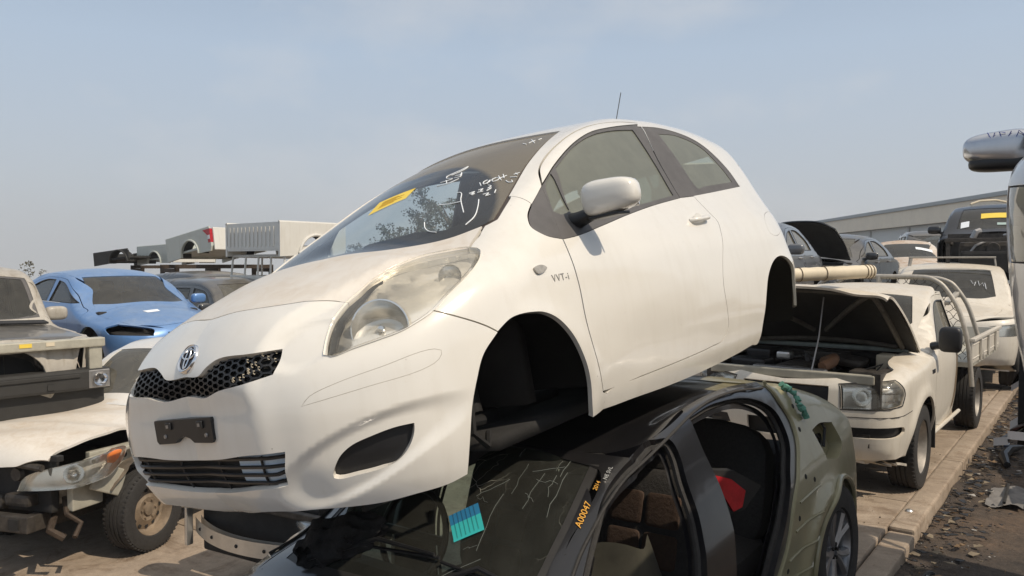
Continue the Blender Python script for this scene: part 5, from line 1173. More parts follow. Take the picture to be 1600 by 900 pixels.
# ================================================================ crushed black car under the hatchback
BB_ = black_body(); Mb = pose_m(51, -3.9, -2, -1.10, 1.75, -.20)
blk = thing('crushed_black_car', 'crushed black car without doors, olive rear wing, carrying the white hatchback', 'car', mat=Mb)
BP = lambda nm, ch, poly, mat, par=blk, **kw: panel(BB_, MB(), ch, poly, **{**dict(grid=.03, step=.015), **kw}).build(nm, mat, par)
bsh = [(0, .58, 1), (.2, .61), (.45, .68), (.9, .76), (1.12, .815, 1), (1.30, .905), (1.48, 1.02), (1.64, 1.11), (1.80, 1.19), (1.97, 1.24), (2.3, 1.298), (2.65, 1.305), (3.03, 1.265, 1), (3.35, 1.19), (3.68, 1.07), (3.82, .95, 1)]
fo = [(1.18, .34, 1), (1.19, .68), (1.377, .921, 1), (1.56, 1.049), (1.712, 1.14), (1.863, 1.204), (2.0, 1.243), (2.05, 1.235), (2.06, 1.18), (2.037, 1.088), (2.02, .97), (1.967, .839), (1.92, .70), (1.86, .34, 1)]
ro = [(2.12, .34, 1), (2.16, .667), (2.197, .798), (2.233, .911), (2.247, 1.016), (2.235, 1.157), (2.24, 1.272, 1), (2.489, 1.279), (2.865, 1.214), (3.0, 1.127), (3.002, 1.016), (2.872, .895), (2.703, .734), (2.566, .617), (2.47, .50), (2.38, .34, 1)]
SEAM = [(3.03, 1.265, 1), (3.05, 1.18), (3.09, 1.08), (3.065, .996), (2.96, .90), (2.79, .775), (2.66, .63), (2.53, .51), (2.43, .26, 1)]
sk = MB()
front_side = [p for p in bsh if p[0] < 3.0]+SEAM+[(1.2, .25), (1.16, .30)]+[p for p in arch_pts(BB_, .88, .30, .37, 195, -15, .81)[::-1]]+[(0, .27, 1)]
for sd in (-1, 1): panel(BB_, sk, 'w', front_side, holes=[fo, ro], side=sd, grid=.03, step=.015, gap=.0005, flange=.05)
btop = wchart_top(BB_, [p for p in bsh if p[0] < 3.0]+[(3.03, 1.265, 1)]); btop[0] = (btop[0][0], 0, 1); btop.append((3.1, .3)); btop.append((3.12, 0, 1))
bws = [(1.10, 0, 1), (1.11, .35), (1.16, .555, 1), (1.298, .543), (1.41, .53), (1.549, .518), (1.732, .484), (1.90, .43, 1), (1.86, .2), (1.85, 0, 1)]
bbon = [(.08, 0, 1), (.10, .35), (.2, .56, 1), (.6, .62), (1.04, .63, 1), (1.05, .4), (1.03, 0, 1)]
panel(BB_, sk, 'top', btop, holes=[bws, bbon], half=True, grid=.03, step=.015, gap=.0005, flange=.04)
sk.build('body', MAT['gblack'], blk)
b = MB(); panel(BB_, b, 'top', bbon, half=True, grid=.03, step=.015, gap=.003, flange=.02); b = b.build('bonnet', MAT['bluegrey'], blk)
b.matrix_local = Matrix.Translation((1.04, 0, .86)) @ Matrix.Rotation(R(11), 4, 'Y') @ Matrix.Translation((-1.04, 0, -.84))
# inner door-frame returns: sills, pillars' inner faces and rubber seals
for sd in (-1, 1):
    for opn, nm in ((fo, 'front_door_seal'), (ro, 'rear_door_seal')):
        Lw = spline(opn, .02); P = BB_.solve('w', Lw[:, 0], Lw[:, 1]); N = BB_.normal(P)
        MB().tube([p*np.array([1, sd, 1]) for p in P-N*.035], .012, n=6, closed=True).build(nm, MAT['rubber'], blk)
        G = np.array([(P-N*.01), (P-N*.06)])*np.array([1, sd, 1])
        q = MB(); c_ = np.array([P[:, 0].mean(), 0, P[:, 2].mean()])
        In = (P-N*.06); d_ = In-np.array([P[:, 0].mean(), 0, P[:, 2].mean()]); d_[:, 1] = 0; In2 = In-d_/np.linalg.norm(d_, axis=1, keepdims=True)*.03
        q.grid(np.array([In*np.array([1, sd, 1]), In2*np.array([1, sd, 1])]), closed_v=True); q.build('door_frame_lip', MAT['gblack'], blk)
# chrome-grey trim following the roof rail and pillars
for sd in (-1, 1):
    u = [p for p in spline([(1.20, .83), (1.33, .905), (1.50, 1.015), (1.66, 1.105), (1.82, 1.18), (1.98, 1.225), (2.3, 1.283), (2.65, 1.288), (2.98, 1.245)], .03, closed=False)]
    P = BB_.solve('w', np.array([p[0] for p in u]), np.array([p[1] for p in u])); P = P+BB_.normal(P)*.004
    MB().tube(P*np.array([1, sd, 1]), .006, n=6).build('roof_gutter', MAT['rubber'], blk)
BP('windscreen', 'top', bws, MAT['cracked'], half=True, off=.005, flange=.002, gap=.004)
# windscreen black edge
BP('windscreen_seal', 'top', bws, MAT['dtrim'], half=True, off=.002, flange=.01, gap=-.008, holes=[[(1.125, 0, 1), (1.135, .35), (1.18, .535, 1), (1.298, .525), (1.41, .513), (1.549, .50), (1.732, .466), (1.87, .42, 1), (1.84, .2), (1.83, 0, 1)]])
# olive rear wing, C pillar, inner wheel arch
WX, WZ = 3.44, .335
arr = arch_pts(BB_, WX, WZ, .375, 200, -10, .80)
q0 = [(3.03, 1.265, 1), (3.35, 1.19), (3.68, 1.07), (3.82, .95, 1), (3.90, .86), (3.95, .72, 1)]
oq = q0+[(3.93, .50), (3.92, .30, 1)]+arr[::-1]+SEAM[::-1][:-1]
lampH = [(3.30, .985, 1), (3.42, .99), (3.60, .955, 1), (3.63, .84), (3.52, .80), (3.34, .84, 1)]
pk = MB()
for sd in (-1, 1): panel(BB_, pk, 'w', oq, holes=[lampH], side=sd, grid=.03, step=.015, gap=.001, flange=.03)
tp = wchart_top(BB_, [(3.03, 1.265, 1), (3.35, 1.19), (3.68, 1.07), (3.82, .95, 1)]); panel(BB_, pk, 'top', [(3.12, 0, 1), (3.1, .3)]+tp+[(3.88, .3), (3.90, 0, 1)], half=True, grid=.03, step=.015, gap=.001, flange=.02)
wing = pk.build('rear_wing', MAT['olive'], blk)
for sd in (-1, 1):
    BP('lamp_bucket', 'w', lampH, MAT['olive'], wing, side=sd, off=.07, gap=-.002, flange=-.06)
    c_ = BB_.solve('w', np.array([3.46]), np.array([.90]))[0]; c_ = (c_-BB_.normal(c_[None])[0]*.055)*np.array([1, sd, 1])
    q = MB(); q.lathe([(.05, 0), (.045, .012), (.03, .012), (.028, 0)], n=24, c=c_); q.tube([c_+np.array([.07, 0, -.04]), c_+np.array([.10, 0, .05]), c_+np.array([.05, 0, .09])], .008, n=6); q.build('lamp_socket', MAT['black_plastic'], wing)
    # pressed ribs, drill holes, flare and seam edges of the bare wing
    q = MB()
    for z in (.46, .56, .66, .76):
        P = BB_.solve('w', np.linspace(2.62+.9*(z-.46), 2.98+.6*(z-.46), 8), np.full(8, z)); q.tube((P+BB_.normal(P)*.001)*np.array([1, sd, 1]), .006, n=6)
    Lq = spline(arr[1:-1], .03, closed=False); P = BB_.solve('w', Lq[:, 0], Lq[:, 1]); q.tube((P+BB_.normal(P)*.006)*np.array([1, sd, 1]), .014, n=8)
    edge = spline([(a_[0]+.012, a_[1]) for a_ in SEAM], .02, closed=False); P = BB_.solve('w', edge[:, 0], edge[:, 1])
    jag = np.array([(.012 if k % 3 else -.004) for k in range(len(P))])[:, None]*np.array([[0, 0, 0]]); q.tube((P+BB_.normal(P)*.004)*np.array([1, sd, 1])+jag, .009, n=6)
    q.build('pressed_ribs', MAT['olive'], wing)
    q = MB()
    for (x, z) in ((2.86, .70), (3.02, .84), (3.16, 1.02), (3.20, 1.12), (2.70, .52), (3.12, .80), (2.62, .42)):
        c_ = BB_.solve('w', np.array([x]), np.array([z])); n_ = BB_.normal(c_)[0]; c_ = c_[0]+n_*.002
        M4 = Matrix.Translation(Vector(c_*np.array([1, sd, 1]))) @ Vector(n_*np.array([1, sd, 1])).to_track_quat('Z', 'Y').to_matrix().to_4x4()
        k = len(q.V); q.lathe([(0, 0), (.011, 0), (.013, -.003)], n=10, axis='z'); q.V[-1] = q.V[-1]@np.array(M4.to_3x3()).T+np.array(M4.translation)
    q.build('drilled_holes', MAT['dark'], wing)
    for (x, r) in ((WX, .375),):
        A = np.linspace(R(-15), R(195), 20); MB().grid(np.array([[(x+qr*math.cos(t), sd*y, WZ+qr*math.sin(t)) for t in A] for qr, y in ((r+.004, .73), (r+.01, .70), (r, .50), (.02, .48))])).build('wheel_housing', MAT['liner'], blk)
    wheel(blk, (WX, sd*.685, WZ), .340, .22, 'alloy', sd, MAT['alloy'])
# torn green foam on the pillar and by the sill
def rag(parent, pts, r, mat, name, n=9, amp=.4, seed=1):
    rnd = random.Random(seed); P = [Vector(p) for p in pts]; mb = MB(); t = np.linspace(0, len(P)-1, 26); path = []
    for v in t:
        i = min(int(v), len(P)-2); path.append(P[i].lerp(P[i+1], v-i)+Vector([rnd.uniform(-1, 1)*r*.35 for _ in range(3)]))
    mb.tube(path, [r*(1+rnd.uniform(-amp, amp)) for _ in path], n=n); o = mb.build(name, mat, parent); return o
cpt = lambda x, z, o_=.01: (lambda q: (q+BB_.normal(q)*o_)[0]*np.array([1, -1, 1]))(BB_.solve('w', np.array([x]), np.array([z])))
rag(blk, [cpt(3.20, 1.21, .02), cpt(3.24, 1.16, .02), cpt(3.22, 1.10, .025), cpt(3.26, 1.05, .02)], .014, plain('green_foam', (.10, .26, .20), .9, var=.4, scale=30), 'torn_foam', seed=3)
rag(blk, [cpt(2.60, .42, .03), cpt(2.68, .40, .05), cpt(2.74, .38, .05)], .03, plain('pale_foam', (.40, .38, .26), .9, var=.4, scale=30), 'torn_padding', seed=5)
# cabin: seats with brown centre panels, dashboard, headlining
brs = plain('brown_seat_cloth', (.060, .036, .024), .9, var=.2, scale=60, bump=.3)
def bseat(x, y, rec, w=.24, par=blk):
    rt = Matrix.Rotation(R(rec), 3, 'Y'); q = MB()
    q.grid(superell((x-.06, y, .42), (.27, w, .09), .5, .4, n=24), closed_v=True, m=0); q.grid(superell((x+.24, y, .72), (.075, w, .31), .45, .45, n=24, rot=rt), closed_v=True, m=0)
    q.grid(superell((x+.34, y, 1.04), (.045, .12, .07), .6, .6, n=20, rot=rt), closed_v=True, m=0); o = q.build('front_seat', MAT['seat'], par)
    for k, z in enumerate((.56, .71, .86)):
        for s_ in (-1, 1):
            c_ = Vector((x+.165+(z-.72)*math.tan(R(rec)), y+s_*.085, z)); MB().grid(superell(c_, (.016, .078, .068), .25, .3, n=16, rot=rt), closed_v=True).build('seat_panel', brs, o)
    return o
bseat(2.06, -.37, 20); bseat(2.0, .35, 22)
q = MB(); q.grid(superell((2.85, 0, .44), (.25, .58, .10), .5, .3, n=24), closed_v=True); q.grid(superell((3.10, 0, .72), (.08, .58, .32), .45, .3, n=24, rot=Matrix.Rotation(R(18), 3, 'Y')), closed_v=True); q.build('rear_seat', MAT['seat'], blk)
q = MB(); q.box((2.05, 0, .16), (3.0, 1.26, .06)); q.box((1.14, 0, .52), (.06, 1.3, .6)); q.box((3.5, 0, .50), (.5, .95, .6), bev=.05); q.box((.55, 0, .40), (.7, .8, .35), bev=.06); q.build('floor_pan', MAT['dark'], blk)
q = MB(); q.prism([(1.00, .70), (1.16, .79), (1.36, .81), (1.50, .76), (1.50, .60), (1.1, .50)], -.60, .60); q.build('dashboard', MAT['cabin'], blk)
for (x, y, z, sx, sy, m_) in ((1.24, -.20, .815, .16, .22, MAT['yellow_dust'] if 'yellow_dust' in MAT else MAT['beige']), (1.30, -.40, .82, .12, .14, MAT['navy'])): MB().box((x, y, z), (sx, sy, .012), rot=Matrix.Rotation(R(6), 3, 'Y'), bev=.004).build('dash_paper', m_, blk)
q = MB(); c = Vector((1.62, .34, .84)); ax = Vector((-.92, 0, .38)).normalized(); e1 = Vector((0, 1, 0)); e2 = ax.cross(e1)
q.tube([c+(e1*math.cos(t)+e2*math.sin(t))*.18 for t in np.linspace(0, 2*np.pi, 33)[:-1]], .014, n=8, closed=True); q.tube([c-e1*.17, c, c+e1*.17], .02, n=6); q.build('steering_wheel', MAT['black_plastic'], blk)
# loose trim hanging in the front door opening
G = np.array([[(1.44+.50*u_+.05*math.sin(3*v_), -.60+.05*math.sin(5*u_+2*v_), .38+.62*v_*(1-.15*u_)+.03*math.sin(6*u_)) for u_ in np.linspace(0, 1, 12)] for v_ in np.linspace(0, 1, 14)])
MB().grid(G).build('loose_door_card', plain('dirty_clear_sheet', (.050, .047, .035), .5, var=.5, scale=5), blk)
# tail lamp lying in the rear doorway
tl = thing('loose_tail_lamp', 'red triangular tail lamp jammed in the rear doorway of the black car', 'tail lamp', mat=Mb @ Matrix.Translation((2.42, -.69, .965)) @ Matrix.Rotation(R(6), 4, 'Y') @ Matrix.Rotation(R(-34), 4, 'Z'))
q = MB(); q.prism([(-.13, .07), (.0, .06), (.13, -.01), (.05, -.10), (-.02, -.12)], -.02, .03); q.build('lamp_case', MAT['dark'], tl)
q = MB(); q.prism([(-.115, .055), (-.02, .03), (.045, -.02), (.03, -.085), (-.01, -.10)], -.035, -.02); q.build('lens', MAT['red_lens_glow'] if 'red_lens_glow' in MAT else MAT['red_lens'], tl)
# teal form under the windscreen, wipers, black cloth on the scuttle
def on_bws(x, y, o_=.0):
    q_ = BB_.solve('top', np.array([x]), np.array([abs(y)])); n_ = BB_.normal(q_)[0]; q_ = q_[0]+n_*o_; return np.array([q_[0], y if o_ == 0 else q_[1]*(1 if y >= 0 else -1), q_[2]])
G = np.array([[on_bws(1.325+.075*i/5+.075*j/5, -.185+.09*i/5-.075*j/5+0*.1, .004) for i in range(6)] for j in range(6)]); stk = MB().grid(G[:, :4]).build('form_sheet', MAT['teal'], blk); MB().grid(G[:, 3:]).build('form_heading', MAT['tealblue'], stk)
q = MB()
for j in range(7): q.tube([on_bws(1.33+.07*t+.075*j/7, -.18+.085*t-.07*j/7, .006) for t in np.linspace(0, 1, 6)], .0005, n=4)
q.build('form_lines', MAT['dark'], stk)
for (y0, x1, y1) in ((-.20, 1.27, -.49), (.36, 1.25, -.16)):
    q = MB(); q.tube([on_bws(1.14, y0, .03), on_bws(x1, (y0+y1)/2, .03), on_bws(x1+.01, y1, .018)], [.012, .009, .006], n=6); q.tube([on_bws(x1-.02, (y0+y1)/2+.15, .010), on_bws(x1+.01, y1-.02, .010)], .006, n=5); q.build('wiper', MAT['black_plastic'], blk)
rg = thing('black_rag', 'crumpled black cloth draped over the windscreen edge of the crushed car', 'cloth', mat=Mb)
rnd = random.Random(4); nu, nv = 64, 48; G = np.zeros((nu, nv, 3))
for i in range(nu):
    t = i/(nu-1); cx, cy = 1.12+.17*t, .36-.20*t+.03*math.sin(t*3); p = on_bws(cx, cy, .012); rad = .046+.036*math.sin(math.pi*min(1, t*1.1)); 
    for j in range(nv):
        a_ = 2*math.pi*j/nv; rr_ = rad*(1+.16*math.sin(4*a_+t*11)+.11*math.sin(7*a_-t*17+1)+.05*math.sin(12*a_+t*26)); G[i, j] = p+np.array([.15*rr_*math.sin(a_*2), rr_*1.5*math.cos(a_), max(-.015, rr_*.85*math.sin(a_)+.03)])
mb = MB(); mb.grid(G, closed_v=True); mb.build('cloth_folds', MAT['cloth'], rg, shade=True)
rc = random.Random(6); q = MB()
for k in range(16):
    x0, y0 = rc.uniform(1.18, 1.78), -rc.uniform(.14, .44); L_ = rc.uniform(.05, .22); a_ = rc.choice([rc.gauss(.35, .15), rc.gauss(.35, .15), rc.gauss(1.9, .3)]); pts = []
    for t_ in np.linspace(0, 1, 6):
        xx, yy = x0+L_*t_*math.cos(a_)+rc.gauss(0, .004), y0+L_*t_*math.sin(a_)*.6+rc.gauss(0, .004)
        if 1.16 < xx < 1.82 and -.46 < yy: pts.append(on_bws(xx, yy, -.002))
    if len(pts) > 2: q.tube(pts, rc.choice([.0005, .0007, .0009]), n=4)
q.build('crack_lines', plain('crack_glint', (.20, .22, .20), .3), blk)
# chalked writing on the A pillar
def pillar_text(txt, x, y, size, mat, name, ang, off=.003):
    q_ = BB_.solve('top', np.array([x]), np.array([y])); n_ = BB_.normal(q_)[0]*np.array([1, -1, 1]); q_ = q_[0]*np.array([1, -1, 1])+n_*off
    zz = Vector(n_); xx = Vector((math.cos(R(ang)), .13, math.sin(R(ang)))); xx = (xx-zz*xx.dot(zz)).normalized(); yy = zz.cross(xx)
    M4 = Matrix((xx, yy, zz)).transposed().to_4x4(); M4.translation = Vector(q_); return mesh_text(txt, size, mat, blk, name, M4, ext=.0006, shear=.2)
pillar_text('A00047', 1.585, .540, .034, MAT['orange_pen'], 'pillar_number', 30)
pillar_text('2014', 1.70, .524, .022, MAT['orange_pen'], 'pillar_year', 30)
pillar_text('NE SVL', 1.765, .531, .022, plain('grey_pen', (.4, .4, .38), .7), 'pillar_code', 33)
# ================================================================ old white four-wheel drive, far left
def sh_of(hz, wsx, roofx, roofz, L, pillar, tailz=None, hoodback=None):
    return None
OB = old4x4_body()
osh = [(0, .92, 1), (.3, .955), (.45, .98), (1.12, 1.03, 1), (1.26, 1.09), (1.52, 1.48), (1.70, 1.57), (2.6, 1.60), (4.0, 1.59), (4.4, 1.56), (4.84, 1.55, 1)]
o4, _b = vehicle('old_four_wheel_drive', 'old white four-wheel drive stripped of grille and lamps behind a black bumper', 'off-road car', pose_m(*POSES['old4x4']), OB, dict(L=4.5, W=.80, bot=.56, shoulder=osh,
    arches=[(.80, .36, .40), (3.5, .36, .40)], skin_from=None,
    bonnet=[(.10, 0, 1), (.12, .55), (.2, .66, 1), (1.08, .69, 1), (1.12, 0, 1)], bonnet_mat=MAT['dgrey'],
    ws=[(1.20, 0, 1), (1.22, .4), (1.26, .65, 1), (1.54, .60, 1), (1.53, 0, 1)], ws_mat=MAT['glass_clean'], ws_border=[(1.215, 0, 1), (1.235, .4), (1.28, .61, 1), (1.515, .56, 1), (1.51, 0, 1)],
    nose_holes=[('front_opening', [(0, .888, 1), (.44, .905, 1), (.455, .655, 1), (0, .635, 1)], MAT['dark'], .20)],
    doors=[([(1.25, .5, 1), (1.24, 1.05), (1.50, 1.50, 1), (2.3, 1.55, 1), (2.3, .5, 1)], [[(1.38, 1.12, 1), (1.57, 1.46), (2.24, 1.50, 1), (2.24, 1.12, 1)]], (2.15, 1.0)), ([(2.33, .5, 1), (2.33, 1.55, 1), (3.1, 1.55, 1), (3.1, .9), (3.02, .62, 1)], [[(2.39, 1.12, 1), (2.39, 1.50, 1), (3.04, 1.50, 1), (3.04, 1.12, 1)]], (2.95, 1.0))],
    windows=[[(3.2, 1.12, 1), (3.2, 1.50, 1), (4.2, 1.50, 1), (4.2, 1.12, 1)]], cabin=(1.25, 4.0, 1.05, 1.6), engine_block=False, mirror=(1.45, 1.15)), MAT['grimy_white'], grid=.06)
q = MB(); q.box((.02, 0, .945), (.10, 1.56, .085), bev=.012); q.build('upper_panel', MAT['beige'], o4)
for y, w_, m_ in ((-.10, .10, MAT['yellow']), (.16, .07, MAT['steel']), (.27, .03, MAT['steel']), (-.30, .07, MAT['cream'])): MB().box((-.033, y, .955), (.004, w_, .035)).build('data_plate', m_, o4)
q = MB(); q.box((.06, 0, .60), (.18, 1.66, .20), bev=.03); q.box((-.035, 0, .645), (.02, 1.1, .035), bev=.006); q.box((-.03, -.30, .56), (.02, .06, .05)); q.box((.12, 0, .40), (.14, 1.60, .24), bev=.03); q.build('front_bumper', MAT['bumper_black'], o4)
for sd in (-1, 1):
    MB().box((.04, sd*.70, .80), (.10, .12, .26), bev=.015).build('lamp_surround', MAT['beige'], o4)
    q = MB(); q.lathe([(.0, -.0), (.045, -.005), (.06, -.02), (.065, -.03)], n=18, axis='x', c=(-.035, sd*.72, .60)); q.box((-.025, sd*.72, .60), (.02, .19, .17), bev=.01, m=1); q.build('indicator_lamp', [MAT['chrome'], MAT['steel']], o4)
q = MB(); q.lathe([(0, -.03), (.035, -.03), (.05, -.01), (.06, 0), (.06, .03)], n=24, axis='x', c=(.10, .20, .79)); q.build('fan_hub', MAT['rust'], o4)
q = MB(); q.tube([(.10, -.20, .90), (.08, -.22, .78), (.10, -.30, .70), (.12, -.42, .70)], .014, n=8); q.tube([(.12, -.32, .92), (.10, -.34, .70)], .010, n=6); q.build('hose', MAT['grime'], o4)
q = MB(); q.box((.25, 0, .79), (.06, 1.2, .26)); q.build('radiator_core', MAT['grime'], o4)
q = MB()
for x in (.02, .08, .14, .2): q.tube([(1.05+x*.6, -.66, 1.075+x*.08), (1.0+x*.6, 0, 1.10+x*.08), (1.05+x*.6, .66, 1.075+x*.08)], .012, n=6)
q.build('scuttle_grille', MAT['black_plastic'], o4)
for sx, sy in ((1.2, -.5), (1.2, .5), (3.6, -.5), (3.6, .5)): MB().box((sx, sy, -.18), (.22, .22, 1.18), bev=.02).build('support_block', MAT['woodgrey'], o4)

# ================================================================ white ute missing its bumper, lower left
HBd = hilux_body()
Mh = pose_m(*POSES['hilux'])
hsh = [(0, .93, 1), (.15, .945), (.35, .985), (.5, 1.03), (.9, 1.075), (1.33, 1.11, 1), (1.48, 1.16), (2.03, 1.54), (2.22, 1.60), (2.5, 1.62), (2.9, 1.62), (3.05, 1.62), (3.34, 1.62, 1)]
hx, _b = vehicle('wrecked_white_ute', 'wrecked white ute with no bumper or grille, brown steel front wheel', 'ute', Mh, HBd, dict(L=3.0, W=.87, bot=.36, shoulder=hsh, step=.02, skin_from=(1.36, 1.12),
    top_holes=[[(-.2, 0, 1), (-.2, .9, 1), (1.34, .95, 1), (1.34, 0, 1)]],
    ws=[(1.50, 0, 1), (1.52, .4), (1.58, .65, 1), (2.05, .56, 1), (2.02, .3), (2.0, 0, 1)], ws_mat=MAT['glass'],
    doors=[([(1.52, .50, 1), (1.50, 1.1), (1.56, 1.2), (2.04, 1.54), (2.20, 1.59), (2.76, 1.60, 1), (2.80, 1.15), (2.8, .5, 1)], [[(1.72, 1.17, 1), (2.08, 1.48), (2.2, 1.53), (2.68, 1.54, 1), (2.72, 1.18, 1)]], (2.6, 1.0))], cabin=(1.55, 2.85, 1.12, 1.6), engine_block=False), MAT['white'], grid=.05)
bn = MB(); panel(HBd, bn, 'top', [(.02, 0, 1), (.04, .35), (.12, .60, 1), (.6, .71), (1.30, .74, 1), (1.40, .4), (1.42, 0, 1)], half=True, grid=.03, step=.02, gap=0, flange=.02)
bn = bn.build('bonnet', MAT['white_bonnet'], hx); bn.matrix_local = Matrix.Translation((1.4, 0, 1.16)) @ Matrix.Rotation(R(2.5), 4, 'Y') @ Matrix.Translation((-1.4, 0, -1.16))
for v in bn.data.vertices:      # buckled by the crash
    x, y, z = v.co; v.co.z += .022*math.exp(-((x-.55+.25*y)/.10)**2)*(y < .9)-.02*math.exp(-((x-.25)/.15)**2-((y+.55)/.2)**2)+.012*math.sin(x*9+y*5)
# inner apron, chassis, crossmember
for sd in (-1, 1):
    q = MB(); q.box((.95, sd*.66, .84), (1.0, .05, .20), rot=Matrix.Rotation(R(sd*3), 3, 'Z'), bev=.01); q.box((.72, sd*.72, .92), (.7, .10, .03), rot=Matrix.Rotation(R(-6), 3, 'Y'), bev=.008); q.box((.40, sd*.66, .66), (.30, .06, .30), bev=.01); q.box((.55, sd*.75, .70), (.32, .03, .22), rot=Matrix.Rotation(R(24), 3, 'Y'), bev=.01)
    for k in range(5): q.lathe([(0, .012), (.016, .012), (.022, .0)], n=10, c=(.45+.17*k, sd*.69, .85), m=1)
    q.build('inner_guard', [MAT['beige'], MAT['dark']], hx)
    A = np.linspace(R(12), R(150), 18); q = MB(); q.grid(np.array([[(.93+.42*math.cos(t)+.03*math.sin(9*t)*(k == 0), sd*y, .40+.42*math.sin(t)) for t in A] for k, y in enumerate((.80, .70, .55))])); q.grid(np.array([[(.93+qr*math.cos(t), sd*.56, .40+qr*math.sin(t)) for t in A] for qr in (.42, .1)])); q.build('torn_guard_liner', MAT['liner2'], hx)
    q = MB(); q.box((.9, sd*.42, .44), (1.7, .09, .13), bev=.01); q.build('chassis_rail', MAT['grime'], hx)
    wheel(hx, (.93, sd*.76, .355), .355, .235, 'steel', sd, MAT['rim_rusty'])
    # the lamp
    q = MB(); LP = [(.02, .74), (.05, .86), (.30, .93), (.44, .96), (.36, .84), (.22, .76), (.08, .72)]
    panel(HBd, q, 'w', [(.215, .715, 1), (.24, .82), (.34, .90), (.50, .965, 1), (.62, .955), (.60, .88), (.50, .79), (.36, .72, 1)], side=sd, grid=.02, step=.01, gap=0, off=-.004, flange=.02); hl = q.build('headlight', MAT['lampglass'], hx)
    q = MB(); panel(HBd, q, 'w', [(.21, .71, 1), (.24, .82), (.34, .90), (.50, .97, 1), (.63, .96), (.60, .88), (.50, .785), (.36, .715, 1)], side=sd, grid=.03, step=.015, gap=0, off=.07, flange=-.075); q.build('lamp_housing', MAT['lamp_body'], hl)
    q = MB(); panel(HBd, q, 'w', [(.47, .86, 1), (.48, .93), (.53, .955), (.60, .945), (.57, .885), (.52, .85)], side=sd, grid=.02, step=.01, gap=0, off=.015, flange=.02); q.build('indicator', MAT['amber'], hl)
    c_ = HBd.solve('w', np.array([.36]), np.array([.82]))[0]; n_ = HBd.normal(c_[None])[0]; rot_ = Vector(n_*np.array([1, sd, 1])).to_track_quat('Z', 'Y').to_matrix()
    q = MB(); q.lathe([(.01, -.05), (.05, -.035), (.070, -.005), (.075, .0)], n=28, axis='z'); q.V[0] = q.V[0]@np.array(rot_).T+(c_-n_*.02)*np.array([1, sd, 1]); q.build('reflector_bowl', MAT['reflector'], hl)
q = MB(); q.box((.16, 0, .95), (.06, 1.35, .05), bev=.01); q.box((.20, 0, .72), (.08, 1.15, .42), bev=.02); q.build('radiator_support', MAT['dark'], hx)
q = MB(); q.tube([(.10, .6, .90), (.06, .2, .93), (.06, -.25, .92), (.10, -.55, .88)], .03, n=8); q.lathe([(0, 0), (.05, 0), (.06, .03)], n=20, axis='x', c=(.08, -.30, .82)); q.box((.15, .12, .58), (.1, .5, .12), bev=.03); q.box((.12, -.32, .62), (.12, .25, .10), bev=.03); q.build('hoses', MAT['grime'], hx)
q = MB(); q.box((.0, 0, .47), (.08, 1.10, .13), bev=.01); q.box((-.045, -.42, .47), (.01, .10, .08), m=1); q.build('crossmember', [MAT['grime'], MAT['dark']], hx)
q = MB(); q.tube([(.05, .12, .66), (-.05, .16, .60), (-.06, .17, .35), (-.03, .14, .1), (-.12, .02, .015), (-.02, -.15, .015)], [.02, .025, .022, .02, .018, .012], n=6); q.build('hanging_strap', MAT['steel'], hx)
q = MB(); q.tube([(.3, -.55, .60), (.22, -.66, .50), (.28, -.74, .42), (.18, -.78, .34)], .02, n=7); q.tube([(.25, -.5, .46), (.1, -.62, .40), (.16, -.70, .33)], .03, n=7); q.build('bent_bracket', MAT['rust'], hx)
q = MB(); q.box((.8, 0, .62), (.9, .7, .35), bev=.05); q.box((1.42, 0, .80), (.05, 1.3, .5)); q.build('engine', MAT['grime'], hx)

# ================================================================ blue sedan
SB = sedan_body()
def sedan_spec(L=4.75, W=.90, h=1.0, **kw):
    s = L/4.8; q = lambda pts: [(p[0]*s, p[1]*h)+tuple(p[2:]) for p in pts]
    d = dict(L=L, W=W, bot=.22, arches=[(.95*s, .33, .37), (3.75*s, .33, .37)], step=.02,
        shoulder=q([(0, .66, 1), (.2, .69), (.45, .75), (.9, .84), (1.15, .89, 1), (1.35, .955), (1.7, 1.185), (2.05, 1.335), (2.4, 1.385), (2.9, 1.38), (3.3, 1.29), (3.7, 1.13), (4.0, 1.0), (4.3, .96), (4.55, .93)])+[(L-.45+.8, .90*h, 1)],
        bonnet=q([(.12, 0, 1), (.14, .35), (.30, .60, 1), (.7, .69), (1.12, .72, 1), (1.14, .4), (1.10, 0, 1)]),
        ws=q([(1.20, 0, 1), (1.24, .4), (1.38, .65, 1), (2.0, .54, 1), (1.93, .3), (1.90, 0, 1)]),
        doors=[(q([(1.25, .34, 1), (1.22, .7), (1.26, .87), (1.42, .945), (1.77, 1.16), (2.08, 1.295), (2.38, 1.335, 1), (2.42, .95), (2.42, .34, 1)]), [q([(1.52, .99, 1), (1.82, 1.135), (2.10, 1.25), (2.33, 1.29, 1), (2.37, 1.0, 1)])], (2.28*s, .88*h)),
               (q([(2.45, .34, 1), (2.45, .95), (2.41, 1.335, 1), (2.8, 1.335), (3.15, 1.27), (3.40, 1.17, 1), (3.46, .98), (3.38, .75), (3.22, .5), (3.15, .34, 1)]), [q([(2.47, 1.0, 1), (2.47, 1.30, 1), (2.8, 1.30), (3.1, 1.235), (3.36, 1.12), (3.42, 1.01, 1)])], (3.25*s, .90*h))],
        lamps=[('headlight', q([(.25, .60, 1), (.26, .68), (.36, .72), (.50, .745, 1), (.56, .70), (.46, .62, 1)]))],
        nose_holes=[('grille', q([(0, .63, 1), (.17, .64, 1), (.15, .55, 1), (0, .53, 1)]), MAT['black_plastic'], .03), ('lower_grille', q([(0, .42, 1), (.20, .42, 1), (.17, .32, 1), (0, .31, 1)]), MAT['black_plastic'], .03)],
        cabin=(1.3*s, 3.3*s, .90*h, 1.4*h), mirror=(1.50*s, 1.0*h))
    d.update(kw); return d
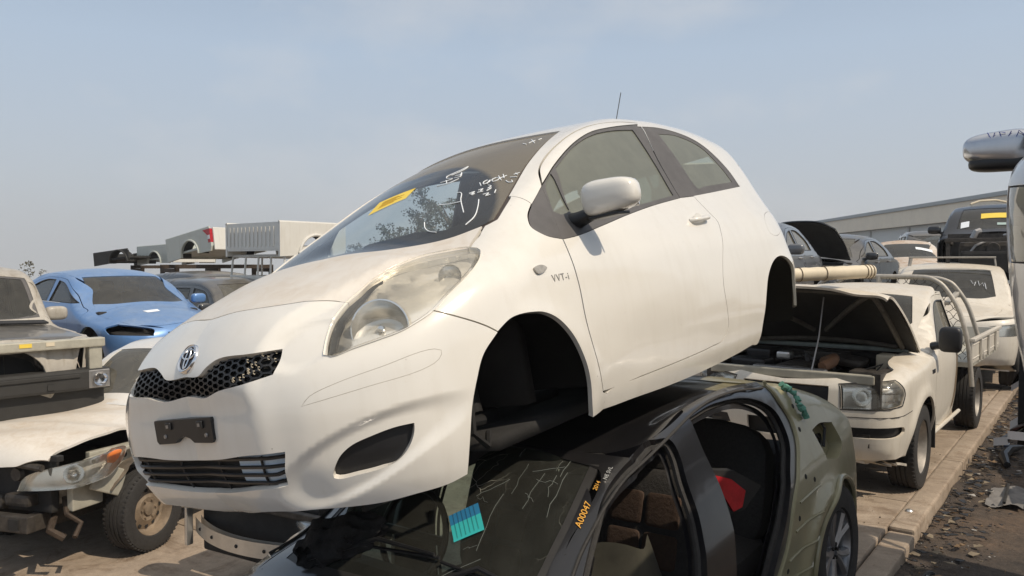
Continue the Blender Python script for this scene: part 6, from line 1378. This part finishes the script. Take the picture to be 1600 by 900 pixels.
sp = sedan_spec(); sp['lamps'] = [('lamp_hole', sp['lamps'][0][1], None)]; sp['ws_mat'] = MAT['glass_clean']; sp['side_glass'] = MAT['glass_clean']; sp['mirror'] = None
bl, _b = vehicle('blue_sedan', 'bright blue sedan with empty headlight holes, next to the stripped four-wheel drive', 'car', pose_m(*POSES['blue']), SB, sp, MAT['blue'], grid=.05)
MB().box((.24, 0, .40), (.05, 1.1, .20)).build('bumper_beam', MAT['steel'], bl)
q = MB(); q.grid((superell((0, 0, 0), (.06, .11, .075), .6, .55, n=20)+np.array([1.50, -.97, 1.0])), closed_v=True); q.build('door_mirror', MAT['blue'], bl)
q = MB(); c_ = [SB.solve('top', np.array([x]), np.array([abs(y)]))[0]*np.array([1, (1 if y > 0 else -1), 1])+np.array([0, 0, .004]) for x, y in ((.62, .25), (.62, .08), (.74, .06), (.74, .27))]; q.add(c_, [(0, 1, 2, 3)]); q.build('bonnet_note', MAT['chalk'], bl)
for sx, sy in ((.9, -.6), (.9, .6), (3.75, -.6), (3.75, .6)): MB().box((sx, sy, -.36), (.30, .25, 1.18), bev=.02).build('support_block', MAT['woodgrey'], bl)
for sd in (-1, 1): MB().tube([SB.solve('w', np.array([u]), np.array([z]))[0]*np.array([1, sd, 1]) for u, z in ((1.46, .97), (2.0, .985), (2.7, .995), (3.42, .995))], .008, n=5).build('window_strip', MAT['chrome'], bl)

# ================================================================ dark cars behind the blue one
XB = suvb_body(4.6, .90, 1.62, .98, .25, 1.25)
def suv_spec(L=4.6, W=.90, roof=1.62, hood=.98, wsx=1.25, **kw):
    a = hood+.06; rz = roof-.12
    d = dict(L=L, W=W, bot=.30, arches=[(.95, .36, .40), (L-1.0, .36, .40)], step=.03,
        shoulder=[(0, hood-.17, 1), (.2, hood-.14), (.45, hood-.08), (.9, hood-.03), (wsx-.05, hood+.03, 1), (wsx+.15, hood+.10), (wsx+.60, rz-.12), (wsx+.9, rz-.02), (2.8, rz), (L-.7, rz-.03), (L-.3, rz-.10), (L-.45+.8, rz-.16, 1)],
        bonnet=[(.12, 0, 1), (.14, .35), (.28, .60, 1), (.7, .68), (wsx-.12, .70, 1), (wsx-.08, .4), (wsx-.10, 0, 1)],
        ws=[(wsx+.02, 0, 1), (wsx+.05, .4), (wsx+.16, .62, 1), (wsx+.68, .54, 1), (wsx+.64, .3), (wsx+.62, 0, 1)],
        doors=[([(wsx+.02, .42, 1), (wsx, .9), (wsx+.08, a+.02), (wsx+.55, rz-.14), (wsx+.9, rz-.03), (2.40, rz-.015, 1), (2.42, .42, 1)], [[(wsx+.38, a+.05, 1), (wsx+.66, rz-.14), (wsx+.9, rz-.09), (2.34, rz-.07, 1), (2.36, a+.05, 1)]], (2.25, a-.08)),
               ([(2.45, .42, 1), (2.43, rz-.015, 1), (3.2, rz-.03, 1), (3.35, a), (3.25, .75), (3.10, .5), (3.08, .42, 1)], [[(2.48, a+.05, 1), (2.48, rz-.07, 1), (3.14, rz-.08, 1), (3.24, a+.06, 1)]], (3.1, a-.06))],
        windows=[[(3.38, a+.06, 1), (3.30, rz-.09, 1), (3.8, rz-.11), (4.0, rz-.2), (4.02, a+.09, 1)]],
        lamps=[('headlight', [(.24, hood-.34, 1), (.24, hood-.22), (.36, hood-.17), (.50, hood-.14, 1), (.54, hood-.22), (.44, hood-.33, 1)])],
        nose_holes=[('grille', [(0, hood-.25, 1), (.17, hood-.24, 1), (.15, hood-.38, 1), (0, hood-.40, 1)], MAT['black_plastic'], .03)],
        cabin=(wsx+.1, 3.3, a-.05, rz), mirror=(wsx+.32, a+.10))
    d.update(kw)
    k = L/4.6; f_ = lambda P: [(p[0]*k,)+tuple(p[1:]) for p in P]
    if abs(k-1) > .04:
        for key in ('shoulder', 'bonnet', 'ws'): d[key] = f_(d[key]) if d[key] else d[key]
        d['shoulder'][-1] = (L-.45+.8,)+tuple(d['shoulder'][-1][1:])
        d['doors'] = [(f_(a_), [f_(w_) for w_ in b_], (c_[0]*k, c_[1])) for a_, b_, c_ in d['doors']]; d['windows'] = [f_(w_) for w_ in d['windows']]
    return d
vehicle('grey_wagon', 'dark grey wagon with roof rails just behind the blue sedan', 'car', pose_m(140, 0, 0, -5.2, 17.1, .03), XB, suv_spec(), MAT['dgrey'], grid=.07, group=None)
vehicle('black_wagon', 'black wagon with its side door gone, between the blue sedan and the white hatchback', 'car', pose_m(140, 0, 0, -3.4, 13.1, -.08), suvb_body(4.6, .90, 1.66, 1.0, .25, 1.25), suv_spec(4.6, .90, 1.66, 1.0), MAT['dgrey'], grid=.07)
vehicle('dusty_grey_car', 'dusty grey car under the white ute tubs, half hidden by the white hatchback bonnet', 'car', pose_m(150, 0, 0, -2.2, 16.2, .0), suvb_body(4.4, .88, 1.60, .96, .25, 1.2), suv_spec(4.4, .88, 1.60, .96, 1.2), MAT['dgrey'], grid=.08)

# ================================================================ ute tubs stacked at the back
def tub(label, M, paint_m, L=2.3, H=.62, W=.86, gate=None, lamp=True, group='ute tubs stacked at the back', rails=False, ax=1.05, ar=.40):
    t_ = thing('ute_tub', label, 'ute tub', mat=M, group=group)
    for sd in (-1, 1):
        prof = [(0, 0)]+[(ax+ar*math.cos(R(a)), .02+ar*math.sin(R(a))) for a in range(180, -1, -15)]+[(L-.05, .0), (L, .12), (L, H-.04), (L-.06, H), (0, H)]
        q = MB(); q.prism(prof, sd*(W-.05), sd*W, axis='y')
        A = [(ax+ar*math.cos(R(a)), sd*(W+.012), .02+ar*math.sin(R(a))) for a in range(180, -1, -10)]; q.tube(A, .028, n=8); q.tube([(0, sd*(W-.03), H), (L-.04, sd*(W-.03), H)], .026, n=8)
        q.build('side_panel', paint_m, t_)
        q = MB(); G_ = np.array([[(ax+ar*math.cos(R(a)), sd*y, .02+ar*math.sin(R(a))) for a in range(180, -1, -15)] for y in (W-.05, W-.30)]); q.grid(G_); q.build('wheel_box', MAT['dark'], t_)
        if lamp: q = MB(); q.prism([(L-.30, H-.05), (L+.004, H-.05), (L+.004, .22), (L-.10, .22), (L-.12, H-.20)], sd*(W-.07), sd*(W+.008), axis='y'); lo = q.build('tail_lamp', MAT['red_lens_glow'], t_); MB().box((L-.06, sd*(W+.009), .36), (.09, .006, .10)).build('reverse_lens', MAT['chalk'], lo)
    q = MB(); q.box((L/2, 0, .16), (L, 2*W-.1, .05)); 
    for k in range(9): q.box((L/2, -W+.22+k*.16, .195), (L-.1, .06, .02))
    q.build('bed_floor', paint_m, t_)
    q = MB(); q.box((.03, 0, H/2+.05), (.05, 2*W-.12, H-.1))
    for k in range(12): q.box((.0, -W+.2+k*.125, H/2+.05), (.02, .05, H-.26))
    q.build('head_panel', paint_m, t_)
    if gate: q = MB(); q.box((L+.02, 0, H/2), (.06, 2*W-.14, H-.04), bev=.02); q.box((L+.055, 0, H-.14), (.012, .22, .06), m=1); q.build('tail_gate', [gate, MAT['black_plastic']], t_)
    if rails:
        q = MB()
        for sd in (-1, 1): q.tube([(.05, sd*.62, .0), (.05, sd*.62, -.55), (.05, sd*.5, -.62)], .03, n=8)
        q.tube([(.05, -.62, -.6), (.05, .62, -.6)], .03, n=8); q.build('ladder_frame', paint_m, t_)
    return t_
MAT['tub_grey'] = paint('pale_grey_tub_paint', (.46, .49, .45), dust=(.40, .35, .27), top=.3, side=.1, rough=.4)
MAT['tub_white'] = paint('white_tub_paint', (.66, .65, .60), dust=(.42, .36, .28), top=.3, side=.12, rough=.4)
TUBS()
for (x, y, h, lab) in ((-11.6, 27.2, 1.76, 'rusty stand carrying the grey-white tub at the left'), (-8.0, 21.4, 1.80, 'rusty stand carrying the tipped-up tub with the red lamp'), (-4.6, 15.3, 1.35, 'rusty stand carrying the upright white ute tubs')):
    t_ = thing('steel_stand', lab, 'stand', mat=Matrix.Translation((x, y, gz(x))) @ Matrix.Rotation(R(40), 4, 'Z'), group='steel stands under the raised cars'); h -= gz(x)
    q = MB(); [q.box((0, sy, h-.06), (2.6, .1, .1)) for sy in (-.6, .6)]; q.box((-1.25, 0, h-.16), (.1, 1.3, .1)); q.box((1.25, 0, h-.16), (.1, 1.3, .1)); q.build('frame', MAT['rust'], t_)
    for sx in (-1.25, 1.25):
        for sy in (-.6, .6): MB().box((sx, sy, h/2), (.1, .1, h-.1)).build('leg', MAT['rust'], t_)
# ================================================================ raised cars on the right and behind the ute
gs = sedan_spec(4.6, .88, 1.0); GSB = sedan_body(4.6, .88, 1.46)
vehicle('silver_grey_sedan', 'glossy grey sedan perched up high right behind the white hatchback', 'car', pose_m(*POSES['grey_sedan']), GSB, gs, MAT['grey'], grid=.06)
ds = sedan_spec(4.75, .90, 1.0, bonnet_open=(1.15, .97, 52)); 
dk, _b = vehicle('dark_sedan', 'dark sedan with its bonnet standing open, in front of the warehouse', 'car', pose_m(*POSES['dark_sedan']), sedan_body(), ds, MAT['dgrey'], grid=.06)
MB().box((.65, 0, .70), (.9, 1.3, .25), bev=.06).build('engine_bay', MAT['grime'], dk)
ws_ = sedan_spec(4.5, .88, 1.0, ws_mat=MAT['glass_clean'])
du, _b = vehicle('dusty_roofed_white_sedan', 'white sedan with a brown dusty roof and a paper on its windscreen', 'car', pose_m(*POSES['dusty']), sedan_body(4.5, .88, 1.46), ws_, MAT['dwhite'], grid=.08)
def paper(B, par, x, y, sx, sy, mat, name='paper_notice', off=-.004):
    G_ = []
    for i in range(4):
        row = []
        for j in range(4):
            xx = x+sx*(i/3-.5); yy = y+sy*(j/3-.5); q_ = B.solve('top', np.array([xx]), np.array([abs(yy)])); n_ = B.normal(q_)[0]; q_ = q_[0]-n_*off; q_[1] *= (1 if yy >= 0 else -1); row.append(q_)
        G_.append(row)
    return MB().grid(np.array(G_)).build(name, mat, par)
paper(sedan_body(4.5, .88, 1.46), du, 1.55, -.38, .12, .40, MAT['chalk'])
ks, _b = vehicle('small_dark_car', 'small dark blue-windowed car between the dusty white sedan and the black four-wheel drive', 'car', pose_m(*POSES['small_dark']), suvb_body(4.2, .85, 1.62, .98, .25, 1.2), suv_spec(4.2, .85, 1.62, .98, 1.2, ws_mat=MAT['glass_clean']), MAT['dgrey'], grid=.09)
paper(suvb_body(4.2, .85, 1.62, .98, .25, 1.2), ks, 1.32, .45, .08, .16, MAT['chalk']); paper(suvb_body(4.2, .85, 1.62, .98, .25, 1.2), ks, 1.32, .20, .08, .16, MAT['chalk'])
KB = suvb_body(4.6, .92, 1.74, 1.08, .35, 1.25)
bs_ = suv_spec(4.6, .92, 1.74, 1.08, 1.25, ws_mat=MAT['glass_clean'], skin_from=(1.2, 1.10), top_holes=[[(-.2, 0, 1), (-.2, 1.1, 1), (1.17, 1.1, 1), (1.17, 0, 1)]], bonnet=None, lamps=[], nose_holes=[])
bs_['arches'] = [(3.6, .36, .40)]
bk_, _b = vehicle('stripped_black_four_wheel_drive', 'black four-wheel drive with no front panels and a yellow sticker on its windscreen', 'off-road car', pose_m(*POSES['blacksuv']), KB, bs_, MAT['gblack'], grid=.06)
paper(KB, bk_, 1.62, .05, .13, .42, MAT['yellow']); paper(KB, bk_, 1.46, .50, .14, .13, MAT['chalk']); paper(KB, bk_, 1.40, -.10, .06, .22, plain('bluish_paper', (.35, .45, .42), .7))
q = MB(); q.box((.30, 0, 1.02), (.06, 1.5, .06), bev=.01); q.box((.75, .70, 1.0), (.9, .08, .08)); q.box((.75, -.70, 1.0), (.9, .08, .08)); q.box((.35, 0, .60), (.06, 1.45, .06)); q.box((.33, .70, .8), (.05, .06, .45)); q.box((.33, -.70, .8), (.05, .06, .45)); q.build('front_frame', MAT['grime'], bk_)
q = MB(); q.box((.75, 0, .80), (.7, 1.1, .40), bev=.08); q.box((1.15, 0, .85), (.06, 1.5, .6)); q.lathe([(0, -.05), (.09, -.05), (.10, 0), (.08, .06)], n=20, axis='x', c=(.40, .05, .88)); q.build('engine', MAT['grime'], bk_)
q = MB(); q.tube([(.34, .42, .62), (.30, .40, .78), (.34, .30, .93), (.45, .15, 1.0)], .022, n=8); q.tube([(.4, -.5, 1.08), (.5, -.3, 1.12), (.7, -.1, 1.10)], .03, n=8); q.tube([(.5, .35, 1.05), (.5, .30, 1.16), (.55, .25, 1.18)], .05, n=8); q.build('hoses', MAT['steel'], bk_)
MB().box((1.05, -.98, 1.45), (.10, .12, .18), bev=.03).build('door_mirror', MAT['amber_dull'], bk_)
MB().tube([(2.3, .45, 1.74), (2.4, .30, 1.80), (2.6, .05, 1.82), (2.8, -.15, 1.78)], .02, n=6).build('roof_cable', MAT['cream'], bk_)
PB = suvb_body(4.6, .92, 1.82, 1.12, .35, 1.25)
ps_ = suv_spec(4.6, .92, 1.82, 1.12, 1.25, ws_mat=MAT['glass_clean'])
ps_['nose_holes'] = ps_['nose_holes']+[('lower_opening', [(0, .60, 1), (.26, .60, 1), (.24, .48, 1), (0, .47, 1)], MAT['dark'], .06)]
pj_, _b = vehicle('white_four_wheel_drive', 'white four-wheel drive with scribbles on its windscreen, parked behind the tray ute', 'off-road car', pose_m(*POSES['pajero']), PB, dict(ps_, wheels=[(.95, .37, .24, 'alloy', .37, MAT['alloy']), (3.6, .37, .24, 'alloy', .37, MAT['alloy'])]), MAT['owhite'], grid=.05)
MB().box((.0, 0, .74), (.03, 1.0, .10), bev=.01).build('bumper_step', MAT['silver'], pj_)
q = MB()
for pts in ([(1.62, -.28), (1.56, -.31), (1.60, -.35), (1.53, -.33)], [(1.62, -.38), (1.54, -.40), (1.60, -.44), (1.54, -.46)], [(1.60, -.47), (1.50, -.49)]):
    q.tube([(lambda a: (a[0]+PB.normal(a)[0]*.004)*np.array([1, -1, 1]))(PB.solve('top', np.array([x]), np.array([-y]))) for x, y in pts], .004, n=5)
q.build('marker_writing', MAT['chalk'], pj_)
for x in (1.9, 2.35):
    for sd in (-1, 1): MB().tube([(x, sd*.62, 1.76), (x+.02, sd*.60, 1.90)], .014, n=6).build('rack_foot', MAT['galv'], pj_)
MB().tube([(1.9, -.62, 1.90), (1.9, .62, 1.90)], .014, n=6).build('rack_bar', MAT['galv'], pj_)
# silver four-wheel drive towering at the right edge
VB = suvb_body(4.15, .90, 1.60, 1.06, .40, 1.15)
sv, _b = vehicle('silver_four_wheel_drive', 'silver four-wheel drive lifted high at the right edge, mirror sticking out', 'off-road car', pose_m(*POSES['silver']), VB, suv_spec(4.15, .90, 1.60, 1.06, 1.25, mirror=None, bot=.46), MAT['silver'], grid=.03)
q = MB(); P = superell((0, 0, 0), (.075, .125, .068), .60, .5, n=32, taper=lambda P: np.stack([P[..., 0], P[..., 1], P[..., 2]*(1-.18*np.clip(P[..., 1]/.13, -1, 1))], -1)); q.grid(P+np.array([1.95, .985, 1.185]), closed_v=True); mo = q.build('door_mirror', MAT['mirror_silver'], sv)
q = MB(); q.grid(superell((1.95, .965, 1.125), (.068, .125, .030), .6, .5, n=28), closed_v=True); q.tube([(1.95, .78, 1.08), (1.95, .92, 1.11)], [.05, .035], n=10); q.build('mirror_base', MAT['black_plastic'], mo)
q = MB()
for k, pts in enumerate([[(1.0, 0), (1.02, .02), (1.03, -.01)], [(1.045, .02), (1.06, -.012)], [(1.065, .015), (1.085, .02), (1.075, -.012), (1.095, -.01)], [(1.10, .018), (1.11, -.01), (1.125, .02)]]):
    q.tube([(1.880, y-.105, 1.223+z) for y, z in pts], .0022, n=4)
q.build('mirror_writing', plain('blue_marker', (.03, .06, .30), .6), mo)
# unseen cars added past the right edge to cast shadows over lane and slab
for nm, lab, s0, L_, pm in (('unseen_shade_hatchback', 'unseen small silver hatchback added across the lane to shade the slab', 2.15, 3.3, MAT['silver']), ('unseen_shade_sedan', 'unseen grey sedan added behind the small silver hatchback to shade the slab', 6.15, 4.6, MAT['grey'])):
    o_ = K0+KD*s0+KN*(1.25 if L_ < 4 else 1.2+.5); b_ = suvb_body(L_, .80, 1.50, .95, .25, 1.2) if L_ < 4 else sedan_body(L_, .88, 1.46)
    vehicle(nm, lab, 'car', pose_m(52.6, 0, 0, o_.x+.6*KN.x, o_.y+.6*KN.y, -.14), b_, suv_spec(L_, .80, 1.50, .95, 1.2, wheels=[(.9, .3, .2, 'steel'), (L_-1, .3, .2, 'steel')]) if L_ < 4 else sedan_spec(L_, .88, 1.0, wheels=[(.9, .32, .2, 'steel'), (3.6, .32, .2, 'steel')]), pm, grid=.10)
# what the raised cars stand on: battered steel stands
def stand(label, M, h, L=3.2, W=1.5):
    t_ = thing('steel_stand', label, 'stand', mat=M, group='steel stands under the raised cars')
    q = MB()
    for sx in (-L/2, L/2):
        q.box((sx, 0, h-.05), (.12, W, .10), bev=.01)
    for sy in (-W/2+.1, W/2-.1): q.box((0, sy, h-.14), (L, .10, .08), bev=.01)
    q.build('frame', MAT['rust'], t_)
    for sx in (-L/2, L/2):
        for sy in (-W/2+.1, W/2-.1): MB().box((sx, sy, (h-.1)/2), (.10, .10, h-.1), bev=.01).build('leg', MAT['rust'], t_)
    return t_
zb_ = lambda c: -.66 if (c-K0).dot(KN) < -2.55 else (-.145 if (c-K0).dot(KN) > 0 else 0)
for key, L_, lab in (('grey_sedan', 4.6, 'rusty stand under the grey sedan behind the hatchback'), ('dark_sedan', 4.75, 'rusty stand under the dark sedan with open bonnet'), ('dusty', 4.5, 'rusty stand under the dusty-roofed white sedan'), ('blacksuv', 4.6, 'rusty stand under the stripped black four-wheel drive'), ('small_dark', 4.2, 'rusty stand under the small dark car'), ('silver', 4.15, 'rusty stand under the lifted silver four-wheel drive')):
    yw, _, _, X, Y, Z = POSES[key]; c_ = Vector((X, Y, 0))+Vector((math.cos(R(yw)), math.sin(R(yw)), 0))*(L_/2+(.4 if key == 'silver' else 0))+(KN*.8 if key == 'silver' else Vector())
    stand(lab, Matrix.Translation((c_.x, c_.y, zb_(c_))) @ Matrix.Rotation(R(yw), 4, 'Z'), Z+.22-zb_(c_), *((2.2, 1.0) if key == 'silver' else ()))
# ================================================================ nose of another wreck and bits between the cars
sw = thing('stripped_front_end', 'silver bumper beam and lamp of a stripped wreck under the hatchback nose', 'wreck', mat=pose_m(*POSES['front_end']))
q = MB(); G_ = np.array([[(.10*(abs(y)/.62)**2*1.6, y, z) for y in np.linspace(-.66, .66, 24)] for z in (.44, .455, .535, .55)]); q.grid(G_); G2 = G_[::-1].copy(); G2[..., 0] += .05; q.grid(G2)
for y in (-.5, -.25, 0, .3, .52): q.lathe([(0, -.006), (.012, -.006), (.014, 0)], n=10, axis='x', c=(.16*(abs(y)/.62)**2, y, .495), m=1)
q.build('bumper_beam', [MAT['alu'], MAT['dark']], sw)
q = MB(); q.box((.25, 0, .55), (.10, 1.2, .5), bev=.02); q.box((.9, 0, .55), (1.1, 1.3, .4), bev=.08); q.build('radiator', MAT['dark'], sw)
q = MB(); q.box((.16, 0, .74), (.05, 1.3, .05), bev=.01); q.build('upper_rail', MAT['grime'], sw)
for sd in (-1, 1):
    q = MB(); q.grid(superell((.22, sd*.60, .68), (.13, .20, .055), .7, .6, n=24, rot=Matrix.Rotation(R(sd*18), 3, 'Z')), closed_v=True); hl = q.build('headlight', MAT['lamp_clear'], sw)
    MB().box((.12, sd*.66, .5), (.06, .03, .3), bev=.01).build('bracket', MAT['alu'], sw)
nv = thing('navy_bonnet', 'dark navy car bonnet and mirror wedged below the stripped four-wheel drive', 'wreck', mat=pose_m(*POSES['navy']))
MB().grid(np.array([[(x, y, .84+.12*x-.10*(y/.7)**2-.10*max(0, .25-x)) for y in np.linspace(-.7, .7, 14)] for x in np.linspace(0, 1.1, 12)])).build('bonnet', MAT['navy'], nv)
MB().box((.6, 0, .45), (1.0, 1.3, .6), bev=.08).build('front_block', MAT['dark'], nv)
MB().grid(superell((1.50, -.90, 1.06), (.06, .11, .07), .6, .5, n=16), closed_v=True).build('door_mirror', MAT['navy'], nv)
# ================================================================ gum trees seen through the hatchback's glass
for k, (x, y, h) in enumerate(GUMS):
    gum(x, y, h, 20+k, GUM_LABELS[k], 1.1, 3500)
haze_box()
